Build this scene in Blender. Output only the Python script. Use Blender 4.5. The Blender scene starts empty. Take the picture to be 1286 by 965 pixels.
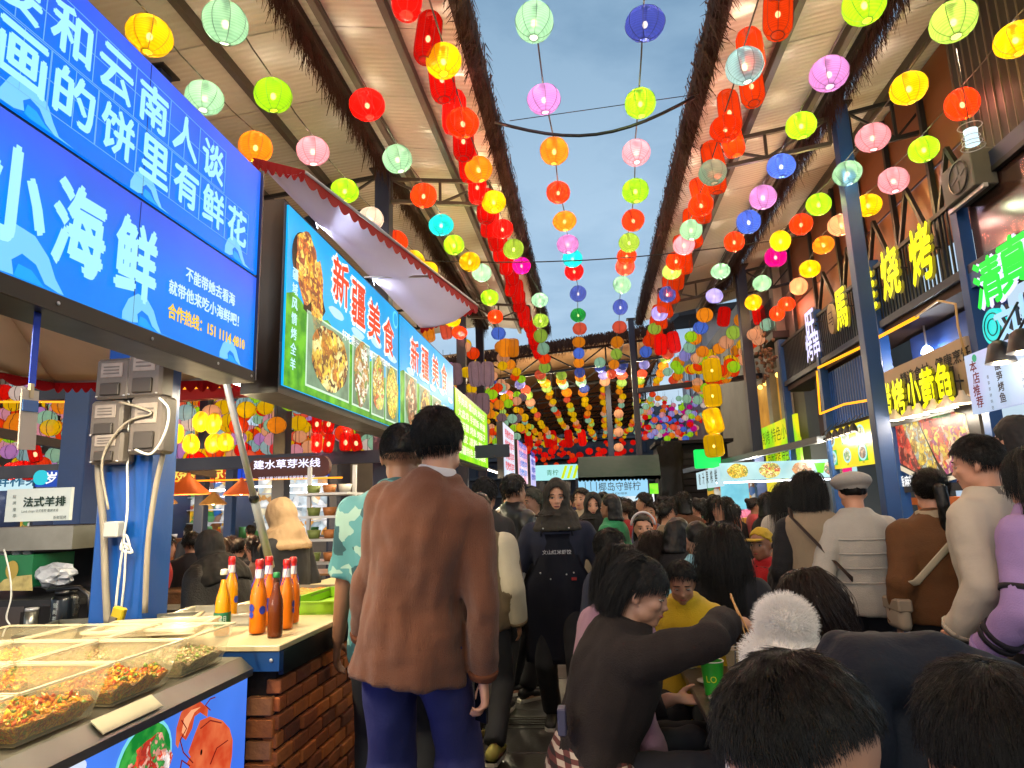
import bpy, bmesh, math, random
from mathutils import Vector, Matrix, noise
from math import sin, cos, pi, radians
sc = bpy.context.scene
col = sc.collection
rnd = random.Random(7)

# ------------------------------------------------------------------ camera
FPX, PITCH, ROLL, YAW, EYE = 830.0, radians(10.5), radians(1.8), radians(6.5), 1.5
fw = Vector((-sin(YAW)*cos(PITCH), cos(YAW)*cos(PITCH), sin(PITCH)))
rt0 = Vector((cos(YAW), sin(YAW), 0)); up0 = rt0.cross(fw)
rt = cos(ROLL)*rt0 - sin(ROLL)*up0; up = cos(ROLL)*up0 + sin(ROLL)*rt0
CAM = Vector((0, 0, EYE))
cd = bpy.data.cameras.new('camera'); cam = bpy.data.objects.new('camera', cd); col.objects.link(cam)
M = Matrix((rt, up, -fw)).transposed().to_4x4(); M.translation = CAM
cam.matrix_world = M
cd.sensor_fit = 'HORIZONTAL'; cd.sensor_width = 36; cd.lens = 36*FPX/1286
cd.clip_start = .05; cd.clip_end = 600
sc.camera = cam

# ------------------------------------------------------------------ world (dusk, overcast)
wd = bpy.data.worlds.new('World'); sc.world = wd; wd.use_nodes = True
nt = wd.node_tree; nt.nodes.clear()
N = nt.nodes.new; L = nt.links.new
out = N('ShaderNodeOutputWorld'); bg = N('ShaderNodeBackground'); bg.inputs[1].default_value = 0.115
sky = N('ShaderNodeTexSky'); sky.sky_type = 'NISHITA'; sky.sun_disc = False
SUN_EL, SUN_ROT = radians(9), radians(205)
sky.sun_elevation = SUN_EL; sky.sun_rotation = SUN_ROT; sky.air_density = 1.2; sky.dust_density = 1.5
tc = N('ShaderNodeTexCoord'); mp = N('ShaderNodeMapping'); mp.inputs['Scale'].default_value = (1, 1, 2.6)
L(tc.outputs['Generated'], mp.inputs[0])
nz = N('ShaderNodeTexNoise'); nz.inputs['Scale'].default_value = 2.6; nz.inputs['Detail'].default_value = 7; nz.inputs['Roughness'].default_value = .55; nz.inputs['Distortion'].default_value = .25
L(mp.outputs[0], nz.inputs['Vector'])
cr = N('ShaderNodeValToRGB'); cr.color_ramp.elements[0].position = .42; cr.color_ramp.elements[1].position = .68
L(nz.outputs['Fac'], cr.inputs[0])
cl = N('ShaderNodeMixRGB'); cl.blend_type = 'MIX'
sepz = N('ShaderNodeSeparateXYZ'); L(tc.outputs['Generated'], sepz.inputs[0])
hr = N('ShaderNodeValToRGB')   # overcast cloud layer: paler towards the horizon
hr.color_ramp.elements[0].position = .0; hr.color_ramp.elements[0].color = (5.0, 6.1, 7.5, 1)
hr.color_ramp.elements[1].position = .75; hr.color_ramp.elements[1].color = (1.5, 2.7, 4.1, 1)
e = hr.color_ramp.elements.new(.33); e.color = (3.4, 4.9, 6.6, 1)
L(sepz.outputs['Z'], hr.inputs[0])
dk = N('ShaderNodeMixRGB'); dk.blend_type = 'MULTIPLY'; dk.inputs[0].default_value = 1
dkc = N('ShaderNodeMixRGB'); dkc.inputs[1].default_value = (1.18, 1.14, 1.1, 1); dkc.inputs[2].default_value = (.62, .72, .8, 1)
L(cr.outputs[0], dkc.inputs[0]); L(hr.outputs[0], dk.inputs[1]); L(dkc.outputs[0], dk.inputs[2])
cl.inputs[0].default_value = .82
L(sky.outputs[0], cl.inputs[1]); L(dk.outputs[0], cl.inputs[2]); L(cl.outputs[0], bg.inputs[0]); L(bg.outputs[0], out.inputs[0])

# ------------------------------------------------------------------ sun (dim, behind cloud)
sd = bpy.data.lights.new('sun', 'SUN'); sd.energy = .5; sd.angle = radians(14); sd.color = (1, .93, .86)
so = bpy.data.objects.new('sun', sd); col.objects.link(so)
sdir = Vector((sin(SUN_ROT)*cos(SUN_EL), cos(SUN_ROT)*cos(SUN_EL), sin(SUN_EL)))
so.rotation_euler = sdir.to_track_quat('Z', 'Y').to_euler()
so.location = (0, 0, 30)

sc.view_settings.view_transform = 'Standard'; sc.view_settings.look = 'None'
sc.view_settings.exposure = 0.25; sc.view_settings.gamma = 1
sc.render.engine = 'CYCLES'
cy = sc.cycles
cy.use_denoising = True; cy.max_bounces = 5; cy.diffuse_bounces = 3; cy.glossy_bounces = 3; cy.transmission_bounces = 4
cy.transparent_max_bounces = 12; cy.sample_clamp_indirect = 4; cy.caustics_reflective = False; cy.caustics_refractive = False
cy.use_adaptive_sampling = True; cy.adaptive_threshold = .015

# ------------------------------------------------------------------ a pixel of the survey photograph at a known depth -> a point of the place
def ray(px, py): return fw + rt*((px-643)/FPX) + up*((482.5-py)/FPX)
def aY(px, py, Y): d = ray(px, py); return CAM + d*(Y/d.y)
def aX(px, py, X): d = ray(px, py); return CAM + d*(X/d.x)
def aZ(px, py, Z): d = ray(px, py); return CAM + d*((Z-EYE)/d.z)

# ------------------------------------------------------------------ helpers
def lin(h):
    if not isinstance(h, str): return tuple(h)[:3]
    v = [int(h[i:i+2], 16)/255 for i in (0, 2, 4)]
    return tuple(c/12.92 if c <= .04045 else ((c+.055)/1.055)**2.4 for c in v)
MATS = {}
def mat(name, c, rough=.6, metal=0, var=.12, scale=6, bump=.0, bscale=40, emit=None, es=0, spec=.5, sheen=0, stretch=None, alpha=1, trans=0, coat=0, dirt=0):
    """procedural painted / woven / wooden surface: colour variation, fine relief, optional dirt"""
    if name in MATS: return MATS[name]
    c = lin(c); m = bpy.data.materials.new(name); m.use_nodes = True; MATS[name] = m
    nt = m.node_tree; b = nt.nodes['Principled BSDF']; N = nt.nodes.new; L = nt.links.new
    tc = N('ShaderNodeTexCoord'); mp = N('ShaderNodeMapping'); L(tc.outputs['Object'], mp.inputs[0])
    if stretch: mp.inputs['Scale'].default_value = stretch
    if var > 0:
        n = N('ShaderNodeTexNoise'); n.inputs['Scale'].default_value = scale; n.inputs['Detail'].default_value = 5; L(mp.outputs[0], n.inputs['Vector'])
        mx = N('ShaderNodeMixRGB'); mx.inputs[1].default_value = tuple(max(0, x*(1-var*1.6)) for x in c)+(1,)
        mx.inputs[2].default_value = tuple(min(1, x*(1+var*1.6)) for x in c)+(1,); L(n.outputs['Fac'], mx.inputs[0]); colout = mx.outputs[0]
        if dirt:
            n2 = N('ShaderNodeTexNoise'); n2.inputs['Scale'].default_value = scale*.37; n2.inputs['Detail'].default_value = 8; n2.inputs['Roughness'].default_value = .7; L(mp.outputs[0], n2.inputs['Vector'])
            r2 = N('ShaderNodeValToRGB'); r2.color_ramp.elements[0].position = .48; r2.color_ramp.elements[1].position = .72; L(n2.outputs['Fac'], r2.inputs[0])
            mu = N('ShaderNodeMath'); mu.operation = 'MULTIPLY'; mu.inputs[1].default_value = dirt; L(r2.outputs[0], mu.inputs[0])
            m3 = N('ShaderNodeMixRGB'); m3.inputs[2].default_value = (c[0]*.35+.01, c[1]*.3+.008, c[2]*.25+.006, 1); L(mu.outputs[0], m3.inputs[0]); L(colout, m3.inputs[1]); colout = m3.outputs[0]
        L(colout, b.inputs['Base Color'])
        rm = N('ShaderNodeMapRange'); rm.inputs[3].default_value = max(.05, rough-.1); rm.inputs[4].default_value = min(1, rough+.12); L(n.outputs['Fac'], rm.inputs[0]); L(rm.outputs[0], b.inputs['Roughness'])
    else:
        b.inputs['Base Color'].default_value = c+(1,); b.inputs['Roughness'].default_value = rough
    b.inputs['Metallic'].default_value = metal; b.inputs['Specular IOR Level'].default_value = spec
    if sheen and max(c) > .12: b.inputs['Sheen Weight'].default_value = sheen; b.inputs['Sheen Roughness'].default_value = .5
    if coat: b.inputs['Coat Weight'].default_value = coat; b.inputs['Coat Roughness'].default_value = .08
    if trans: b.inputs['Transmission Weight'].default_value = trans; b.inputs['IOR'].default_value = 1.35
    if alpha < 1: b.inputs['Alpha'].default_value = alpha
    if emit is not None: b.inputs['Emission Color'].default_value = lin(emit)+(1,); b.inputs['Emission Strength'].default_value = es
    if bump:
        n3 = N('ShaderNodeTexNoise'); n3.inputs['Scale'].default_value = bscale; n3.inputs['Detail'].default_value = 4; L(mp.outputs[0], n3.inputs['Vector'])
        bp = N('ShaderNodeBump'); bp.inputs['Strength'].default_value = bump; bp.inputs['Distance'].default_value = .01; L(n3.outputs['Fac'], bp.inputs['Height']); L(bp.outputs[0], b.inputs['Normal'])
    return m
def glow(name, c, s=1.0, c2=None, axis='Z', lo=0, hi=1, var=0, vscale=3):
    """a lit surface (sign print, neon, lamp glass): emission with an optional printed two-colour gradient"""
    if name in MATS: return MATS[name]
    m = bpy.data.materials.new(name); m.use_nodes = True; MATS[name] = m
    nt = m.node_tree; b = nt.nodes['Principled BSDF']; N = nt.nodes.new; L = nt.links.new
    b.inputs['Base Color'].default_value = tuple(x*.05 for x in lin(c))+(1,); b.inputs['Roughness'].default_value = .35; b.inputs['Specular IOR Level'].default_value = .12
    b.inputs['Emission Strength'].default_value = s; b.inputs['Emission Color'].default_value = lin(c)+(1,)
    if c2 is not None or var:
        tc = N('ShaderNodeTexCoord')
        mx = N('ShaderNodeMixRGB'); mx.inputs[1].default_value = lin(c)+(1,); mx.inputs[2].default_value = lin(c2 or c)+(1,)
        mr = N('ShaderNodeMapRange'); mr.inputs[1].default_value = lo; mr.inputs[2].default_value = hi
        if var:
            n = N('ShaderNodeTexNoise'); n.inputs['Scale'].default_value = vscale; n.inputs['Detail'].default_value = 4; L(tc.outputs['Object'], n.inputs['Vector'])
            mr.inputs[1].default_value = .5-var; mr.inputs[2].default_value = .5+var; L(n.outputs['Fac'], mr.inputs[0])
        else:
            sp = N('ShaderNodeSeparateXYZ'); L(tc.outputs['Object'], sp.inputs[0]); L(sp.outputs[axis], mr.inputs[0])
        L(mr.outputs[0], mx.inputs[0]); L(mx.outputs[0], b.inputs['Emission Color'])
        n9 = N('ShaderNodeTexNoise'); n9.inputs['Scale'].default_value = 1.7; n9.inputs['Detail'].default_value = 3; L(tc.outputs['Object'], n9.inputs['Vector'])   # uneven lamps behind the print
        m9 = N('ShaderNodeMapRange'); m9.inputs[1].default_value = .3; m9.inputs[2].default_value = .7; m9.inputs[3].default_value = s*.78; m9.inputs[4].default_value = s*1.08; L(n9.outputs['Fac'], m9.inputs[0]); L(m9.outputs[0], b.inputs['Emission Strength'])
    return m
def food(name, cols, scale=30, s=.9, emit=True):
    """chopped food: Voronoi lumps in several colours, as print (lit) or as real stuff"""
    if name in MATS: return MATS[name]
    m = bpy.data.materials.new(name); m.use_nodes = True; MATS[name] = m
    nt = m.node_tree; b = nt.nodes['Principled BSDF']; N = nt.nodes.new; L = nt.links.new
    tc = N('ShaderNodeTexCoord'); nz = N('ShaderNodeTexNoise'); nz.inputs['Scale'].default_value = scale*.55; nz.inputs['Detail'].default_value = 4; L(tc.outputs['Object'], nz.inputs['Vector'])
    mxv = N('ShaderNodeMixRGB'); mxv.inputs[0].default_value = .22; L(tc.outputs['Object'], mxv.inputs[1]); L(nz.outputs['Color'], mxv.inputs[2])
    v = N('ShaderNodeTexVoronoi'); v.inputs['Scale'].default_value = scale; L(mxv.outputs[0], v.inputs['Vector'])
    sp = N('ShaderNodeSeparateXYZ'); L(v.outputs['Color'], sp.inputs[0])
    r = N('ShaderNodeValToRGB'); r.color_ramp.interpolation = 'CONSTANT'
    el = r.color_ramp.elements; k = len(cols)
    el[0].position = 0; el[0].color = lin(cols[0])+(1,); el[1].position = 1/k; el[1].color = lin(cols[1])+(1,)
    for i in range(2, k): e = el.new(i/k); e.color = lin(cols[i])+(1,)
    L(sp.outputs[0], r.inputs[0])
    mr = N('ShaderNodeMapRange'); mr.inputs[1].default_value = 0; mr.inputs[2].default_value = .6; mr.inputs[3].default_value = 1.3; mr.inputs[4].default_value = .6
    L(v.outputs['Distance'], mr.inputs[0])
    mu = N('ShaderNodeVectorMath'); mu.operation = 'MULTIPLY' 
    L(r.outputs[0], mu.inputs[0]); L(mr.outputs[0], mu.inputs[1])
    if emit:
        L(mu.outputs[0], b.inputs['Emission Color']); b.inputs['Emission Strength'].default_value = s
        b.inputs['Base Color'].default_value = (.05, .05, .05, 1)
    else:
        L(r.outputs[0], b.inputs['Base Color'])
        bp = N('ShaderNodeBump'); bp.invert = True; bp.inputs['Strength'].default_value = .8; bp.inputs['Distance'].default_value = .01; L(v.outputs['Distance'], bp.inputs['Height']); L(bp.outputs[0], b.inputs['Normal'])
    b.inputs['Roughness'].default_value = .35; b.inputs['Specular IOR Level'].default_value = .12 if emit else .5
    return m
def setp(o, label=None, cat=None, group=None, kind=None):
    if label: o['label'] = label
    if cat: o['category'] = cat
    if group: o['group'] = group
    if kind: o['kind'] = kind
    return o
def thing(name, label, cat, loc=(0, 0, 0), rz=0, group=None):
    o = bpy.data.objects.new(name, None); col.objects.link(o); o.location = loc; o.rotation_euler = (0, 0, rz)
    o.empty_display_size = .1
    return setp(o, label, cat, group)
def link(name, me, m=None, parent=None, loc=None, rz=0):
    o = bpy.data.objects.new(name, me); col.objects.link(o)
    if m is not None:
        ms = m if isinstance(m, (list, tuple)) else [m]
        if not me.materials:
            for x in ms: me.materials.append(x)
        elif len(ms) == 1 and me.materials[0] != ms[0]:
            o.material_slots[0].link = 'OBJECT'; o.material_slots[0].material = ms[0]
    if parent is not None: o.parent = parent
    if loc is not None: o.location = loc
    if rz: o.rotation_euler = (0, 0, rz)
    return o
def obj(name, bm, m, parent=None, loc=None, rz=0, smooth=False):
    me = bpy.data.meshes.new(name); bm.to_mesh(me); bm.free()
    if smooth:
        for p in me.polygons: p.use_smooth = True
    return link(name, me, m, parent, loc, rz)
def B(): return bmesh.new()
def box(bm, c, s, rot=None, bev=0, mi=0):
    """axis box centred at c with full sizes s"""
    r = bmesh.ops.create_cube(bm, size=1); vs = r['verts']
    for v in vs: v.co = Vector((v.co.x*s[0], v.co.y*s[1], v.co.z*s[2]))
    fs = list({f for v in vs for f in v.link_faces})
    if bev:
        es = list({e for v in vs for e in v.link_edges})
        rr = bmesh.ops.bevel(bm, geom=es, offset=bev, segments=1, affect='EDGES'); vs = list({v for f in rr['faces'] for v in f.verts} | {v for v in vs if v.is_valid}); fs = list({f for v in vs for f in v.link_faces})
    for v in vs:
        if rot is not None: v.co = rot @ v.co
        v.co += Vector(c)
    for f in fs: f.material_index = mi
    return vs
def bx(bm, x0, x1, y0, y1, z0, z1, bev=0, mi=0): return box(bm, ((x0+x1)/2, (y0+y1)/2, (z0+z1)/2), (abs(x1-x0), abs(y1-y0), abs(z1-z0)), None, bev, mi)
def frames(pts, hint=Vector((0, 0, 1))):
    out = []; n = len(pts)
    prev = None
    for i in range(n):
        t = (pts[min(i+1, n-1)]-pts[max(i-1, 0)])
        t = t.normalized() if t.length > 1e-9 else Vector((0, 0, 1))
        if prev is None:
            h = hint if abs(t.dot(hint)) < .95 else Vector((1, 0, 0))
            a = (h - t*h.dot(t)).normalized()
        else: 
            a = prev - t*prev.dot(t); a = a.normalized() if a.length > 1e-6 else prev
        prev = a; out.append((t, a, t.cross(a)))
    return out
def tube(bm, pts, r, n=8, cap=True, hint=Vector((0, 0, 1)), mi=0, closed=False):
    """swept tube; r a number or a list; an entry may be (ra, rb): ra along the hint, rb across it"""
    pts = [Vector(p) for p in pts]; fr = frames(pts, hint); rings = []
    for i, (p, (t, a, b)) in enumerate(zip(pts, fr)):
        q = r[i] if isinstance(r, (list, tuple)) else r
        ra, rb = q if isinstance(q, (list, tuple)) else (q, q)
        rings.append([bm.verts.new(p + a*(ra*cos(2*pi*k/n)) + b*(rb*sin(2*pi*k/n))) for k in range(n)])
    for i in range(len(rings)-1):
        for k in range(n):
            f = bm.faces.new((rings[i][k], rings[i][(k+1) % n], rings[i+1][(k+1) % n], rings[i+1][k])); f.material_index = mi; f.smooth = True
    if cap:
        for R, flip in ((rings[0], True), (rings[-1], False)):
            f = bm.faces.new(R[::-1] if flip else R); f.material_index = mi
    return rings
def bar(bm, a, b, w=.05, h=None, mi=0):
    """rectangular bar from a to b, w wide and h high"""
    a = Vector(a); b = Vector(b); h = h or w
    t = (b-a).normalized(); hint = Vector((0, 0, 1)) if abs(t.z) < .95 else Vector((0, 1, 0))
    s = t.cross(hint).normalized(); u = s.cross(t)
    vs = [bm.verts.new(p + s*(w/2*i) + u*(h/2*j)) for p in (a, b) for i, j in ((-1, -1), (1, -1), (1, 1), (-1, 1))]
    for q in ((3, 2, 1, 0), (4, 5, 6, 7), (0, 1, 5, 4), (1, 2, 6, 5), (2, 3, 7, 6), (3, 0, 4, 7)):
        bm.faces.new([vs[i] for i in q]).material_index = mi
def uvs(bm, seg, ring):
    """unit sphere, fast"""
    rows = [[bm.verts.new((0, 0, 1))]]
    for i in range(1, ring):
        z, r = cos(pi*i/ring), sin(pi*i/ring); rows.append([bm.verts.new((r*cos(2*pi*k/seg), r*sin(2*pi*k/seg), z)) for k in range(seg)])
    rows.append([bm.verts.new((0, 0, -1))]); fs = []
    for i in range(ring):
        A, Z = rows[i], rows[i+1]
        for k in range(seg):
            j = (k+1) % seg
            if i == 0: fs.append(bm.faces.new((A[0], Z[k], Z[j])))
            elif i == ring-1: fs.append(bm.faces.new((A[k], Z[0], A[j])))
            else: fs.append(bm.faces.new((A[k], Z[k], Z[j], A[j])))
    for f in fs: f.smooth = True
    return [v for r in rows for v in r], fs
def ell(bm, c, r, seg=16, ring=10, mi=0, rot=None):
    vs, fs = uvs(bm, seg, ring); c = Vector(c)
    for v in vs:
        q = Vector((v.co.x*r[0], v.co.y*r[1], v.co.z*r[2]))
        if rot is not None: q = rot @ q
        v.co = q+c
    if mi:
        for f in fs: f.material_index = mi
    return vs
def lathe(bm, prof, n=20, c=(0, 0, 0), mi=0, cap=True):
    """prof: list of (radius, z)"""
    c = Vector(c); rings = [[bm.verts.new(c+Vector((max(r, 1e-4)*cos(2*pi*k/n), max(r, 1e-4)*sin(2*pi*k/n), z))) for k in range(n)] for r, z in prof]
    for i in range(len(rings)-1):
        for k in range(n):
            f = bm.faces.new((rings[i][k], rings[i][(k+1) % n], rings[i+1][(k+1) % n], rings[i+1][k])); f.smooth = True; f.material_index = mi
    if cap:
        bm.faces.new(rings[0][::-1]).material_index = mi; bm.faces.new(rings[-1]).material_index = mi
def poly(bm, pts, mi=0, thick=None, nrm=None):
    """flat polygon, optionally extruded by thick along -nrm"""
    vs = [bm.verts.new(Vector(p)) for p in pts]; f = bm.faces.new(vs); f.material_index = mi
    if thick:
        f.normal_update(); n = Vector(nrm) if nrm is not None else f.normal
        ws = [bm.verts.new(v.co - n*thick) for v in vs]
        bm.faces.new(ws[::-1]).material_index = mi
        for i in range(len(vs)):
            j = (i+1) % len(vs); bm.faces.new((vs[j], vs[i], ws[i], ws[j])).material_index = mi
    return vs

# a second scene is only used to evaluate text and remesh modifiers
tmp = bpy.data.scenes.new('work'); tvl = tmp.view_layers[0]
def evaluated(o):
    tmp.collection.objects.link(o); tvl.update(); dg = tvl.depsgraph; dg.update()
    me = bpy.data.meshes.new_from_object(o.evaluated_get(dg), depsgraph=dg)
    tmp.collection.objects.unlink(o); return me
TXT = {}
def text_mesh(s, ext=.0, off=.0, res=2):
    """lettering as geometry, height of a CJK character = 1, centred on its own box"""
    k = (s, ext, off)
    if k in TXT: return TXT[k]
    cu = bpy.data.curves.new('lettering', 'FONT'); cu.body = s; cu.size = 1; cu.extrude = ext; cu.offset = off; cu.resolution_u = res
    cu.align_x = 'LEFT'
    o = bpy.data.objects.new('lettering', cu); me = evaluated(o); bpy.data.objects.remove(o); bpy.data.curves.remove(cu)
    if len(me.vertices):
        xs = [v.co.x for v in me.vertices]; ys = [v.co.y for v in me.vertices]
        cx, cyy = (min(xs)+max(xs))/2, (min(ys)+max(ys))/2
        w, h = max(xs)-min(xs), max(ys)-min(ys)
        for v in me.vertices: v.co.x -= cx; v.co.y -= cyy
        me['w'] = w; me['h'] = h
    me.materials.clear()
    TXT[k] = me; return me
def basis(side):
    """text frame on a wall: 'R' = wall on the left of the street facing +X, 'L' = wall on the right facing -X, 'F' = facing the camera (-Y)"""
    if side == 'R': return Vector((0, 1, 0)), Vector((0, 0, 1)), Vector((1, 0, 0))
    if side == 'L': return Vector((0, -1, 0)), Vector((0, 0, 1)), Vector((-1, 0, 0))
    return Vector((1, 0, 0)), Vector((0, 0, 1)), Vector((0, -1, 0))
def letters(s, c, side, m, parent, w=None, h=None, ext=.0, off=0, name='lettering', bold=0, fr=None):
    """place lettering s centred at c, scaled to width w and height h; bold = extra stroke width as a share of the height"""
    me0 = text_mesh(s, ext, off)
    x, y, n = fr if fr else basis(side)
    kx = (w/me0['w']) if w else None; ky = (h/me0['h']) if h else None
    kx = kx or ky; ky = ky or kx
    bm = B()
    shifts = [(0, 0, 0)] if not bold else [(0, 0, 0), (bold, 0, .0006), (-bold, 0, .0012), (0, bold, .0018), (0, -bold, .0024)]
    for dx, dy, dn in shifts:
        k = len(bm.verts); bm.from_mesh(me0); bm.verts.ensure_lookup_table()
        for v in bm.verts[k:]:
            q = v.co.copy(); v.co = x*((q.x+dx)*kx) + y*((q.y+dy)*ky) + n*(q.z*min(kx, ky)+dn)
    o = obj(name, bm, m); o.location = c
    if parent is not None:
        o.parent = parent; o.matrix_parent_inverse = parent.matrix_basis.inverted()
    return o
def under(o, parent):
    """parent a world-placed object"""
    o.parent = parent; o.matrix_parent_inverse = parent.matrix_basis.inverted(); return o
# ------------------------------------------------------------------ people: body, clothes, hair
def remeshed(bm, vox, smooth=3, name='m', fac=.5, island=False):
    me = bpy.data.meshes.new(name); bm.to_mesh(me); bm.free()
    o = bpy.data.objects.new(name, me)
    r = o.modifiers.new('r', 'REMESH'); r.mode = 'VOXEL'; r.voxel_size = vox; r.use_smooth_shade = True
    if smooth:
        s = o.modifiers.new('s', 'SMOOTH'); s.factor = fac; s.iterations = smooth
    m2 = evaluated(o); bpy.data.objects.remove(o); bpy.data.meshes.remove(me); m2.materials.clear()
    if island:
        b2 = B(); b2.from_mesh(m2); seen = set(); best = []
        for v in b2.verts:
            if v in seen: continue
            st = [v]; seen.add(v); isl = []
            while st:
                q = st.pop(); isl.append(q)
                for e in q.link_edges:
                    w = e.other_vert(q)
                    if w not in seen: seen.add(w); st.append(w)
            if len(isl) > len(best): best = isl
        best = set(best); bmesh.ops.delete(b2, geom=[v for v in b2.verts if v not in best], context='VERTS'); b2.to_mesh(m2); b2.free()
    for p in m2.polygons: p.use_smooth = True
    return m2
def ik(a, c, l1, l2, pole):
    """elbow or knee between a and c"""
    d = c-a; L_ = min(d.length, (l1+l2)*.999); d.normalize(); c = a+d*L_
    x = (l1*l1-l2*l2+L_*L_)/(2*L_); h = math.sqrt(max(l1*l1-x*x, 0))
    p = pole - d*pole.dot(d); p = p.normalized() if p.length > 1e-5 else Vector((0, -1, 0))
    return a+d*x+p*h, c
def hand(bm, w, d, pn, th, s=1, curl=.35, spread=.0, pinch=False):
    """w wrist, d direction of the palm, pn palm normal (fingers curl towards it), th side of the thumb"""
    d = d.normalized(); th = (th-d*th.dot(d)).normalized(); pn = d.cross(th)*(1 if d.cross(th).dot(pn) > 0 else -1)
    k = w + d*.085*s
    tube(bm, [w-d*.03*s, w+d*.012*s, w+d*.05*s, k, k+d*.008*s], [(.025*s, .02*s), (.027*s, .018*s), (.039*s, .016*s), (.04*s, .0135*s), (.034*s, .009*s)], 12, hint=th)
    base = [(.030, .072, .9), (.0105, .082, 1.0), (-.0105, .078, .94), (-.030, .068, .78)]
    for i, (o, _, ln) in enumerate(base):
        p = w + d*(_*s) + th*(o*s); segs = (.042*ln*s, .026*ln*s, .021*ln*s); r = .0092*s*(1 if i < 3 else .86)
        cu = curl*(1+.15*i) if not (pinch and i < 2) else curl*.9
        a = cu*.55; pts = [p]; dd = d
        for j, sg in enumerate(segs):
            dd = (d*cos(a)+pn*sin(a)+th*(o*spread*8)).normalized(); pts.append(pts[-1]+dd*sg); a += cu*1.05
        tube(bm, [pts[0]-d*.015*s, pts[0], pts[1], pts[2], pts[3]-dd*.004*s, pts[3]], [r, r*1.02, r*.98, r*.88, r*.75, r*.4], 8, hint=th)
    p = w + d*.022*s + th*.026*s
    q = p + (d*.55+th*.75+pn*.35).normalized()*.038*s; q2 = q + (d*.85+th*.25+pn*.45).normalized()*.03*s; q3 = q2+(d*.9+th*(-.1)+pn*.45).normalized()*.023*s
    tube(bm, [p-th*.012*s, p, q, q2, q3], [.012*s, .0135*s, .0118*s, .0105*s, .006*s], 8, hint=d)
def head_geo(bm, c, R, s=1, ears=True, jaw=1.0, nose=1.0):
    """head centred at c (eye height), R columns: side, forward, up"""
    def P(x, y, z): return c + R @ Vector((x*s, y*s, z*s))
    def blob(x, y, z, a, b, cc, seg=18, ring=12):
        vs = uvs(bm, seg, ring)[0]
        for v in vs: v.co = P(x+v.co.x*a, y+v.co.y*b, z+v.co.z*cc)
    blob(0, -.012, .028, .076, .094, .092)             # skull
    blob(0, .022, -.035, .060, .066, .083)             # face
    blob(0, .056, -.088, .030*jaw, .032, .026)         # chin
    blob(.036, .02, -.062, .028*jaw, .045, .034); blob(-.036, .02, -.062, .028*jaw, .045, .034)   # jaw corners
    blob(.036, .058, -.022, .024, .026, .024); blob(-.036, .058, -.022, .024, .026, .024)   # cheeks
    blob(0, .066, .022, .052, .022, .014)              # brow
    blob(0, .088, -.010, .0085*nose, .012, .026); blob(0, .098*1.0, -.030, .0135*nose, .0125, .0095); blob(.010, .089, -.033, .008, .009, .007); blob(-.010, .089, -.033, .008, .009, .007)
    blob(0, .0855, -.056, .022, .010, .0055); blob(0, .084, -.066, .019, .010, .006)       # lips
    if ears:
        for sx in (1, -1):
            blob(sx*.078, -.012, -.008, .009, .019, .032, 10, 8); blob(sx*.076, -.004, -.03, .008, .011, .014, 8, 6)
def face_parts(root, c, R, s0, skin, lip='8a4038', brow='140d0a', closed=False, lid=.5):
    """eyes, brows and mouth as small parts"""
    s = s0*1.05
    def P(x, y, z): return c + R @ Vector((x*s, y*s, z*s))
    for sx in (1, -1):
        bm = B()
        vs = uvs(bm, 12, 8)[0]
        for v in vs: v.co = P(sx*.031+v.co.x*.0145, .0745+v.co.y*.0105, .0005+v.co.z*(.0028 if closed else .0062))
        vs = uvs(bm, 10, 8)[0]
        for v in vs: v.co = P(sx*.031+v.co.x*.0062, .0815+v.co.y*.0045, .000+v.co.z*(.002 if closed else .0062))
        for f in {f for v in vs for f in v.link_faces}: f.material_index = 1
        tube(bm, [P(sx*(.031+.017*t), .0845-.006*abs(t)**2-(.003 if sx*t > 0 else 0), .0065-.0045*t*t-(.0035 if closed else 0)) for t in (-1, -.5, 0, .5, 1)], .0016*s, 5, mi=1)
        for f in bm.faces: f.smooth = True
        obj('eye', bm, [mat('eye_white', 'b8aca0', .3, var=0), mat('eye_dark', '0c0705', .2, var=0)], root)
        bm = B(); tube(bm, [P(sx*(.032+.021*t), .0865-.010*t*t*(1.2 if t > 0 else .5), .0215+.004*(1-t*t)) for t in (-1, -.4, .3, 1)], [.0018*s, .003*s, .0028*s, .001*s], 6)
        obj('eyebrow', bm, mat('brow_'+brow, brow, .8, var=0), root)
    bm = B(); tube(bm, [P(.022*t, .0945-.010*t*t, -.0602+.002*t*t) for t in (-1, -.5, 0, .5, 1)], [(.001*s, .001*s), (.0045*s, .003*s), (.0055*s, .0035*s), (.0045*s, .003*s), (.001*s, .001*s)], 8)
    obj('mouth', bm, mat('lip_'+lip, lip, .45, var=0), root)
def rotm(yaw=0, pitch=0, roll=0):
    """columns side(x), forward(y), up(z); yaw positive = turns left, pitch positive = looks up"""
    return (Matrix.Rotation(yaw, 3, 'Z') @ Matrix.Rotation(pitch, 3, 'X') @ Matrix.Rotation(roll, 3, 'Y'))
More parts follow.
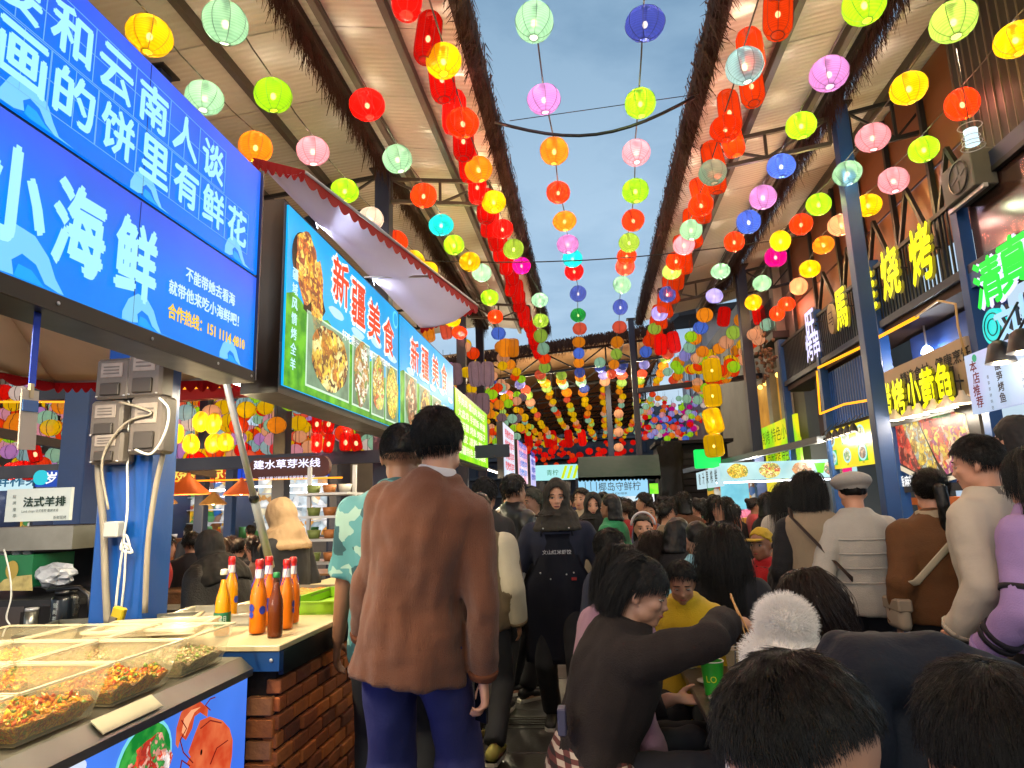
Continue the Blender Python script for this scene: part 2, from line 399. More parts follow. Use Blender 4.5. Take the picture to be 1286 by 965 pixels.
class Pose:
    """joint positions of a figure facing +Y, right hand on +X, standing on z=0"""
    def __init__(s, h=1.7, sit=False, seat=.46, lean=0, twist=0, side=0, head=(0, 0, 0), hl=None, hr=None, fl=None, fr=None, wide=1.0, pl=None, pr=None, chestd=1.0, kl=None, kr=None):
        k = s.k = h/1.75; s.h = h; s.wide = wide; V = Vector
        s.P = V((0, 0, seat+.09)) if sit else V((0, 0, .93*k))
        Rt = rotm(twist, -lean, side); s.R = Rt; s.u = Rt @ V((0, 0, 1)); s.x = Rt @ V((1, 0, 0)); s.f = Rt @ V((0, 1, 0))
        u, x = s.u, s.x
        u0 = (u*.6+V((0, 0, 1))*.4).normalized()
        s.waist = s.P+u0*.14*k; s.chest = s.waist+u*.22*k; s.yoke = s.chest+u*.13*k+s.f*(-.01)
        s.neck = s.yoke+u*.06*k+s.f*.005
        hy, hp, hrl = head; s.HR = rotm(hy+twist*.5, hp-lean*.35, hrl)
        s.hc = s.neck+(u*.5+s.HR @ V((0, 0, .5)))*.128*k + s.HR @ V((0, .02, 0))
        w = .168*k*wide
        s.sl = s.yoke-x*w-u*.058*k; s.sr = s.yoke+x*w-u*.058*k
        s.jl = s.P-V((.09*k, 0, .03)); s.jr = s.P+V((.09*k, 0, -.03))
        ua, fa = .30*k, .265*k
        s.hl = V(hl) if hl else s.sl+V((-.07, .03, -.53*k)); s.hr = V(hr) if hr else s.sr+V((.07, .03, -.53*k))
        s.el, s.hl = ik(s.sl, s.hl, ua, fa, V(pl) if pl else V((-.35, -1, -.1))); s.er, s.hr = ik(s.sr, s.hr, ua, fa, V(pr) if pr else V((.35, -1, -.1)))
        th, sh = .45*k, .44*k
        if sit:
            s.fl = V(fl) if fl else V((-.14, .42*k, .09)); s.fr = V(fr) if fr else V((.14, .42*k, .09))
        else:
            s.fl = V(fl) if fl else V((-.10*k, .0, .085)); s.fr = V(fr) if fr else V((.10*k, .0, .085))
        s.kl, s.fl = ik(s.jl, s.fl, th, sh, V(kl) if kl else V((-.1, 1, .9 if sit else .05))); s.kr, s.fr = ik(s.jr, s.fr, th, sh, V(kr) if kr else V((.1, 1, .9 if sit else .05)))
def torso(bm, p, g=0, hem=0, wid=1, dep=1, top=True, shape='m', mid=0, hemw=None):
    """loft of the trunk; g = extra thickness, hem = how far it reaches below the pelvis"""
    k = p.k; x = p.x; W = p.wide*wid
    V = Vector
    pts, rad = [], []
    def a(q, w, d): pts.append(q); rad.append(((w*k*W+g), (d*k*dep+g)))
    if hem > 0:
        dn = (p.P-p.waist).normalized()
        a(p.P+dn*hem, .163*(hemw or 1), .118*(hemw or 1)); a(p.P+dn*hem*.5, .168*(.5+.5*(hemw or 1)), .125)
    else: a(p.P-V((0, 0, .07)), .13, .1)
    a(p.P+p.u*.02, .168, .122); a(p.waist, .152 if shape == 'm' else .138, .112); a(p.waist.lerp(p.chest, .55), .166 if shape == 'm' else .152, .122)
    a(p.chest, .178 if shape == 'm' else .165, .13); a(p.chest.lerp(p.yoke, .6), .178, .118); a(p.yoke-p.u*.005, .165, .098); a(p.yoke+p.u*.028, .115, .082)
    if top: a(p.neck-p.u*.01, .075, .065); a(p.neck+p.u*.02, .058, .058)
    tube(bm, pts, rad, 20, hint=x)
def limb(bm, pts, r, n=12):
    tube(bm, pts, r, n)
    for i, q in enumerate(pts[:-1]):
        ell(bm, q, (r[i] if not isinstance(r[i], tuple) else r[i][0],)*3, 12, 8)
def arm(bm, sh, el, ha, k, g=0, upto=1.0, r=(.058, .048, .041, .033, .027), cuff=None):
    """upto 0..1 along shoulder-elbow-wrist"""
    pts = [sh, sh.lerp(el, .45), el, el.lerp(ha, .5), el.lerp(ha, .93)]; rr = [x*k+g for x in r]
    if upto < 1:
        cut = upto*2
        if cut <= 1: pts = [sh, sh.lerp(el, cut*.5), sh.lerp(el, cut)]; rr = [rr[0], rr[1]*1.05, rr[1]*1.1]
        else: pts = pts[:3]+[el.lerp(ha, cut-1)]; rr = rr[:3]+[rr[3]*1.05]
    if cuff: rr[-1] = cuff
    limb(bm, pts, rr)
def leg(bm, hp, kn, an, k, g=0, r=(.088, .07, .056, .05, .038), upto=1.0, n=14):
    pts = [hp, hp.lerp(kn, .5), kn, kn.lerp(an, .4), kn.lerp(an, .98*upto)]; rr = [x*k+g for x in r]
    limb(bm, pts, rr, n)
def body(p, skin, vox=.012, hands=((1, .35), (1, .35)), name='body', jaw=1, nose=1, headsc=1, feet=True, curlL=.4, curlR=.4, hd=None, pinch=False):
    bm = B(); k = p.k; V = Vector
    torso(bm, p, -.008)
    tube(bm, [p.neck-p.u*.05, p.neck+p.u*.03, p.hc-p.HR @ V((0, .02, .05))], [.066*k, .058*k, .056*k], 12)
    head_geo(bm, p.hc, p.HR, k*1.05*headsc, jaw=jaw, nose=nose)
    arm(bm, p.sl, p.el, p.hl, k); arm(bm, p.sr, p.er, p.hr, k)
    for sx, el, ha, cu in ((-1, p.el, p.hl, curlL), (1, p.er, p.hr, curlR)):
        d = (ha-el).normalized()
        side = 0 if sx < 0 else 1
        spec = hd[side] if hd and hd[side] else None
        if spec: dd, pn, th = (Vector(q) for q in spec)
        else: dd = (d*.8+V((0, .15, -.3))).normalized(); pn = V((-sx, 0, 0)); th = V((0, 1, 0))
        hand(bm, el.lerp(ha, .97), dd, pn, th, k, cu, pinch=pinch and side == 1)
    leg(bm, p.jl, p.kl, p.fl, k, -.006); leg(bm, p.jr, p.kr, p.fr, k, -.006)
    if feet:
        for a in (p.fl, p.fr): tube(bm, [a-V((0, .04, .045)), a+V((0, .02, -.05)), a+V((0, .12, -.062)), a+V((0, .17, -.066))], [(.03, .035), (.034, .042), (.022, .042), (.012, .03)], 10, hint=V((0, 0, 1)))
    return remeshed(bm, vox, 2, name)
def folds(me, amp=.012, sc_=(9, 9, 2.2), seed=0, cross=0):
    """long drapery folds, mostly vertical; cross adds the short creases round bent joints"""
    nr = [v.normal.copy() for v in me.vertices]
    for v, n in zip(me.vertices, nr):
        q = Vector((v.co.x*sc_[0]+seed, v.co.y*sc_[1], v.co.z*sc_[2])); w = 1-2.2*abs(noise.noise(q)); w2 = noise.noise(q*2.3)
        c = noise.noise(Vector((v.co.x*5, v.co.y*5+seed, v.co.z*26))) if cross else 0
        v.co += n*(amp*(w*.7+w2*.35)+cross*c)
def wrinkle(me, amp=.008, sc_=9, seed=0, zfade=None):
    off = Vector((seed*3.1, seed*1.7, seed*.9))
    nrm = [v.normal.copy() for v in me.vertices]
    for v, n in zip(me.vertices, nrm):
        q = v.co*sc_+off; q.z *= .55
        w = noise.noise(q)+.5*noise.noise(q*2.1)-.35*abs(noise.noise(q*1.3+Vector((5, 5, 5))))
        v.co += n*(amp*w)
def cloth(name, bm, m, parent, vox=.014, amp=.008, seed=0, smooth=3, sc_=9):
    me = remeshed(bm, vox, smooth, name)
    if amp: wrinkle(me, amp, sc_, seed)
    return link(name, me, m, parent)
def top(p, m, parent, g=.018, hem=.12, sleeve=1.0, name='sweater', vox=.014, amp=.009, seed=0, wid=1.0, dep=1.0, cuff=None, collar=0, shape='m', sleeve_m=None, hemw=None, sg=None, smooth=3):
    bm = B(); torso(bm, p, g, hem, wid, dep, shape=shape, hemw=hemw)
    tt = sg if sg is not None else g
    if sleeve:
        arm(bm, p.sl, p.el, p.hl, p.k, tt, sleeve, cuff=cuff); arm(bm, p.sr, p.er, p.hr, p.k, tt, sleeve, cuff=cuff)
    if collar: tube(bm, [p.neck-p.u*.03, p.neck+p.u*collar], [.075*p.k, .068*p.k], 14)
    return cloth(name, bm, m, parent, vox, amp, seed, smooth)
def trousers(p, m, parent, g=.014, name='trousers', vox=.016, amp=.007, seed=3, flare=0, upto=1.0):
    bm = B(); k = p.k; V = Vector
    tube(bm, [p.waist-p.u*.04, p.P+p.u*.02, p.P-V((0, 0, .08))], [(.135*k*p.wide, .10*k), (.155*k*p.wide+g*.4, .112*k+g*.4), (.135*k+g, .11*k+g)], 18, hint=p.x)
    r = (.09, .077, .06+flare*.5, .056+flare, .05+flare)
    leg(bm, p.jl, p.kl, p.fl, k, g, r, upto); leg(bm, p.jr, p.kr, p.fr, k, g, r, upto)
    return cloth(name, bm, m, parent, vox, amp, seed)
def shoes(p, m, parent, dirl=(0, 1, 0), dirr=(0, 1, 0), sole='c8c4ba', solem=None):
    for a, d in ((p.fl, Vector(dirl)), (p.fr, Vector(dirr))):
        bm = B(); d = d.normalized(); z = Vector((0, 0, 1)); b = Vector((a.x, a.y, a.z-.085)) if True else a
        tube(bm, [b-d*.075+z*.05, b-d*.06+z*.055, b+d*.02+z*.055, b+d*.11+z*.042, b+d*.17+z*.032, b+d*.195+z*.026], [(.02, .02), (.042, .036), (.045, .04), (.034, .045), (.024, .042), (.01, .02)], 12, hint=z)
        o = obj('shoe', bm, m, parent, smooth=True)
        bm = B(); pr = [(-.085, .022), (-.07, .037), (0, .04), (.10, .047), (.17, .042), (.2, .02)]
        s = d.cross(z); low = [b+d*y+s*w for y, w in pr]+[b+d*y-s*w for y, w in pr[::-1]]
        poly(bm, [q+z*.022 for q in low], thick=.022, nrm=z); obj('sole', bm, mat('sole_'+sole, sole, .7), o)
HAIRM = {}
def hair_mat(c='0b0807'):
    return mat('hair_'+c, c, .45, var=.3, scale=60, spec=.35)
def scalp(p, parent, m, s=1.0, th=.012, line=.30, back=-.45, vox=.007, name='hair', sidez=-.25, bun=None, tail=None, long=0, seed=0, arc=1.45):
    """hair mass over the skull: hairline in front, falling to `back` behind, optional pony tail or long fall; follows the head frame"""
    k = p.k*s*1.05; V = Vector; c = p.hc; R = p.HR
    def P(x, y, z): return c + R @ V((x*k, y*k, z*k))
    bm = B()
    n, m_ = 28, 20; grid = []
    for i in range(m_+1):
        row = []; ph = pi*i/m_*.80
        for j in range(n):
            a = 2*pi*j/n; x, y, z = sin(ph)*cos(a), sin(ph)*sin(a), cos(ph)
            row.append((x, y, z))
        grid.append(row)
    def keep(q):
        x, y, z = q
        f = max(0, y)
        lim = back*(1-f)+line*f if y > 0 else back*max(0, -y)**.5+sidez*(1-max(0, -y)**.5)
        if y > 0: lim = sidez*(1-y)**1.5+line*(1-(1-y)**1.5)
        return z > lim
    vs = [[None]*n for _ in range(m_+1)]
    for i in range(m_+1):
        for j in range(n):
            x, y, z = grid[i][j]
            tt = 1+noise.noise(V((x*3+seed, y*3, z*3)))*.06
            vs[i][j] = bm.verts.new(P(x*(.076+th)*tt, -.012+y*(.094+th)*tt, .028+z*(.092+th*1.1)*tt))
    for i in range(m_):
        for j in range(n):
            j2 = (j+1) % n
            q = grid[i][j]; q2 = grid[i+1][j2]
            if keep(q) and keep(q2):
                try: bm.faces.new((vs[i][j], vs[i+1][j], vs[i+1][j2], vs[i][j2]))
                except ValueError: pass
    for v in [v for v in bm.verts if not v.link_faces]: bm.verts.remove(v)
    bmesh.ops.remove_doubles(bm, verts=bm.verts, dist=.0005)
    # give it thickness
    geo = bmesh.ops.solidify(bm, geom=bm.faces[:], thickness=max(.012*k, vox*1.7))
    if tail:
        pts = [P(*q) for q in tail[0]]; tube(bm, pts, [r*k for r in tail[1]], 12)
    if bun: ell(bm, P(*bun[0]), (bun[1]*k,)*3, 14, 10)
    if long:
        for a in range(-6, 7):
            t = a/6; ang = -pi/2+t*arc; x0, y0 = cos(ang)*.08, -.012+sin(ang)*.098
            x0 *= .92; y0 *= .92; top_ = P(x0, y0, .03); mid = P(x0*1.02, y0*1.0-.004, -.10)
            e_ = mid+V((0, 0, -1))*long*k*(1-.12*abs(t))+p.f*(-.02)
            wv = noise.noise(V((a*1.7, seed, 0)))*.012
            tube(bm, [top_, mid, mid.lerp(e_, .5)+p.x*wv, e_], [.016*k, .020*k, .022*k, .010*k], 8)
    me = remeshed(bm, vox, 2, name, island=True)
    if vox < .012: wrinkle(me, .004, 45, seed)
    return link(name, me, m, parent)
def strands(parent, roots, m, name='hair_strand', r=.0007):
    """real hair: a Curves object; roots = list of polylines"""
    hc = bpy.data.hair_curves.new(name); hc.add_curves([len(q) for q in roots])
    flat = [c for q in roots for p in q for c in p]
    hc.position_data.foreach_set('vector', flat)
    ra = hc.attributes.get('radius') or hc.attributes.new('radius', 'FLOAT', 'POINT')
    vals = []
    for q in roots:
        n = len(q); vals += [r*(1-.75*i/(n-1)) for i in range(n)]
    ra.data.foreach_set('value', vals)
    o = bpy.data.objects.new(name, hc); col.objects.link(o); hc.materials.append(m); o.parent = parent
    return o
def grow(p, n=2500, length=.03, seed=1, line=.34, back=-.55, sidez=-.2, lift=.5, comb=(0, -.3, -1), th=.014, rr=.0007, steps=5, long=0, wave=0, clump=.0, s=1.0, whorl=None, out=.0, m=None, parent=None, side_len=1.0, top_len=1.0, sidefn=None):
    """hair strands over the scalp; comb is the lie of the hair in the head frame"""
    rg = random.Random(seed); k = p.k*s*1.05; R = p.HR; c = p.hc; V = Vector
    res = []; cmb = V(comb).normalized()
    while len(res) < n:
        x, y, z = rg.gauss(0, 1), rg.gauss(0, 1), rg.gauss(0, 1); d = math.sqrt(x*x+y*y+z*z); x, y, z = x/d, y/d, z/d
        lim = (sidez*(1-y)**1.5+line*(1-(1-y)**1.5)) if y > 0 else back*max(0, -y)**.5+sidez*(1-max(0, -y)**.5)
        if z < lim + rg.uniform(-.04, .04): continue
        q = V((x*(.076+th*.7), -.012+y*(.094+th*.7), .028+z*(.092+th*.8))); nrm = V((x, y, z))
        if whorl is not None:
            w = nrm-V(whorl); fl = (w-nrm*w.dot(nrm)); fl = fl.normalized() if fl.length > 1e-4 else cmb; fl = fl*.75+cmb*.35
        else: fl = cmb
        fl = fl-nrm*fl.dot(nrm); fl = fl.normalized() if fl.length > 1e-3 else V((0, -1, 0))
        cv = noise.noise_vector(nrm*7.5+V((seed, 0, 0)))
        fl = (fl+cv*.55+V((rg.gauss(0, .07), rg.gauss(0, .07), rg.gauss(0, .07)))).normalized()
        ln = length*rg.uniform(.45, 1.15)*(side_len+(top_len-side_len)*max(0, z))
        if long: ln = (long + .10*(1+z))*rg.uniform(.8, 1.02)*(.32 if y > .1 else 1)
        pts = [q]; dirn = (nrm*lift+fl).normalized(); ph = rg.uniform(0, 6.28) if not clump else noise.noise(q*30)*6
        for i in range(steps):
            q = pts[-1]+dirn*(ln/steps)
            e = V((q.x/(.076+th), (q.y+.012)/(.094+th), (q.z-.028)/(.092+th)))
            if e.length < 1.0: e.normalize(); q = V((e.x*(.076+th), e.y*(.094+th)-.012, e.z*(.092+th)+.028))
            pts.append(q)
            if long:
                dirn = (dirn*.5+V((0, -.04, -1))*.55+V((x*.015, min(y, 0)*.03, 0))).normalized()
                if wave: dirn = (dirn+V((cos(ph+i*1.3), sin(ph+i*1.3), 0))*wave).normalized()
            else: dirn = (dirn+fl*.35+V((0, 0, -.12))).normalized()
        res.append([c+R@(a*k) for a in pts])
    return strands(parent, res, m, r=rr)
def person(label, loc, rz, group=None, name='person'):
    return thing(name, label, 'person', loc, rz, group)
def hood(p, m, parent, dg=.0, dw=1, name='headscarf', face=.62, th=.016, seed=0, drape=.17, vox=.008, back=0, zc=-.01, gfront=1.0, amp=.006):
    """headscarf: a shell round the head with a face opening, falling over neck, shoulders and chest"""
    k = p.k*1.05; V = Vector; c = p.hc; R = p.HR
    def P(x, y, z): return c+R @ V((x*k, y*k, z*k))
    bm = B(); n, m_ = 36, 26; vs = []
    for i in range(m_+1):
        ph = pi*i/m_; row = []
        for j in range(n):
            a = 2*pi*j/n; x, y, z = sin(ph)*cos(a), sin(ph)*sin(a), cos(ph)
            row.append((bm.verts.new(P(x*(.080+th), -.012+y*(.094+th)+(.004 if y > 0 else -.008), .012+z*(.118+th))), V((x, y, z))))
        vs.append(row)
    for i in range(m_):
        for j in range(n):
            q = (vs[i][j], vs[i+1][j], vs[i+1][(j+1) % n], vs[i][(j+1) % n]); d = sum((t[1] for t in q), V())/4
            ex = d.x/.74; ez = (d.z+.10)/.80
            if d.y > 0 and ex*ex+ez*ez < face: continue
            bm.faces.new([t[0] for t in q])
    bmesh.ops.remove_doubles(bm, verts=bm.verts, dist=.0008)
    bmesh.ops.dissolve_degenerate(bm, dist=.0005, edges=bm.edges)
    bmesh.ops.solidify(bm, geom=bm.faces[:], thickness=.010*k)
    # drape
    tube(bm, [P(0, -.02, .0), P(0, -.022, -.07), p.neck+p.u*.02-p.f*.004, p.yoke+p.f*.01+p.u*.005, p.yoke-p.u*drape*.55+p.f*.01, p.yoke-p.u*drape+p.f*.012], [(.088*k, .098*k), (.100*k, .108*k), (.136*k+dg*.5, .124*k+dg*.5), (.17*k*p.wide*dw+dg, .135*k+dg), (.205*k*p.wide*dw+dg, .158*k+dg), (.19*k*p.wide*dw+dg, .160*k+dg)], 20, hint=p.x)
    me = remeshed(bm, vox, 2, name, island=True); wrinkle(me, amp, 22, seed); folds(me, .006, (14, 14, 5), seed)
    return link(name, me, m, parent)
# ------------------------------------------------------------------ ground
steel = mat('dark_steel', '1b1c20', .5, .3, var=.2, scale=4)
blue = mat('blue_paint', '123f78', .42, var=.16, scale=3, bump=.08, bscale=30, dirt=.25)
dblue = mat('dark_blue_paint', '12203c', .45, var=.16, scale=3, dirt=.2)
conc = mat('concrete', '4c4a47', .8, var=.2, scale=2, bump=.3, bscale=20, dirt=.3)
bm = B(); bx(bm, -80, 80, -20, 140, -.06, -.012); setp(obj('ground', bm, conc), kind='structure')
fl = setp(bpy.data.objects.new('floor', None), 'dark grey slab paving of the aisle', kind='structure'); col.objects.link(fl)
tmats = [mat('floor_slab_%d' % i, c, .32, var=.22, scale=5, bump=.15, bscale=60, dirt=.35) for i, c in enumerate(('2c2b2a', '333130', '282726', '3a3733'))]
tme = []
for m_ in tmats:
    bm = B(); bx(bm, -.325, .325, -.44, .44, -.02, 0, bev=.004); me = bpy.data.meshes.new('floor_tile'); bm.to_mesh(me); bm.free(); me.materials.append(m_); tme.append(me)
for i in range(-1, 3):
    for j in range(16):
        o = link('floor_tile', tme[(i*7+j*5+i*j) % 4], None, fl, (-.35+.66*i, 1.3+.89*j+(0 if i % 2 else .0), rnd.uniform(-.002, .001)))
bm = B(); bx(bm, -1.34, -1.02, -2, 40, -.02, -.004); bx(bm, 1.30, 9, -2, 40, -.02, -.004); obj('floor_margin', bm, tmats[2], fl)
gr = thing('drain_grate', 'dark slotted drain grate set across the aisle paving near the woman in the apron', 'drain', (-.62, 4.98, .002))
for k in range(4):
    bm = B(); bx(bm, -.24, .24, -.11+k*.055, -.08+k*.055, 0, .006); obj('slat', bm, mat('grate', '14130f', .6, .4), gr)
bm = B(); bx(bm, -.26, .26, -.13, -.115, 0, .008); bx(bm, -.26, .26, .10, .115, 0, .008); obj('grate_rim', bm, mat('grate_rim', '4b4a45', .5, .6), gr)

# ------------------------------------------------------------------ roofs
panel_m = []
for i, c in enumerate(('a39f97', 'ada9a1', '98948c')):
    m_ = mat('roof_sheet_%d' % i, c, .38, .0, var=.10, scale=1.2, dirt=.18); nt = m_.node_tree; b = nt.nodes['Principled BSDF']
    tc = nt.nodes.new('ShaderNodeTexCoord'); w = nt.nodes.new('ShaderNodeTexWave'); w.bands_direction = 'Y'; w.inputs['Scale'].default_value = 4.2
    bp = nt.nodes.new('ShaderNodeBump'); bp.inputs['Strength'].default_value = .28; bp.inputs['Distance'].default_value = .03
    nt.links.new(tc.outputs['Object'], w.inputs['Vector']); nt.links.new(w.outputs['Fac'], bp.inputs['Height']); nt.links.new(bp.outputs[0], b.inputs['Normal'])
    panel_m.append(m_)
purl = mat('purlin', '3a3530', .5, .2, var=.1)
thatch = mat('thatch', '3b2114', .9, var=.45, scale=9, bump=.3, bscale=50)
def thatch_strip(bm, x, y0, y1, z, n, sx, droop=.42, wid=.28, seed=1, alongx=False):
    """reeds: blades hanging from an edge, shaggy on both sides"""
    rg = random.Random(seed)
    for i in range(n):
        t = y0+(y1-y0)*rg.random(); a = rg.uniform(-wid*.35, wid*.65)*sx
        ln = droop*rg.uniform(.45, 1.15); ox = rg.gauss(0, .045)+.02*sx; oy = rg.gauss(0, .09); w = rg.uniform(.006, .016)
        p = Vector((x+a, t, z+rg.uniform(-.03, .16))) if not alongx else Vector((t, x+a, z+rg.uniform(-.03, .16)))
        q = p+(Vector((ox, oy, -ln)) if not alongx else Vector((oy, ox, -ln)))
        wv = Vector((rg.uniform(-.4, .4), 1, 0))*w if not alongx else Vector((1, rg.uniform(-.4, .4), 0))*w
        v = [bm.verts.new(p-wv), bm.verts.new(p+wv), bm.verts.new(q+wv*.2), bm.verts.new(q-wv*.2)]
        bm.faces.new(v)
def canopy(label, xe, ze, xp, zp, y0, y1, pur, step=1.15):
    """one sloping sheet roof between an edge (xe, ze) and (xp, zp)"""
    r = thing('market_roof', label, 'roof')
    nP = int(round((y1-y0)/step)); st = (y1-y0)/nP
    bm0 = None
    for k in range(nP):
        a, b = y0+k*st+.006, y0+(k+1)*st-.006; bm = B(); dz = rnd.uniform(-.006, .006)
        pts = [(xe, a, ze+dz), (xp, a, zp+dz), (xp, b, zp+dz), (xe, b, ze+dz)]
        if xe < xp: pts = pts[::-1]
        poly(bm, [Vector(p) for p in pts], thick=.05, nrm=(0, 0, -1)); obj('roof_panel', bm, panel_m[rnd.randrange(3)], r)
    for t in pur:
        x, z = xe+(xp-xe)*t, ze+(zp-ze)*t
        bm = B(); bx(bm, x-.035, x+.035, y0, y1, z-.13, z-.012); obj('purlin', bm, purl, r)
    return r
LX, RX, ZE = -.93, 1.40, 6.04
cL = canopy('cream sheet roof over the left stalls, fringed with thatch along the open sky', LX-.03, ZE+.1, -2.75, 6.42, -9.5, 17.4, (.42, .80))
cR = canopy('cream sheet roof over the right side of the aisle, thatch fringe along the sky', RX+.03, ZE+.1, 3.35, 6.48, -9.5, 17.0, (.42, .80))
oL = canopy('cream sheet roof further out over the left stalls behind the second thatch fringe', -2.80, 6.40, -11, 5.6, -9.5, 17.4, (.1, .22, .34, .46, .58, .70, .85))
oR = canopy('cream sheet roof further out against the wooden upper wall on the right', 3.50, 6.50, 5.2, 6.9, -9.5, 17.0, (.3, .65))
for r, x, z, y1, sx, s in ((cL, LX, ZE+.08, 17.4, -1, 1), (cR, RX, ZE+.08, 17.0, 1, 2), (oL, -2.72, 6.36, 17.4, 1, 3), (oR, 3.28, 6.42, 17.0, -1, 4)):
    bm = B(); thatch_strip(bm, x, -2.5, y1, z, 9500, sx, .24 if s < 3 else .36, .20 if s < 3 else .12, s)
    setp(obj('thatch_fringe', bm, thatch, r), kind='stuff')
    bm = B(); bx(bm, x-.02*sx, x+.14*sx, -2.5, y1, z-.06, z+.14); obj('thatch_core', bm, mat('thatch_core', '2a180f', .95, var=.4, scale=12, bump=.6, bscale=25), r)

def truss(label, x0, z0, x1, z1, y, h=.42, n=5, group='steel roof trusses across the aisle roofs', m=None, w=.05):
    """flat lattice truss across the street direction"""
    r = thing('roof_truss', label, 'truss', group=group); m = m or purl
    a0, a1 = Vector((x0, y, z0)), Vector((x1, y, z1)); b0, b1 = a0-Vector((0, 0, h)), a1-Vector((0, 0, h))
    bm = B(); bar(bm, a0, a1, w); obj('top_chord', bm, m, r)
    bm = B(); bar(bm, b0, b1, w); obj('bottom_chord', bm, m, r)
    for k in range(n+1):
        t = k/n; p, q = a0.lerp(a1, t), b0.lerp(b1, t)
        bm = B(); bar(bm, p, q, w*.7); obj('strut', bm, m, r)
        if k < n:
            q2 = b0.lerp(b1, (k+1)/n) if k % 2 else None
            bm = B(); bar(bm, *( (p, b0.lerp(b1, (k+1)/n)) if k % 2 == 0 else (q, a0.lerp(a1, (k+1)/n))), w*.6); obj('brace', bm, m, r)
    return r
pYL = [3.62, 8.6, 14.6, 17.3]; pYR = [2.3, 8.15, 14.0]
for i, y in enumerate((2.6, 8.6, 14.6)):
    w_ = ('nearest', 'second', 'third')[i]
    truss('%s lattice truss under the cream roof edge over the left stalls' % w_, -1.2, 6.02, -2.65, 6.2, y, .34, 2)
    truss('%s lattice truss under the outer roof far over the left stalls' % w_, -2.85, 6.26, -10.8, 5.45, y, .5, 8, m=steel)
for i, y in enumerate((2.3, 8.15, 14.0)):
    w_ = ('nearest', 'second', 'third')[i]
    truss('%s lattice truss under the cream roof edge on the right of the aisle' % w_, 1.65, 6.02, 3.25, 6.25, y, .34, 2)
    truss('%s black lattice truss between the right posts and the wooden wall' % w_, 3.5, 6.3, 5.1, 6.6, y, .5, 3, m=steel)
def post(label, x, y, z1, s=.2, m=None, z0=0, group='blue steel posts carrying the market roofs'):
    r = thing('steel_post', label, 'post', (x, y, z0), group=group); z1 -= z0
    bm = B(); bx(bm, -s/2, s/2, -s/2, s/2, .012, z1, bev=.008); obj('shaft', bm, m or dblue, r)
    bm = B(); bx(bm, -s, s, -s, s, 0, .012); obj('base_plate', bm, steel, r)
    bm = B(); bx(bm, -s*.8, s*.8, -s*.8, s*.8, z1, z1+.02); obj('cap_plate', bm, steel, r)
    for dx, dy in ((1, 1), (-1, 1), (1, -1), (-1, -1)):
        bm = B(); lathe(bm, [(.014, .012), (.014, .03)], 6, (dx*s*.75, dy*s*.75, 0)); obj('bolt', bm, steel, r)
    return r
post('blue post rising past the top edge of the big blue lit sign', aX(203, 50, -4.3).x, aX(203, 50, -4.3).y, 6.1, .18)
post('dark blue post rising behind the red and white awning on the left', -2.75, 8.6, 6.3, .21)
post('thin blue post left of its twin behind the green menu sign', -2.75, 14.3, 6.3, .2)
post('thin blue post right of its twin behind the green menu sign', -2.75, 16.9, 6.3, .2)
P1 = post('tall blue post in front of the yellow neon signs on the right', 3.39, 8.15, 6.4, .165, mat('blue_paint_b', '12386a', .4, var=.14, scale=2.5, bump=.1, dirt=.3))
post('blue post further down the right side in front of the amber lit windows', 3.39, 14.0, 6.4, .2)
post('slim dark blue post at the far end of the open sky, left of the two', aY(765, 520, 24).x, 24, 6.4, .2)
post('slim dark blue post at the far end of the open sky, right of the two', 1.27, 17.3, 6.3, .15)
post('distant dark blue post on the right beside the green box sign', aY(903, 560, 19).x, 19, 5.2, .22)
br = thing('cross_beam', 'blue tie beam running level across the far right under the grey sky', 'beam')
bm = B(); bar(bm, (1.3, 17.0, 4.32), (4.4, 17.0, 4.55), .16, .12); obj('beam', bm, dblue, br)

# ------------------------------------------------------------------ cross roof closing the aisle
cx = thing('market_roof', 'brown sheet roof crossing the far end of the aisle with black lattice trusses below', 'roof')
brown = mat('brown_sheet', '8a6c4c', .6, var=.15, scale=.8, dirt=.25)
def cz(x): return 6.46+.10*x
Y0, Y1 = 20.2, 46
for k in range(20):
    a, b = Y0+k*(Y1-Y0)/20, Y0+(k+1)*(Y1-Y0)/20-.02; bm = B()
    poly(bm, [Vector(p) for p in ((-14, a, cz(-14)+.6), (-14, b, cz(-14)+.6), (2.7, b, cz(2.7)), (2.7, a, cz(2.7)))], thick=.05, nrm=(0, 0, -1)); obj('roof_panel', bm, brown, cx)
bm = B(); thatch_strip(bm, Y0-.05, -9, 2.75, 0, 5200, -1, .34, .3, 5, alongx=True)
for v in bm.verts: v.co.z += cz(v.co.x)+.05
setp(obj('thatch_fringe', bm, thatch, cx), kind='stuff')
bm = B(); thatch_strip(bm, 2.7, Y0, Y1, cz(2.7), 3200, 1, .34, .3, 6); setp(obj('thatch_fringe', bm, thatch, cx), kind='stuff')
for k in range(9):
    y = Y0+.5+k*3.0
    truss('black lattice truss under the brown cross roof, number %s from the open sky' % ('one two three four five six seven eight nine'.split()[k]), -9, cz(-9)+.1, 2.6, cz(2.6)-.12, y, .62, 12, 'black lattice trusses under the brown cross roof', steel, .07)
for x in (-6, -3.6, -1.2, 1.2):
    bm = B(); bar(bm, (x, Y0, cz(x)-.12), (x, Y1, cz(x)-.12), .07, .1); obj('purlin', bm, steel, cx)

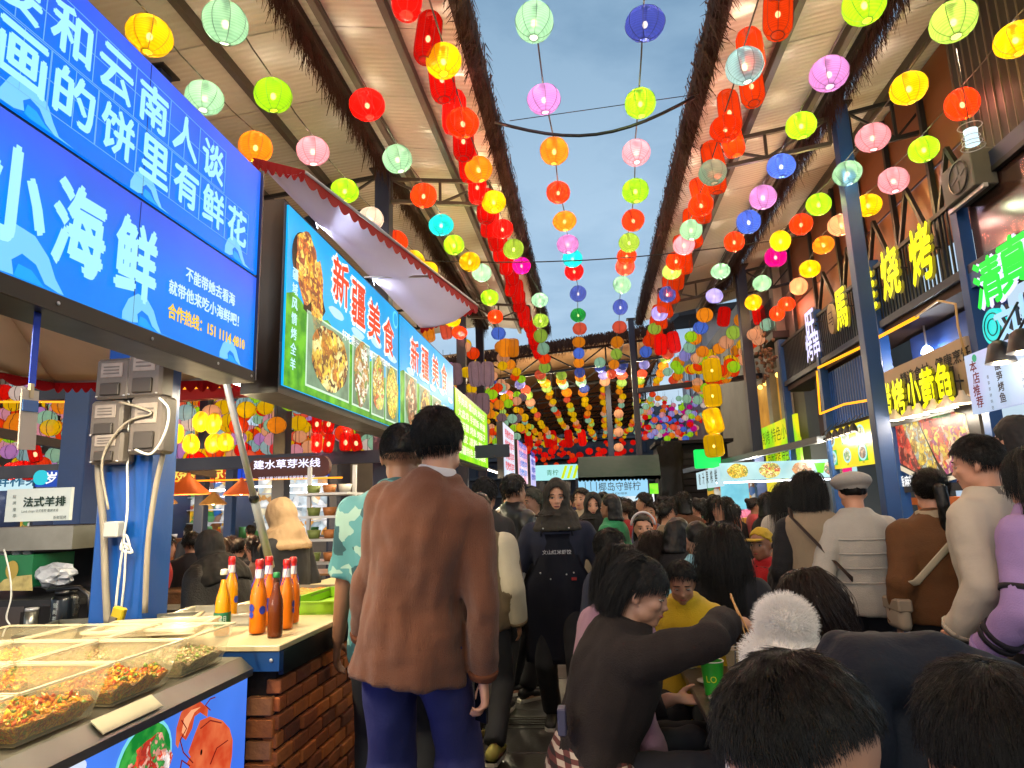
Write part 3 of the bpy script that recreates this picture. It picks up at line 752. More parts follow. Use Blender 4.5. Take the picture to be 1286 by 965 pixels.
# ------------------------------------------------------------------ cables over the aisle
def cable(label, pts, r, m, name='cable'):
    bm = B(); tube(bm, pts, r, 6); o = obj(name, bm, m); return setp(o, label, 'cable', None)
blk = mat('black_rubber', '0a0a0c', .5, var=0)
a, b = aZ(622, 154, 5.7), aZ(872, 122, 5.9)
cable('thick black cable sagging across the open sky between the two eaves', [a.lerp(b, t)-Vector((0, 0, .30*sin(pi*t)**1)) for t in [i/12 for i in range(13)]], .02, blk)
a, b = aZ(640, 152, 5.78), aZ(880, 118, 5.95)
cable('thin wire above the thick black cable across the open sky', [a, b], .005, blk)
a, b = aZ(455, 325, 5.5), aZ(1010, 297, 5.7)
cable('thin black wire across the sky beyond the thick cable', [a.lerp(b, t)-Vector((0, 0, .22*sin(pi*t))) for t in [i/10 for i in range(11)]], .010, blk)
# ------------------------------------------------------------------ left side: signs, awnings, stalls, hall
black = mat('black_paint', '0b0b0e', .35, var=.1)
alu = mat('aluminium', 'b4b4b6', .38, .35, var=.12, scale=8)
cream = mat('cream_formica', 'c9b98e', .35, var=.08, scale=3, dirt=.12)
brickM = [mat('brick_%d' % i, c, .85, var=.25, scale=14, bump=.5, bscale=45) for i, c in enumerate(('a8592a', 'b86a32', '8a4422', 'bd7a46', '6e3c26', '98552e'))]
mortar = mat('mortar', '2c211a', .95, var=.25, scale=12, bump=.5, bscale=40)
BRK = {}
def brick_wall(parent, plane, at, u0, u1, z0, z1, bl=.225, bh=.062, gap=.013, depth=.03, inward=1, maxn=220, proud=.012):
    """rows of separate bricks; plane 'X': wall at x=at running along y; 'Y': wall at y=at running along x; inward = sign of the outward normal"""
    row = 0; z = z0; n = 0
    while z+bh <= z1+.001:
        u = u0-(bl/2 if row % 2 else 0)
        while u < u1:
            a, b = max(u, u0), min(u+bl, u1)
            if b-a > .03:
                key = (round(b-a, 3), plane, n % 6)
                if key not in BRK:
                    bm = B(); L_ = b-a-gap
                    if plane == 'X': bx(bm, -depth, depth, -L_/2, L_/2, -bh/2+gap/2, bh/2-gap/2, bev=.004)
                    else: bx(bm, -L_/2, L_/2, -depth, depth, -bh/2+gap/2, bh/2-gap/2, bev=.004)
                    me = bpy.data.meshes.new('brick'); bm.to_mesh(me); bm.free(); me.materials.append(brickM[rnd.randrange(6)]); BRK[key] = me
                off = rnd.uniform(0, proud)*inward
                c = ((a+b)/2); p = (at-inward*depth+off, c, z+bh/2) if plane == 'X' else (c, at-inward*depth+off, z+bh/2)
                o = link('brick', BRK[key], None, None, p); under(o, parent) if parent.type == 'EMPTY' and parent.location.length > 0 else setattr(o, 'parent', parent)
                n += 1
            u += bl
        z += bh; row += 1
def panel(name, m, parent, side, at, u0, u1, z0, z1, th=.02, off=0):
    """flat board on a wall plane"""
    bm = B()
    if side == 'R': bx(bm, at-th+off, at+off, u0, u1, z0, z1)
    elif side == 'L': bx(bm, at-off, at+th-off, u0, u1, z0, z1)
    else: bx(bm, u0, u1, at-off, at+th-off, z0, z1)
    return obj(name, bm, m, parent)
def spot(side, at, u, z, off=.004):
    return Vector((at+off, u, z)) if side == 'R' else Vector((at-off, u, z)) if side == 'L' else Vector((u, at-off, z))
def blob(parent, name, m, side, at, pts, off=.003):
    """flat printed shape given as (u, z) outline"""
    bm = B(); q = [spot(side, at, u, z, off) for u, z in pts]
    x, y, n = basis(side); f = poly(bm, q); bm.faces.ensure_lookup_table(); bm.normal_update()
    if bm.faces[0].normal.dot(n) < 0: bmesh.ops.reverse_faces(bm, faces=bm.faces[:])
    bmesh.ops.triangulate(bm, faces=bm.faces[:]); return obj(name, bm, m, parent)
def oval(u, z, ru, rz_, n=28, ph=0): return [(u+ru*cos(2*pi*i/n+ph), z+rz_*sin(2*pi*i/n+ph)) for i in range(n)]
def wobble(u, z, ru, rz_, seed, n=26, am=.18): return [(u+ru*(1+am*noise.noise(Vector((cos(2*pi*i/n)*1.6, sin(2*pi*i/n)*1.6, seed))))*cos(2*pi*i/n), z+rz_*(1+am*noise.noise(Vector((cos(2*pi*i/n)*1.6, sin(2*pi*i/n)*1.6, seed+9))))*sin(2*pi*i/n)) for i in range(n)]

# ---- big blue lit sign, two stacked boxes
SX = -1.45
s1 = thing('lit_sign', 'big blue lit sign of two stacked boxes with pale brushed characters at upper left', 'sign')
y0, y1 = .35, 2.69
zb, zm, zt = 2.12, 2.555, 3.06
up_m = glow('sign_blue_upper', '0278f6', 1.0, '4a50f4', 'Z', 2.80, 3.2); lo_m = glow('sign_blue_lower', '0284fa', 1.0, '4a48f0', 'Z', 2.32, 2.66)
bm = B(); bx(bm, SX-.16, SX-.01, y0-.02, y1+.012, zb-.05, zt+.012); obj('sign_case', bm, black, s1)
panel('lit_face', up_m, s1, 'R', SX, y0, y1, zm+.008, zt); panel('lit_face', lo_m, s1, 'R', SX, y0, y1, zb, zm-.008)
ink = glow('sign_ink', 'a8f0ff', .92)
gridm = glow('sign_grid', '78bcff', .75)
row1 = [('想', .66), ('要', None), ('和', None), ('云', None), ('南', None), ('人', None), ('谈', None)]
c1 = [(20, 5), (97, 57), (149, 110), (192, 148), (231, 183), (266, 214)]        # 要 和 云 南 人 谈
c2 = [(25, 92), (84, 142), (136, 186), (181, 216), (221, 250), (260, 277), (296, 300)]  # 画 的 饼 里 有 鲜 花
Y1s = [aX(x, y, SX).y for x, y in c1]; Y2s = [aX(x, y, SX).y for x, y in c2]
za = 2.905; zb_ = 2.715
for ch, yy in zip('要和云南人谈', [Y1s[0]+(Y1s[-1]-Y1s[0])*i/5 for i in range(6)]): 
    letters(ch, spot('R', SX, yy, za), 'R', ink, s1, w=.145, h=.15, bold=.03, name='lettering')
    d = .092
    bm = B()
    for a, b in (((-d, -d), (d, -d)), ((d, -d), (d, d)), ((d, d), (-d, d)), ((-d, d), (-d, -d)), ((0, -d), (0, d)), ((-d, 0), (d, 0))): bar(bm, spot('R', SX, yy+a[0], za+a[1], .0015), spot('R', SX, yy+b[0], za+b[1], .0015), .0026, .001)
    obj('character_square', bm, gridm, s1)
st = (Y2s[-1]-Y2s[0])/6
for ch, yy in zip('一幅画的饼里有鲜花', [Y2s[0]+st*(i-2) for i in range(9)]):
    if yy < y0+.08: continue
    letters(ch, spot('R', SX, yy, zb_), 'R', ink, s1, w=.145, h=.15, bold=.03)
    d = .092; bm = B()
    for a, b in (((-d, -d), (d, -d)), ((d, -d), (d, d)), ((d, d), (-d, d)), ((-d, d), (-d, -d)), ((0, -d), (0, d)), ((-d, 0), (d, 0))): bar(bm, spot('R', SX, yy+a[0], zb_+a[1], .0015), spot('R', SX, yy+b[0], zb_+b[1], .0015), .0026, .001)
    obj('character_square', bm, gridm, s1)
for ch, (x, y) in zip('小海鲜', ((12, 270), (98, 305), (170, 335))):
    p = aX(x, y, SX); letters(ch, spot('R', SX, p.y, 2.335+.0), 'R', ink, s1, w=.19 if ch != '小' else .2, h=.25, bold=.04)
letters('不能带她去看海', spot('R', SX, aX(265, 357, SX).y, 2.385), 'R', glow('ink_small', 'd0f4ff', .9), s1, w=.34, h=.052, bold=.02)
letters('就带他来吃小海鲜吧！', spot('R', SX, aX(258, 392, SX).y, 2.305), 'R', MATS['ink_small'], s1, w=.47, h=.052, bold=.02)
letters('合作热线：151 1114 4810', spot('R', SX, aX(262, 420, SX).y, 2.218), 'R', glow('ink_yellow', 'ffd21c', .95), s1, w=.52, h=.055, bold=.03)
wv = glow('wave_print', '7fd6ff', .85); wv2 = glow('wave_print_mid', '18a4f4', .95)
def wave(pl, cx_, cz_, sc_, seed):
    top_ = [(-1.0, -.05), (-.8, .35), (-.45, .60), (-.05, .55), (.25, .30), (.42, .0), (.62, -.25), (1.1, -.42), (1.9, -.52)]
    bot = [(1.9, -.60), (1.0, -.54), (.5, -.42), (.22, -.15), (.02, .1), (-.25, .18), (-.42, .02), (-.36, -.2), (-.62, -.32), (-1.0, -.38)]
    blob(s1, 'wave_crest', wv, 'R', SX, [(cx_+a*sc_, max(pl, cz_+b*sc_)) for a, b in top_+bot], .002)
    blob(s1, 'wave_trough', wv2, 'R', SX, [(cx_+a*sc_, max(pl, cz_+b*sc_)) for a, b in ((-.30, .0), (-.05, -.02), (.2, -.2), (.5, -.5), (-.2, -.5), (-.36, -.25))], .0024)
wave(zm+.01, 1.48, 2.60, .12, 1); wave(zm+.01, 1.95, 2.595, .10, 2); wave(zm+.01, 2.52, 2.60, .10, 3)
wave(zb+.004, 1.52, 2.16, .17, 4); wave(zb+.004, 1.98, 2.155, .12, 5); wave(zb+.004, 2.52, 2.15, .10, 6)
for y_ in (1.13, 1.91):
    for a_, b_ in ((zb+.004, zm-.012), (zm+.012, zt-.004)): bm = B(); bar(bm, (SX+.0008, y_, a_), (SX+.0008, y_, b_), .003, .0016); obj('panel_joint', bm, mat('joint_blue', '1c3c9c', .5, var=0), s1)
bm = B(); bar(bm, (SX+.004, y1+.004, zb-.04), (SX+.004, y1+.004, zt+.01), .018, .012); obj('edge_trim', bm, mat('trim_grey', '4a4c58', .4, .6, dirt=.4), s1)
bm = B(); bar(bm, (SX+.004, y0, zb-.028), (SX+.004, y1, zb-.028), .012, .05); obj('edge_trim', bm, mat('trim_rusty', '1c1a1a', .5, .4, var=.4, scale=9, dirt=.6), s1)
for y_ in (1.2, 1.6, 2.0, 2.4, 2.66): bm = B(); ell(bm, (SX+.011, y_, zb-.028), (.003, .006, .006), 8, 6); obj('screw', bm, alu, s1)
bm = B(); bx(bm, SX-.15, SX-.02, 1.05, 1.35, zb-.075, zb-.052); obj('control_box', bm, alu, s1)

# ---- menu signs of the next stall
def menu_sign(label, ya, yb, z0, z1, name, base, green, txt, sub, txtY, dishes, chick=False):
    t = thing('lit_sign', label, 'sign', group=None)
    bm = B(); bx(bm, SX-.20, SX-.01, ya-.03, yb+.01, z0-.04, z1+.02); obj('sign_case', bm, black, t)
    panel('lit_face', base, t, 'R', SX, ya, yb, z0, z1)
    # green meadow foot
    H = z1-z0; n = 22; top_ = [(ya+(yb-ya)*i/n, z0+H*(.50-.12*i/n+.04*sin(i*1.3))) for i in range(n+1)]
    blob(t, 'meadow_print', green, 'R', SX, [(ya, z0), (yb, z0)]+top_[::-1], .002)
    cl_ = glow('cloud_print', 'bfeaff', .9)
    for k in range(5): u = ya+(yb-ya)*(.15+.19*k); blob(t, 'cloud_print', cl_, 'R', SX, wobble(min(u, yb-.14), z0+H*(.56+.03*(k % 2)), .12, .03, k), .0026)
    return t
skyp = glow('sign_cyan', '10a8f0', 1.0, '1cb8f8', var=.2); meadow = glow('sign_meadow', '2f8a18', .95, '6cc428', var=.12, vscale=9)
redt = glow('ink_red', 'f04414', 1.0); wht = glow('ink_white', 'ffffff', .95)
s2 = menu_sign('cyan and green lit menu sign with large red characters and a fried chicken picture', 2.98, 4.91, 2.11, 3.04, 'a', skyp, meadow, '', '', 0, 0)
for ch, (x, y) in zip('新疆美食', ((427, 355), (449, 383), (469, 404), (487, 424))):
    p = aX(x, y, SX)
    letters(ch, spot('R', SX, p.y, p.z, .003), 'R', wht, s2, w=.27, h=.29, bold=.055, name='lettering_outline'); letters(ch, spot('R', SX, p.y, p.z, .007), 'R', redt, s2, w=.25, h=.265, bold=.022)
p = aX(465, 425, SX); letters('好吃馋出来·XINJIANGMEISHI', spot('R', SX, p.y-.05, p.z-.11), 'R', wht, s2, w=.95, h=.07, bold=.01)
p = aX(496, 402, SX); blob(s2, 'round_logo', glow('logo_cyan', '6fe0ff', .9), 'R', SX, oval(p.y, p.z, .07, .07), .003); blob(s2, 'round_logo_core', skyp, 'R', SX, oval(p.y, p.z, .05, .05), .005)
p = aX(373, 325, SX); cf = food('print_chicken', ['d88a18', 'f4b830', '8a3a10', 'c8641a', 'f8d060', 'a8501c'], 26, 1.3)
blob(s2, 'plate_print', glow('plate_dark', '1c1a18', .6, '3c3020', var=.1, vscale=12), 'R', SX, oval(3.18, 2.81, .155, .155), .003)
blob(s2, 'chicken_print', cf, 'R', SX, wobble(3.20, 2.80, .13, .19, 3, 30, .35), .005); blob(s2, 'chicken_print', cf, 'R', SX, wobble(3.34, 2.68, .09, .20, 8, 30, .35), .006)
blob(s2, 'shadow_print', MATS['plate_dark'], 'R', SX, wobble(3.30, 2.62, .15, .10, 5, 20, .5), .004)
for i, ch in enumerate('疆域风情烤全羊'):
    letters(ch, spot('R', SX, 3.07, 2.70-.078*i), 'R', glow('ink_pale', 'c8f4ff', .9), s2, h=.06, bold=.02)
fd = [food('print_skewer', ['c8901c', 'e8c040', '7a4a14', 'b06a18', 'f0e090', '4a2a0c'], 22, 1.35), food('print_stew', ['e8dcc0', 'b8863c', '5c8a2a', 'c89a50', 'f4f0e0', '8a5a28'], 26, 1.25),
      food('print_noodle', ['d8a828', 'a8c040', 'e8d868', '8a6a20', 'c84818', 'f0e8b0'], 30, 1.3), food('print_corn', ['f0cc30', 'e8b820', 'b88a18', 'fce870', '6a8a20'], 34, 1.3),
      food('print_ribs', ['8a4a20', 'c88a50', '5a2a14', 'e8c8a0', '3a5a20'], 24, 1.25)]
whp = glow('print_frame_pale', 'd8f4d8', .9)
def dish(t, u0, u1, z0, z1, m, frame=whp):
    blob(t, 'picture_frame', frame, 'R', SX, [(u0, z0), (u1, z0), (u1, z1), (u0, z1)], .004)
    blob(t, 'picture_ground', glow('print_tablecloth', '9cc8a0', .7, '4c6a58', var=.2, vscale=6), 'R', SX, [(u0+.012, z0+.012), (u1-.012, z0+.012), (u1-.012, z1-.012), (u0+.012, z1-.012)], .006)
    cu, cz_ = (u0+u1)/2, (z0+z1)/2
    blob(t, 'dish_print', m, 'R', SX, wobble(cu, cz_, (u1-u0)*.44, (z1-z0)*.45, u0*7, 30, .22), .008)
dish(s2, 3.22, 3.85, 2.15, 2.56, fd[0]); dish(s2, 3.90, 4.23, 2.15, 2.60, fd[1]); dish(s2, 4.27, 4.55, 2.14, 2.58, fd[2]); dish(s2, 4.58, 4.88, 2.14, 2.57, fd[3])
s3 = menu_sign('cyan and green lit menu sign beyond the first, partly hidden by the dark-haired man', 4.96, 7.02, 2.11, 3.04, 'b', skyp, meadow, '', '', 0, 0)
for ch, (x, y) in zip('新疆美食', ((520, 447), (533, 458), (546, 466), (557, 475))):
    p = aX(x, y, SX); letters(ch, spot('R', SX, p.y, p.z, .003), 'R', wht, s3, w=.27, h=.29, bold=.05, name='lettering_outline'); letters(ch, spot('R', SX, p.y, p.z, .007), 'R', redt, s3, w=.25, h=.265, bold=.02)
for k in range(4): dish(s3, 5.08+k*.47, 5.46+k*.47, 2.14, 2.60-.02*k, fd[(k+4) % 5])
t = thing('lit_sign', 'yellow-green lit menu sign with rows of small writing beyond the cyan ones', 'sign')
ya, yb = 7.12, 9.4
bm = B(); bx(bm, SX-.14, SX-.01, ya, yb, 2.02, 2.84); obj('sign_case', bm, black, t); panel('lit_face', glow('sign_lime', '7ad810', 1.0, 'b4f020', var=.15, vscale=4), t, 'R', SX, ya+.01, yb-.01, 2.05, 2.82)
for r_ in range(5): letters(('羊肉串 馕坑肉 烤包子', '大盘鸡 手抓饭 拌面', '烤羊腿 烤鱼 烤茄子', '凉皮 凉粉 酸奶', '新疆特色 现烤现卖')[r_], spot('R', SX, 8.2, 2.72-.14*r_), 'R', glow('ink_bright', 'f8ffd0', 1.0), t, w=1.9, h=.10, bold=.02)
sg = [('white and red lit sign standing out over the stalls past the green one', 11.2, 12.8, 'd8e8ff', 'e04858'), ('pink and blue lit sign hung beyond the white and red one', 13.4, 15.4, 'ff6a90', '3878d8'), ('narrow violet lit sign, last of the row over the left stalls', 16.2, 17.6, 'b8b0ff', '3050b0')]
for k, (lb, a, b, c, c2_) in enumerate(sg):
    t = thing('lit_sign', lb, 'sign'); bm = B(); bx(bm, SX-.12, SX-.01, a, b, 1.98, 2.95-.1*k); obj('sign_case', bm, black, t)
    panel('lit_face', glow('far_sign_%d' % k, c, .9, 'f4f0ff', var=.2, vscale=3), t, 'R', SX, a+.02, b-.02, 2.0, 2.93-.1*k)
    for r_ in range(4): letters('特色小吃'[r_]+'美味烧烤'[r_]+'炸洋芋', spot('R', SX, (a+b)/2, 2.78-.19*r_), 'R', glow('far_ink_%d' % k, c2_, .8), t, w=(b-a)*.8, h=.15, bold=.03)

# ---- red and white awning over the menu signs
tent = mat('awning_white', 'd4d8f4', .6, var=.06, scale=2, bump=.2, bscale=6); tred = mat('awning_red', 'b01822', .6, var=.12, scale=5)
def fabric(m, f=.5):
    nt = m.node_tree; b = nt.nodes['Principled BSDF']; o = nt.nodes['Material Output']; t = nt.nodes.new('ShaderNodeBsdfTranslucent'); x = nt.nodes.new('ShaderNodeMixShader'); x.inputs[0].default_value = f
    src = b.inputs['Base Color'].links[0].from_socket; nt.links.new(src, t.inputs[0]); nt.links.new(b.outputs[0], x.inputs[1]); nt.links.new(t.outputs[0], x.inputs[2]); nt.links.new(x.outputs[0], o.inputs[0])
fabric(tent, .6); fabric(tred, .4)
aw = thing('awning', 'white awning with a scalloped red border jutting over the menu signs', 'awning')
A0 = aX(318, 198, -1.50); A1 = aZ(383, 214, 3.22); A2 = aZ(600, 384, 3.22); A3 = aX(528, 412, -1.50); Am = aX(425, 300, -1.47)
bm = B(); n = 14; m_ = 8; g = []
for i in range(n+1):
    u = i/n; row = []
    for j in range(m_+1):
        v = j/m_; a = A0.lerp(A3, u); b = A1.lerp(A2, u); q = a.lerp(b, v); q.z -= .10*sin(pi*v)*(.6+.5*sin(u*pi*2)**2)-.02*noise.noise(Vector((u*5, v*4, 1))); row.append(bm.verts.new(q))
    g.append(row)
for i in range(n):
    for j in range(m_): f = bm.faces.new((g[i][j], g[i+1][j], g[i+1][j+1], g[i][j+1])); f.smooth = True
bmesh.ops.solidify(bm, geom=bm.faces[:], thickness=.006); obj('canopy_sheet', bm, tent, aw)
def scallop(parent, a, b, drop=.075, n=26, m=tred, seed=0):
    bm = B(); top_ = []; L_ = (b-a); k = 6
    vs = []
    for i in range(n*k+1):
        t_ = i/(n*k); q = a+L_*t_; d = drop*(.62+.38*abs(sin(pi*n*t_)))
        w = Vector((.008*noise.noise(Vector((t_*20, seed, 0))), 0, 0))
        vs.append((bm.verts.new(q), bm.verts.new(q+w-Vector((0, 0, d)))))
    for i in range(n*k): f = bm.faces.new((vs[i][0], vs[i+1][0], vs[i+1][1], vs[i][1])); f.smooth = True
    bmesh.ops.solidify(bm, geom=bm.faces[:], thickness=.004); return obj('scalloped_border', bm, m, parent)
scallop(aw, A1, A2, .085, 24); scallop(aw, A0, A1, .07, 7, seed=2); scallop(aw, A2, A3, .06, 12, seed=3)
bm = B(); tube(bm, [A1-Vector((0, 0, .01)), A2], .010, 6); obj('edge_pole', bm, alu, aw)
p = aX(430, 300, -1.49); q = aZ(515, 328, 3.2); bm = B(); tube(bm, [A0.lerp(A3, .5)-Vector((0, 0, .05)), A1.lerp(A2, .62)-Vector((0, 0, .05))], .009, 6); obj('cross_pole', bm, alu, aw)
# ---- tent over the front stall, seen from below behind the blue sign
te = thing('tent_canopy', 'red and white tent canopy seen from below behind the big blue sign', 'tent')
cw = mat('tent_cloth', 'c8b8a2', .7, var=.12, scale=3, bump=.3, bscale=10)
fabric(cw, .5)
apx = Vector((-2.5, 2.0, 2.95)); cs = [Vector(q) for q in ((-1.63, .3, 2.16), (-1.63, 3.2, 2.2), (-3.3, 3.7, 2.36), (-3.6, .3, 2.36))]
for k in range(4):
    a, b = cs[k], cs[(k+1) % 4]; bm = B(); n = 12; rows = []
    for i in range(n+1):
        row = []
        for j in range(n+1):
            q = apx.lerp(a.lerp(b, j/n), i/n); q.z -= .10*sin(pi*i/n)*(.5+.5*sin(pi*j/n)) + .03*noise.noise(q*3); row.append(bm.verts.new(q))
        rows.append(row)
    for i in range(n):
        for j in range(n):
            f = bm.faces.new((rows[i][j], rows[i+1][j], rows[i+1][j+1], rows[i][j+1])); f.smooth = True; f.material_index = 1 if (k in (3,) and i > 3) or (k == 0 and j < 4) else 0
    bmesh.ops.remove_doubles(bm, verts=bm.verts, dist=.0005); bmesh.ops.solidify(bm, geom=bm.faces[:], thickness=.004); obj('canopy_sheet', bm, [cw, tred], te)
    scallop(te, a, b, .075, 20, seed=k+5); bm = B(); tube(bm, [a, b], .012, 6); obj('edge_pole', bm, alu, te); bm = B(); tube(bm, [apx-Vector((0, 0, .02)), a], .008, 6); obj('hip_pole', bm, alu, te)
pl = thing('tent_pole', 'bare metal tent pole leaning from the blue sign down to the brick counter', 'pole')
a = aX(281, 468, -1.62); b = aX(340, 712, -1.75); bm = B(); tube(bm, [a, a.lerp(b, .6)], .016, 10); obj('upper_tube', bm, alu, pl); bm = B(); tube(bm, [a.lerp(b, .6), b], .021, 10); obj('lower_tube', bm, mat('steel_dull', '9a9b96', .4, .35), pl)
bm = B(); tube(bm, [a.lerp(b, .585), a.lerp(b, .615)], .025, 10); obj('clamp', bm, black, pl)

# ---- the brick counter
CX = -1.23; CZ = 1.0; CY = aX(353, 810, CX).y
ct = thing('brick_counter', 'brick stall counter with cream top and blue steel frame, left of the aisle', 'counter')
bm = B(); bx(bm, CX-.80, CX-.035, CY+.04, 9.0, 0, CZ-.10); obj('core', bm, mortar, ct)
brick_wall(ct, 'X', CX-.02, CY+.02, 4.6, .02, CZ-.115, inward=1, maxn=200, bl=.15, bh=.0655)
brick_wall(ct, 'X', CX-.02, 4.6, 6.8, .02, CZ-.115, inward=1, bl=.2, bh=.0655)
brick_wall(ct, 'Y', CY+.012, CX-.145, CX-.022, .02, CZ-.115, bl=.23, bh=.079, inward=-1, proud=.006)
bm = B(); bx(bm, CX-.82, CX+.004, CY-.02, 9.0, CZ-.022, CZ, bev=.003); obj('worktop', bm, cream, ct)
bm = B(); bx(bm, CX-.82, CX+.002, CY-.015, CY+.02, CZ-.095, CZ-.024); obj('front_rail', bm, blue, ct)
bm = B(); bx(bm, CX-.018, CX+.002, CY+.022, 9.0, CZ-.115, CZ-.024); obj('side_rail', bm, mat('rail_dark', '14181c', .35, .3, var=.2), ct)
bm = B(); bx(bm, CX-.205, CX-.15, CY-.018, CY+.03, 0, CZ-.096); obj('corner_post', bm, blue, ct)
for y in (CY+.05,):
    for x in (CX-.03, CX-.42): bm = B(); ell(bm, (x, CY-.017, CZ-.055), (.008, .004, .008), 8, 6); obj('screw', bm, alu, ct)
# ---- front stall: lit box with crayfish print, steel ledge, food tubs
fs = thing('food_stall', 'front food stall with a steel ledge and a lit blue panel printed with a crayfish', 'stall')
LBX = CX-.10; yE = CY-.05
bm = B(); bx(bm, CX-1.2, LBX-.05, -.4, yE-.005, 0, .90); obj('stall_body', bm, mat('stall_side', '2c3238', .5, .3), fs)
bm = B(); bx(bm, LBX-.05, LBX-.012, .2, yE, .1, .905); obj('light_case', bm, alu, fs)
lb = glow('panel_blue', '2c62ee', .95, '5088f8', 'Z', .2, .9); panel('lit_panel', lb, fs, 'R', LBX, .2, yE-.012, .12, .895)
bm = B()
vv = [(CX-.135, .966), (CX-.085, .925), (CX-.085, .900), (CX-.135, .93)]
for i in range(4):
    a, b = vv[i], vv[(i+1) % 4]; f = bm.faces.new([bm.verts.new((a[0], .0, a[1])), bm.verts.new((a[0], yE, a[1])), bm.verts.new((b[0], yE, b[1])), bm.verts.new((b[0], .0, b[1]))])
poly(bm, [(x, yE, z) for x, z in vv]); obj('steel_ledge', bm, mat('steel_sheet', '8b8a80', .32, .85, var=.2, scale=5, dirt=.3), fs)
bm = B(); bx(bm, CX-1.2, CX-.136, .0, yE, .945, .966); obj('steel_worktop', bm, MATS['steel_sheet'], fs)
bm = B(); bx(bm, CX-.14, CX-.088, 1.75, 2.0, .952, .955); bmesh.ops.rotate(bm, cent=(CX-.11, 1.9, .950), matrix=Matrix.Rotation(radians(38), 3, 'Y'), verts=bm.verts); obj('paper_scrap', bm, mat('paper', 'c9bfa0', .8), fs)
def pr(name, m, pts, off=.004): blob(fs, name, m, 'R', LBX, pts, off)
cray = glow('print_cray', 'd84a28', .95, 'f07848', var=.15, vscale=14); crayd = glow('print_cray_dark', '7a1c14', .8)
def pyz(x, y): p = aX(x, y, LBX); return (p.y, p.z)
def P2(l): return [pyz(x, y) for x, y in l]
def cut(l): return [(min(u, yE-.014), z) for u, z in l]
dome = P2([(244, 920), (250, 905), (262, 900), (278, 905), (287, 915), (291, 930), (290, 950), (286, 975), (268, 985), (252, 960), (240, 955), (235, 945)])
pr('crayfish_body', cray, cut(dome)); 
pr('crayfish_claw', cray, P2([(219, 935), (220, 915), (226, 895), (236, 884), (250, 881), (260, 890), (259, 901), (250, 895), (243, 900), (240, 915), (232, 930), (226, 925), (222, 940)]))
pr('crayfish_claw_tip', glow('print_cray_light', 'f8a878', .95), P2([(226, 920), (229, 903), (238, 892), (250, 888), (242, 895), (236, 908), (230, 925)]), .006)
pr('crayfish_head', cray, P2([(233, 958), (240, 946), (256, 940), (262, 952), (256, 968), (240, 972)]), .005)
bm = B(); 
for l in ([(240, 958), (228, 945), (224, 930), (232, 915), (226, 905)], [(236, 962), (226, 955), (224, 968)], [(262, 892), (256, 886), (262, 878), (268, 876)], [(250, 915), (262, 905), (276, 908)], [(262, 960), (270, 940), (284, 930)]):
    q = [Vector(spot('R', LBX, *pyz(x, y), .006)) for x, y in l]; tube(bm, q, .0022, 4)
obj('crayfish_feeler', bm, crayd, fs); pr('crayfish_eye', glow('print_black', '100808', .5), oval(*pyz(250, 945), .006, .009), .008)
for k in range(4): pr('crayfish_leg', cray, P2([(262+k*6, 968), (258+k*5, 985), (261+k*5, 987), (266+k*6, 968)]), .005)
c_ = pyz(180, 955); pr('bowl_rim_print', glow('print_bowl_rim', '7fd8e8', .9), oval(c_[0], c_[1]-.01, .128, .118)); pr('bowl_greens_print', glow('print_bowl_green', '1c8a34', .9, '48b848', var=.1, vscale=20), oval(c_[0], c_[1]-.01, .118, .107), .006)
pr('bowl_food_print', food('print_prawn', ['e84828', 'f4a890', 'c83018', 'f8e8e0', '40a040'], 30, .95), wobble(c_[0]+.01, c_[1]-.03, .10, .09, 4, 26, .3), .008)
ln_ = pyz(60, 985); pr('print_text_block', glow('print_text_pale', 'dbe8ff', .85), oval(ln_[0], ln_[1], .12, .04))
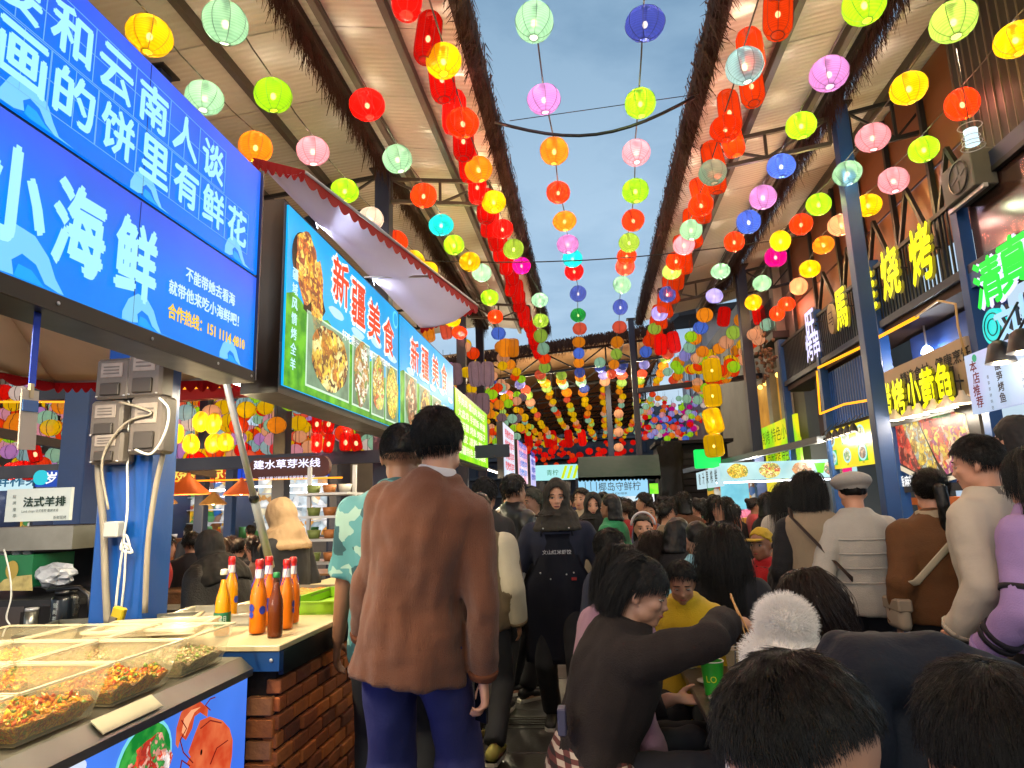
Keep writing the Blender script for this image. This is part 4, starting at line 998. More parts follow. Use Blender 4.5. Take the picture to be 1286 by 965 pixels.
# translucent food tubs
tubm = mat('tub_plastic', 'f0e0b0', .2, var=0, alpha=.26); tubr = mat('tub_rim', 'f0e4c0', .2, var=0, alpha=.55)
fills = [food('food_corn', ['d88a10', 'e8a818', 'c87808', 'f0c030', 'd89018'], 55, 1, False), food('food_chilli', ['d07010', 'e89818', 'a84808', 'f0b828', '8a8a18'], 60, 1, False), food('food_peanut', ['b89a68', 'd0b888', '8a6a40', 'c8a878', '98a050'], 60, 1, False)]
PIECE = [[mat('piece_'+c, c, .3, var=0) for c in q] for q in (('f0b018', 'e89010', 'f8cc40', 'd87808'), ('e88010', 'c84808', 'f0b020', '6a8a20', 'e0a018'), ('d8b888', 'c8a068', 'e8d0a0', '8aa048'))]
def tub(label, x, y, sx=.30, sy=.36, h=.095, fill=0, z=.967, lid=False):
    t = thing('food_tub', label, 'food tub', (x, y, z), group='translucent food tubs on the front stall')
    bm = B(); a, b = .80, 1.0
    v0 = [Vector((i*sx/2*a, j*sy/2*a, .002)) for i, j in ((-1, -1), (1, -1), (1, 1), (-1, 1))]; v1 = [Vector((i*sx/2*b, j*sy/2*b, h)) for i, j in ((-1, -1), (1, -1), (1, 1), (-1, 1))]
    A_ = [bm.verts.new(q) for q in v0]; B_ = [bm.verts.new(q) for q in v1]; bm.faces.new(A_[::-1])
    for i in range(4): bm.faces.new((A_[i], A_[(i+1) % 4], B_[(i+1) % 4], B_[i]))
    obj('tub_wall', bm, tubm, t)
    bm = B()
    for i in range(4): bar(bm, v1[i], v1[(i+1) % 4], .012, .006)
    obj('rim', bm, tubr, t)
    bm = B(); n = 12; g = []
    for i in range(n+1):
        row = []
        for j in range(n+1):
            u, v = i/n-.5, j/n-.5; zz = h*.36+.022*noise.noise(Vector((x*9+u*5, y*9+v*5, 0)))+.014*noise.noise(Vector((u*22, v*22, y)))
            k = .80+.2*zz/h; row.append(bm.verts.new((u*sx*k*.97, v*sy*k*.97, zz)))
        g.append(row)
    for i in range(n):
        for j in range(n): bm.faces.new((g[i][j], g[i+1][j], g[i+1][j+1], g[i][j+1])).smooth = True
    rim_ = [g[i][0] for i in range(n+1)]+[g[n][j] for j in range(1, n+1)]+[g[i][n] for i in range(n-1, -1, -1)]+[g[0][j] for j in range(n-1, 0, -1)]
    lo_ = []
    for v in rim_:
        lo_.append(bm.verts.new((v.co.x*.83, v.co.y*.83, .006)))
    for i in range(len(rim_)): bm.faces.new((rim_[(i+1) % len(rim_)], rim_[i], lo_[i], lo_[(i+1) % len(rim_)]))
    obj('food_heap', bm, fills[fill], t)
    bm = B(); rq = random.Random(int(x*1000+y*77)); ms_ = PIECE[fill]
    for i in range(420 if x > CX-.35 else 200):
        u, v = rq.uniform(-.46, .46), rq.uniform(-.46, .46); zz = h*.36+.022*noise.noise(Vector((x*9+u*5, y*9+v*5, 0)))+.014*noise.noise(Vector((u*22, v*22, y)))
        c = Vector((u*sx*.84, v*sy*.84, zz+rq.uniform(.001, .007))); r_ = rq.uniform(.004, .0085); ax = [Vector((rq.gauss(0, 1), rq.gauss(0, 1), rq.gauss(0, 1))).normalized() for _ in range(1)][0]; b_ = ax.orthogonal().normalized(); d_ = ax.cross(b_); L3 = rq.uniform(.8, 2.2) if fill == 1 else 1
        vv_ = [bm.verts.new(c+q) for q in (ax*r_*L3, -ax*r_*L3, b_*r_, -b_*r_, d_*r_*.8, -d_*r_*.8)]; mi = rq.randrange(len(ms_))
        for a, b, e_ in ((0, 2, 4), (2, 1, 4), (1, 3, 4), (3, 0, 4), (2, 0, 5), (1, 2, 5), (3, 1, 5), (0, 3, 5)): f = bm.faces.new((vv_[a], vv_[b], vv_[e_])); f.material_index = mi; f.smooth = i % 2 == 0
    setp(obj('food_pieces', bm, ms_, t), kind='stuff')
    if lid:
        bm = B(); bx(bm, -sx/2, sx/2, -sy/2, sy/2, h+.004, h+.010); obj('lid', bm, tubr, t)
    return t
names_ = ['nearest the camera', 'second from the camera', 'third from the camera', 'fourth from the camera', 'farthest from the camera']
for r_ in range(3):
    for k in range(5):
        y = 1.02+k*.33; x = CX-.295-r_*.32
        tub('%s tub of %s in the %s row from the aisle, %s' % ('translucent', ('sweetcorn', 'chilli mix', 'peanuts')[(0, 0, 1, 1, 2)[k] if r_ == 0 else (k+r_) % 3], ('first', 'second', 'third')[r_], names_[k]), x, y, .30, .31, .13, (0, 0, 1, 1, 2)[k] if r_ == 0 else (k+r_) % 3)
# ---- bottles on the counter
def bottle(label, x, y, liquid, glass, capc, lab, h=.275, kind=0, ang=0):
    t = thing('drink_bottle', label, 'bottle', (x, y, CZ), ang, 'glass drink bottles standing on the brick counter'); s = h/.275
    prof = [(.0, .0), (.028, .0), (.032, .008), (.033, .03), (.033, .135), (.030, .16), (.020, .19), (.0145, .215), (.013, .25), (.0145, .256), (.013, .262)]
    bm = B(); lathe(bm, [(r*s, z*s) for r, z in prof], 24, cap=False); obj('glass', bm, glass, t, smooth=True)
    bm = B(); lathe(bm, [(r*.93*s, z*s) for r, z in ((.001, .006), (.028, .006), (.031, .012), (.0325, .03), (.0325, .135), (.029, .16), (.019, .19), (.0135, .215), (.012, .232), (.001, .232))], 20, cap=False); obj('drink', bm, liquid, t, smooth=True)
    bm = B(); lathe(bm, [(.0155*s, .252*s), (.0165*s, .255*s), (.015*s, .272*s), (.012*s, .275*s), (.001, .2755*s)], 18); obj('cap', bm, capc, t)
    if kind == 1:
        bm = B(); lathe(bm, [(.0338*s, .045*s), (.0340*s, .05*s), (.0340*s, .098*s), (.0338*s, .10*s)], 24, cap=False); obj('label_band', bm, lab, t)
        me = text_mesh('风花雪月').copy()
        bm = B(); bm.from_mesh(me); w = me['w']
        for v in bm.verts: a = -pi/2+v.co.x/w*1.9; v.co = Vector((.0348*s*cos(a), .0348*s*sin(a), (.074+v.co.y*.030)*s))
        obj('lettering', bm, mat('label_white', 'e8f0e8', .6, var=0), t)
    if kind == 2:
        bm = B()
        for k in range(5):
            a0 = k*1.257
            vs = []
            for i in range(7): a = a0+i*.16; z = (.17+.012*i)*s; r = (.0285-(z/s-.165)*.36)*s if z/s < .205 else .0165*s; vs.append((Vector((r*1.04*cos(a), r*1.04*sin(a), z)), Vector((r*1.04*cos(a), r*1.04*sin(a), z+.009*s))))
            for i in range(6): bm.faces.new([bm.verts.new(q) for q in (vs[i][0], vs[i+1][0], vs[i+1][1], vs[i][1])])
        obj('neck_stripes', bm, mat('stripe_violet', '5a3aa8', .6, var=0), t)
        bm = B(); lathe(bm, [(.0165*s, .205*s), (.0155*s, .216*s), (.0145*s, .248*s)], 18, cap=False); obj('neck_foil', bm, mat('foil_white', 'd8d0d0', .4, var=0), t)
        bm = B(); lathe(bm, [(.0148*s, .238*s), (.0150*s, .252*s)], 18, cap=False); obj('neck_band', bm, mat('foil_red', 'c02020', .4, var=0), t)
        bm = B()
        for k, (a, z, r) in enumerate(((-1.9, .10, .012), (-1.9, .075, .010), (-.6, .09, .013))):
            q = [Vector((.0337*s*cos(a+cos(i*.7)*r/.033), .0337*s*sin(a+cos(i*.7)*r/.033), (z+sin(i*.7)*r*1.2)*s)) for i in range(9)]; bm.faces.new([bm.verts.new(v) for v in q])
        obj('printed_emblem', bm, mat('emblem_red_blue', '2838a0', .5, var=.4, scale=60), t)
    return t
glc = mat('bottle_glass', '1c1c18', .03, var=0, alpha=.10, coat=1); glb = mat('bottle_glass_brown', '6a3410', .06, var=0, alpha=.5, coat=.6)
og = mat('orange_soda', 'f07c00', .3, var=.06); yg = mat('yellow_soda', 'e89800', .25, var=.06); bw = mat('amber_tea', '8a3a10', .25, var=.1)
redc = mat('cap_red', 'b81c18', .35, var=0); grc = mat('cap_green', '1c7a3c', .35, var=0); goc = mat('cap_gold', 'b08a30', .3, .8, var=0); glab = mat('label_green', '0c6a44', .5, var=.1)
def bpos(x, y): p = aZ(x, y, CZ); return p.x, p.y
bottle('yellow soda bottle with a green label, leftmost in front on the brick counter', *bpos(278, 800), yg, glc, mat('cap_white', 'd8ccb0', .4, var=0), glab, .275, 1)
bottle('orange soda bottle with a red cap half hidden behind the green-labelled bottle', bpos(288, 779)[0], bpos(288, 779)[1], yg, glc, redc, None, .30, 2, .4)
bottle('orange soda bottle with striped neck, left of the brown bottle', *bpos(323, 797), og, glc, redc, None, .31, 2, 0)
bottle('orange soda bottle with striped neck, behind its twin at the left of the brown bottle', *bpos(335, 787), og, glc, redc, None, .31, 2, .8)
bottle('short brown bottle with a green cap, foremost of the bottles on the counter', *bpos(345, 801), bw, glb, grc, None, .26)
bottle('orange soda bottle with striped neck, right of the brown bottle', *bpos(358, 791), og, glc, redc, None, .30, 2, 1.9)
bottle('orange soda bottle with striped neck, rearmost and rightmost of the bottles', *bpos(366, 784), og, glc, redc, None, .30, 2, 2.5)
# ---- trays and lids on the counter
def tray(label, x, y, sx, sy, h, m, rz=0, z=CZ, fill=None, cat='tray'):
    t = thing('tray', label, cat, (x, y, z), rz); bm = B(); bx(bm, -sx/2, sx/2, -sy/2, sy/2, 0, .006)
    obj('tray_floor', bm, m, t)
    for nm, q in (('side', (-sx/2, -sx/2+.008, -sy/2, sy/2)), ('side', (sx/2-.008, sx/2, -sy/2, sy/2)), ('side', (-sx/2+.009, sx/2-.009, -sy/2, -sy/2+.008)), ('side', (-sx/2+.009, sx/2-.009, sy/2-.008, sy/2))):
        bm = B(); bx(bm, q[0], q[1], q[2], q[3], .007, h, bev=.002); obj('side', bm, m, t)
    bm = B()
    for a, b in (((-sx/2, -sy/2), (sx/2, -sy/2)), ((sx/2, -sy/2), (sx/2, sy/2)), ((sx/2, sy/2), (-sx/2, sy/2)), ((-sx/2, sy/2), (-sx/2, -sy/2))): bar(bm, (*a, h), (*b, h), .018, .008)
    obj('rim', bm, m, t)
    if fill:
        bm = B(); n = 10
        g = [[bm.verts.new(((i/n-.5)*sx*.93, (j/n-.5)*sy*.93, h*.6+.03*noise.noise(Vector((i*.7, j*.7, x))))) for j in range(n+1)] for i in range(n+1)]
        for i in range(n):
            for j in range(n): bm.faces.new((g[i][j], g[i+1][j], g[i+1][j+1], g[i][j+1])).smooth = True
        obj('food_heap', bm, fill, t)
    return t
tray('lime green plastic tray at the counter edge beside the brown sweater', -1.42, 3.62, .32, .62, .06, mat('lime_plastic', '7fae10', .4, var=.1), 0)
tray('shallow steel tray of red shredded food behind the lime green tray', -1.75, 3.9, .34, .5, .05, MATS['steel_sheet'], 0, fill=fills[1])
tray('clear plastic tray with a pale lid stacked on the counter behind the bottles', -1.80, 3.15, .42, .34, .05, mat('clear_plastic', 'b8b4a4', .25, var=0, alpha=.6), .15)
tray('wide dull steel tray lying askew by the blue column', -2.05, 2.75, .6, .4, .03, MATS['steel_sheet'], .35, z=CZ+.03)
tray('pale plastic lid lying on the front tubs by the counter corner', -1.72, 2.52, .4, .26, .02, MATS['tub_rim'], .2, z=1.07)

# ---- blue column with electric meters
cxp = aY(172, 640, 2.95); KX, KY = cxp.x, 2.95
co = thing('steel_column', 'thick blue painted column carrying grey electric meters and loose cables', 'column', (KX, KY, 0))
bm = B(); bx(bm, -.135, .125, -.1, .1, .012, 2.7, bev=.012); obj('shaft', bm, mat('blue_column', '0f4a96', .35, var=.14, scale=3, bump=.15, bscale=20, dirt=.3), co)
bm = B(); bx(bm, -.2, .2, -.16, .16, 0, .012); obj('base_plate', bm, steel, co)
mtr = mat('meter_box', '5d5650', .45, var=.15, scale=9, dirt=.4); mtd = mat('meter_window', '8c8278', .2, var=.2, scale=20)
def meter(dx, dz, w, h, lab):
    b_ = thing('electric_meter', lab, 'electric meter', (KX+dx, KY-.16, dz), 0, 'grey electric meters on the blue column')
    bm = B(); bx(bm, -w/2, w/2, -.05, .05, -h/2, h/2, bev=.012); obj('housing', bm, mtr, b_)
    bm = B(); bx(bm, -w*.32, w*.32, -.056, -.051, h*.02, h*.38, bev=.002); obj('window', bm, mtd, b_)
    bm = B(); bx(bm, -w*.28, w*.28, -.066, -.051, -h*.42, -h*.12, bev=.004); obj('terminal_cover', bm, mat('meter_dark', '35302c', .5), b_)
    for k in range(3): bm = B(); bx(bm, -w*.22, w*.22, -.060, -.0565, h*(.1+.08*k), h*(.13+.08*k)); obj('grille_slat', bm, mtr, b_)
    for sx_ in (-1, 1): bm = B(); lathe(bm, [(.006, 0), (.006, .006)], 6, (sx_*w*.4, -.052, -h*.45)); obj('screw', bm, alu, b_)
for dx, px_, py_, w, h, lab in ((0, 150, 478, .17, .19, 'flat grey electric meter at the upper left of the blue column'), (0, 190, 470, .17, .23, 'deep grey electric meter at the upper right of the blue column'), (0, 142, 528, .16, .17, 'grey electric meter, middle one down the left of the column'), (0, 192, 535, .17, .26, 'tall grey electric meter at the lower right of the column'), (0, 142, 563, .16, .15, 'grey electric meter, lowest on the left of the column')):
    p = aY(px_, py_, KY-.16); meter(p.x-KX, p.z, w, h, lab)
cab = mat('cable_grey', '8a8272', .6, var=.1); cabw = mat('cable_white', 'c8c8c0', .5, var=0)
def wire(label, pix, Y, r, m, name='cable'):
    pts = [aY(x, y, Y) for x, y in pix]; fine = []
    for i in range(len(pts)-1):
        a, b = pts[i], pts[i+1]; c0 = pts[max(i-1, 0)]; c3 = pts[min(i+2, len(pts)-1)]
        for k in range(5):
            t_ = k/5; fine.append(.5*((2*a)+(b-c0)*t_+(2*c0-5*a+4*b-c3)*t_*t_+(-c0+3*a-3*b+c3)*t_**3))
    fine.append(pts[-1]); bm = B(); tube(bm, fine, r, 6); return setp(obj(name, bm, m), label, 'cable')
wire('fat grey conduit down the left side of the blue column', [(124, 555), (124, 600), (130, 660), (132, 720), (135, 785)], KY-.14, .016, cab)
wire('fat grey conduit down the right side of the blue column', [(205, 510), (206, 560), (196, 610), (186, 680), (182, 770)], KY-.14, .013, cab)
wire('white cord knotted in front of the blue column', [(162, 500), (160, 560), (160, 640), (155, 680), (163, 690), (158, 672), (152, 690), (166, 694), (156, 684), (150, 720), (145, 765)], KY-.16, .006, cabw)
wire('thin grey cable curling out of the upper meters', [(150, 505), (175, 512), (190, 520), (160, 530), (135, 560), (128, 590), (136, 640)], KY-.23, .006, cab)
wire('pale cable bowing out past the meters on the right', [(170, 565), (190, 570), (207, 545), (212, 515), (200, 500)], KY-.24, .006, cabw)
wire('second white cord hanging straight beside the knot', [(158, 690), (156, 730), (152, 768)], KY-.17, .005, cabw)
wb = thing('power_strip', 'yellow power strip hanging low on the blue column', 'power strip', aY(145, 785, KY-.2)); bm = B(); box(bm, (0, 0, 0), (.055, .03, .15), Matrix.Rotation(.25, 3, 'Y'), .006); obj('housing', bm, mat('strip_yellow', 'b09a10', .5), wb); bm = B(); box(bm, (.0, -.02, .02), (.03, .012, .03), Matrix.Rotation(.25, 3, 'Y')); obj('socket', bm, mtr, wb)
wb = setp(obj('junction_box', (lambda b_: (box(b_, aY(143, 665, KY-.16), (.07, .05, .07), None, .006), b_)[1])(B()), mat('box_white', 'a8aaa6', .5)), 'small white junction box on the blue column', 'junction box')
tg = thing('hanging_tag', 'pale name tag on a blue lanyard hanging from the blue sign', 'tag', aX(38, 465, -1.50)); 
a = aX(48, 385, -1.5); b = aX(40, 485, -1.5); bm = B(); bar(bm, a, b, .003, .022); under(obj('lanyard', bm, mat('lanyard_blue', '1848d0', .6)), tg)
a = aX(38, 490, -1.49); b = aX(33, 565, -1.49); bm = B(); bar(bm, a, b, .004, .055); under(obj('card', bm, mat('card_pale', 'c8b8a8', .4, var=.05)), tg)
a = aX(38.5, 503, -1.486); b = aX(37.6, 517, -1.486); bm = B(); bar(bm, a, b, .004, .050); under(obj('card_header', bm, mat('card_blue', '3a6ab0', .5)), tg)
a = aX(39.5, 482, -1.488); b = aX(38.5, 500, -1.488); bm = B(); bar(bm, a, b, .008, .012); under(obj('clip', bm, mat('clip_cream', 'd0b890', .4, var=0)), tg)

# ---- far-left shelf stall
sh = thing('shelf_stall', 'cluttered steel shelf with a dark work surface at the far left edge', 'shelf', (0, 0, 0)); SY = 3.1
def q3(x, y, Y=SY): return aY(x, y, Y)
a = q3(-60, 665); b = q3(90, 690); bm = B(); bx(bm, a.x, b.x, SY, SY+.5, b.z, a.z+.0); obj('steel_hood', bm, MATS['steel_sheet'], sh)
a = q3(-60, 740); b = q3(112, 752); bm = B(); bx(bm, a.x, b.x, SY-.1, SY+.5, b.z-.02, b.z+.01); obj('shelf_board', bm, steel, sh)
bm = B(); bx(bm, a.x, b.x+.0, SY+.45, SY+.5, .9, a.z+.3); obj('back_panel', bm, mat('shelf_back', '241c18', .7, var=.3), sh)
bm = B(); pts = [q3(60, 742, SY-.12), q3(100, 738, SY-.12), q3(112, 748, SY-.12), q3(113, 790, SY-.12)]; tube(bm, pts, .012, 6); obj('rail', bm, black, sh)
a = q3(-60, 800); b = q3(150, 805); bm = B(); bx(bm, a.x, b.x, SY-.2, SY+.5, b.z-.05, b.z); obj('lower_board', bm, mat('board_red_brown', '4a2418', .6), sh)
sgn = thing('menu_board', 'white board reading 法式羊排 above the steel shelf at the far left', 'sign', (0, 0, 0)); a = q3(5, 656, SY-.05); b = q3(90, 612, SY-.05)
bm = B(); bx(bm, a.x, b.x, SY-.05, SY-.03, a.z, b.z); obj('board', bm, mat('board_white', 'b8beb8', .5, var=.04, emit='b8c4bc', es=.25), sgn)
c = q3(56, 630, SY-.056); letters('法式羊排', c, 'F', mat('ink_dark_green', '0c2c20', .6, var=0), sgn, w=.23, h=.048, bold=.03)
letters('Lamb chops 法式香煎 嫩烤羊排', q3(50, 642, SY-.056), 'F', MATS['ink_dark_green'], sgn, w=.2, h=.018); letters('新鲜现烤', q3(75, 650, SY-.056), 'F', MATS['ink_dark_green'], sgn, w=.07, h=.018)
for i in range(4): letters('招牌推荐'[i], q3(18, 624+i*8, SY-.056), 'F', MATS['ink_dark_green'], sgn, h=.018)
gb = thing('drink_carton', 'green drinks carton with a yellow emblem and bottles in it at the far left', 'carton', (0, 0, 0)); a = q3(-30, 742, SY-.02); b = q3(42, 697, SY-.02)
bm = B(); bx(bm, a.x, b.x, SY-.02, SY+.25, a.z+.01, b.z); obj('carton', bm, mat('carton_green', '0e6a3c', .5, var=.15, scale=8), gb); bm = B(); c = q3(15, 716, SY-.024); poly(bm, [c+Vector((.035*cos(i*.4), 0, .045*sin(i*.4))) for i in range(16)][::-1]); obj('emblem', bm, mat('emblem_gold', 'a8903c', .5), gb)
bm = B(); poly(bm, [q3(x, y, SY-.0235) for x, y in ((-10, 742), (5, 728), (20, 724), (40, 722), (41, 742))]); obj('printed_rocks', bm, mat('print_rocks', 'b0a064', .6, var=.5, scale=30), gb)
for k, x in enumerate((2, 20, 34)): bm = B(); tube(bm, [q3(x, 700-k*2, SY+.04), q3(x+12, 690-k*3, SY+.12)], [.02, .012], 8); obj('carton_bottle', bm, mat('pet_clear', '9a98a0', .15, var=.3, alpha=.6), gb)
def crumple(name, label, cat, c, r, m, seed, n=3):
    bm = B(); bmesh.ops.create_icosphere(bm, subdivisions=n, radius=1)
    for v in bm.verts: k = 1+.45*noise.noise(v.co*2.2+Vector((seed, 0, 0)))+.2*noise.noise(v.co*5+Vector((seed, 3, 0))); v.co = Vector((v.co.x*r[0]*k, v.co.y*r[1]*k, v.co.z*r[2]*k))+Vector(c)
    return setp(obj(name, bm, m), label, cat)
crumple('plastic_bag', 'crumpled white plastic bags lying beside the green carton', 'plastic bag', q3(68, 722, SY+.05), (.10, .07, .055), mat('bag_plastic', 'b8bcc4', .25, var=.1, alpha=.85, bump=.5, bscale=30), 3)
th_ = thing('thermos', 'tall black thermos with pale print under the shelf', 'thermos', (*q3(80, 780, SY-.1).xy, q3(80, 800, SY-.1).z)); bm = B(); lathe(bm, [(.055, 0), (.058, .01), (.058, .17), (.05, .19)], 20); obj('body', bm, mat('thermos_black', '0c1014', .25, var=.05), th_, smooth=False)
bm = B(); lathe(bm, [(.045, .19), (.045, .215)], 16); obj('lid', bm, black, th_)
for i in range(4): letters('锦尚茶饮'[i], Vector((0, -.0595, .15-.03*i))+th_.location, 'F', mat('ink_grey', '9aa4a4', .6, var=0), th_, h=.022)
st_ = thing('steel_tin', 'small round steel tin standing left of the black thermos', 'tin', (*q3(38, 790, SY-.12).xy, q3(38, 800, SY-.1).z)); bm = B(); lathe(bm, [(.028, 0), (.028, .12)], 16); obj('body', bm, MATS['steel_sheet'], st_); bm = B(); lathe(bm, [(.029, .121), (.029, .135), (.0, .137)], 16); obj('lid', bm, alu, st_)
wire('white charger cord hanging down the far left edge', [(5, 690), (12, 720), (14, 750), (8, 775), (12, 785), (7, 790), (3, 800)], SY-.25, .004, cabw)
setp(obj('bowl_rack', (lambda b_: (bx(b_, -4.2, -2.6, 4.6, 4.9, .0, .85), b_)[1])(B()), mat('rack_dark', '1a1612', .7, var=.3)), 'low dark cupboard standing behind the blue column', 'cupboard')

# tube lamps added out of sight under the tent and signs to brighten the stalls
def added_tube_lamp(label, a, b, watts, colr=(1, .84, .55), cat='lamp'):
    a, b = Vector(a), Vector(b); t = thing('added_tube_lamp', label, cat, (a+b)/2); L_ = (b-a).length
    d = (b-a).normalized(); bm = B(); tube(bm, [-d*L_/2, d*L_/2], .014, 10); obj('glass_tube', bm, glow('tube_white', 'fff0d8', 9), t)
    bm = B(); bar(bm, -d*L_/2+Vector((0, 0, .03)), d*L_/2+Vector((0, 0, .03)), .035, .03); obj('fitting', bm, alu, t)
    ld = bpy.data.lights.new('added_tube_light', 'AREA'); ld.shape = 'RECTANGLE'; ld.size = L_; ld.size_y = .06; ld.energy = watts; ld.color = colr
    lo = bpy.data.objects.new('added_tube_light', ld); col.objects.link(lo); lo.parent = t; lo.location = (0, 0, -.02)
    x = d; z = Vector((0, 0, 1)); y = z.cross(x).normalized(); lo.rotation_euler = Matrix((x, y, z)).transposed().to_euler()
    return t
added_tube_lamp('added unseen white tube lamp under the red and white tent over the food tubs', (-1.76, .9, 2.165), (-1.76, 2.5, 2.165), 62)  # unseen lamp added behind the blue sign to brighten the food stall
added_tube_lamp('added unseen white tube lamp behind the menu signs over the counter', (-1.78, 3.1, 2.17), (-1.78, 4.6, 2.17), 30)  # added out of sight behind the signs to light the counter
added_tube_lamp('second added unseen white tube lamp behind the menu signs further along', (-1.78, 5.2, 2.17), (-1.78, 6.8, 2.17), 30)  # another unseen tube, added to light the counter further on

def flood(label, p, aim, watts):
    p = Vector(p); t = thing('added_flood_lamp', label, 'lamp', p); d = (Vector(aim)-p).normalized(); q = d.to_track_quat('Z', 'Y').to_matrix()
    bm = B(); box(bm, -d*.02, (.12, .09, .03), q, .004); obj('housing', bm, black, t); bm = B(); box(bm, d*.002, (.10, .07, .006), q); obj('glass', bm, glow('flood_glass', 'f0f4ff', 6), t)
    bm = B(); bar(bm, -d*.03, -d*.03-Vector((.02, 0, .05)), .02); obj('bracket', bm, black, t)
    ld = bpy.data.lights.new('added_flood_light', 'AREA'); ld.size = .10; ld.energy = watts; ld.color = (.86, .88, 1); lo = bpy.data.objects.new('added_flood_light', ld); col.objects.link(lo); lo.parent = t; lo.location = d*.012; lo.rotation_euler = (-d).to_track_quat('Z', 'Y').to_euler()
flood('assumed small floodlight on top of the first menu sign shining up into the awning', (-1.52, 3.4, 3.12), (-1.2, 3.9, 3.35), 7)  # floodlight assumed from the glow on the cloth, added to brighten the awning
flood('assumed small floodlight further along the menu sign shining up into the awning', (-1.52, 4.4, 3.12), (-1.2, 4.9, 3.35), 7)  # second assumed floodlight, added for the light under the awning
flood('added unseen floodlight under the tent aimed up to brighten the cloth', (-1.9, 1.2, 2.2), (-2.3, 2.2, 2.8), 22)  # lamp added only to brighten the underside of the tent

for k in range(4): added_tube_lamp('%s assumed white tube lamp hung over the far end of the left counter row' % ('first', 'second', 'third', 'fourth')[k], (-1.85, 7.6+2.2*k, 2.17), (-1.85, 8.8+2.2*k, 2.17), 45)  # tubes assumed from white light under the signs, added to brighten the crowd
# ------------------------------------------------------------------ left hall: posts, beams, far stalls
def lamp_light(parent, loc, W, c=(1, .86, .66), r=.04):
    ld = bpy.data.lights.new('lamp_light', 'POINT'); ld.energy = W; ld.color = c; ld.shadow_soft_size = r
    lo = bpy.data.objects.new('lamp_light', ld); col.objects.link(lo); lo.parent = parent; lo.location = loc
hall = mat('hall_wall', '6a625a', .8, var=.25, scale=1.5)
for k, (x, y, w, lb) in enumerate(((105, 560, .24, 'blue post of the left hall between the tag and the electric meters'), (355, 540, .2, 'blue post of the left hall right of the metal tent pole'), (258, 540, .15, 'thin blue post of the left hall among the yellow lanterns'), (422, 545, .13, 'thin blue post of the left hall under the second menu sign'), (289, 640, .16, 'blue post of the left hall behind the orange pendant lamps'))):
    p = aY(x, y, (5.2, 9.5, 9.5, 9.8, 12)[k]); post(lb, p.x, p.y, 5.2 if k else 4.6, w, blue if k in (0, 4) else dblue, group='blue posts of the left hall')
def beamline(label, a, b, Y1_, Y2_, w, h, m, name='roof_beam'):
    p, q = aY(*a, Y1_), aY(*b, Y2_); o = B(); bar(o, p, q, w, h); return setp(obj(name, o, m), label, 'beam', 'beams of the left hall')
beamline('dark blue beam running level under the lanterns of the left hall', (-40, 596), (640, 566), 7.6, 8.4, .08, .16, dblue)
beamline('grey pipe beam slanting below the lanterns at the left', (-20, 540), (270, 596), 6.2, 8.6, .07, .1, mat('beam_grey', '4c4a48', .5, .3))
beamline('dark blue fascia beam behind the electric meters', (40, 490), (330, 470), 6.8, 6.8, .1, .28, dblue)
beamline('red cloth covered beam under the tent at the left', (180, 500), (345, 488), 6.7, 6.9, .1, .14, tred)
for k, (a, b, y) in enumerate((((-10, 505), (130, 505), 6.7), ((140, 492), (320, 484), 6.6), ((200, 605), (430, 600), 9))):
    m_ = glow('led_amber', 'ff9a20', 1.6); p, q = aY(*a, y), aY(*b, y); o = B(); tube(o, [p, q], .012, 6); setp(obj('led_strip', o, m_), 'amber light strip %s in the left hall' % ('at the far left under the tent', 'behind the electric meters', 'along the beam by the maroon sign')[k], 'light strip')
bw_ = setp(obj('hall_back_wall', (lambda b_: (bx(b_, -34, -6.2, 25, 25.3, -.02, 5.0), b_)[1])(B()), hall), 'grey wall closing the left hall far behind the stalls', 'wall')
hr_ = setp(obj('hall_roof', (lambda b_: (bx(b_, -30, -11.05, -2, 25, 5.5, 5.6), b_)[1])(B()), mat('hall_roof', '8a7a66', .7, var=.2, scale=1)), 'brown sheet roof over the far part of the left hall', 'roof')
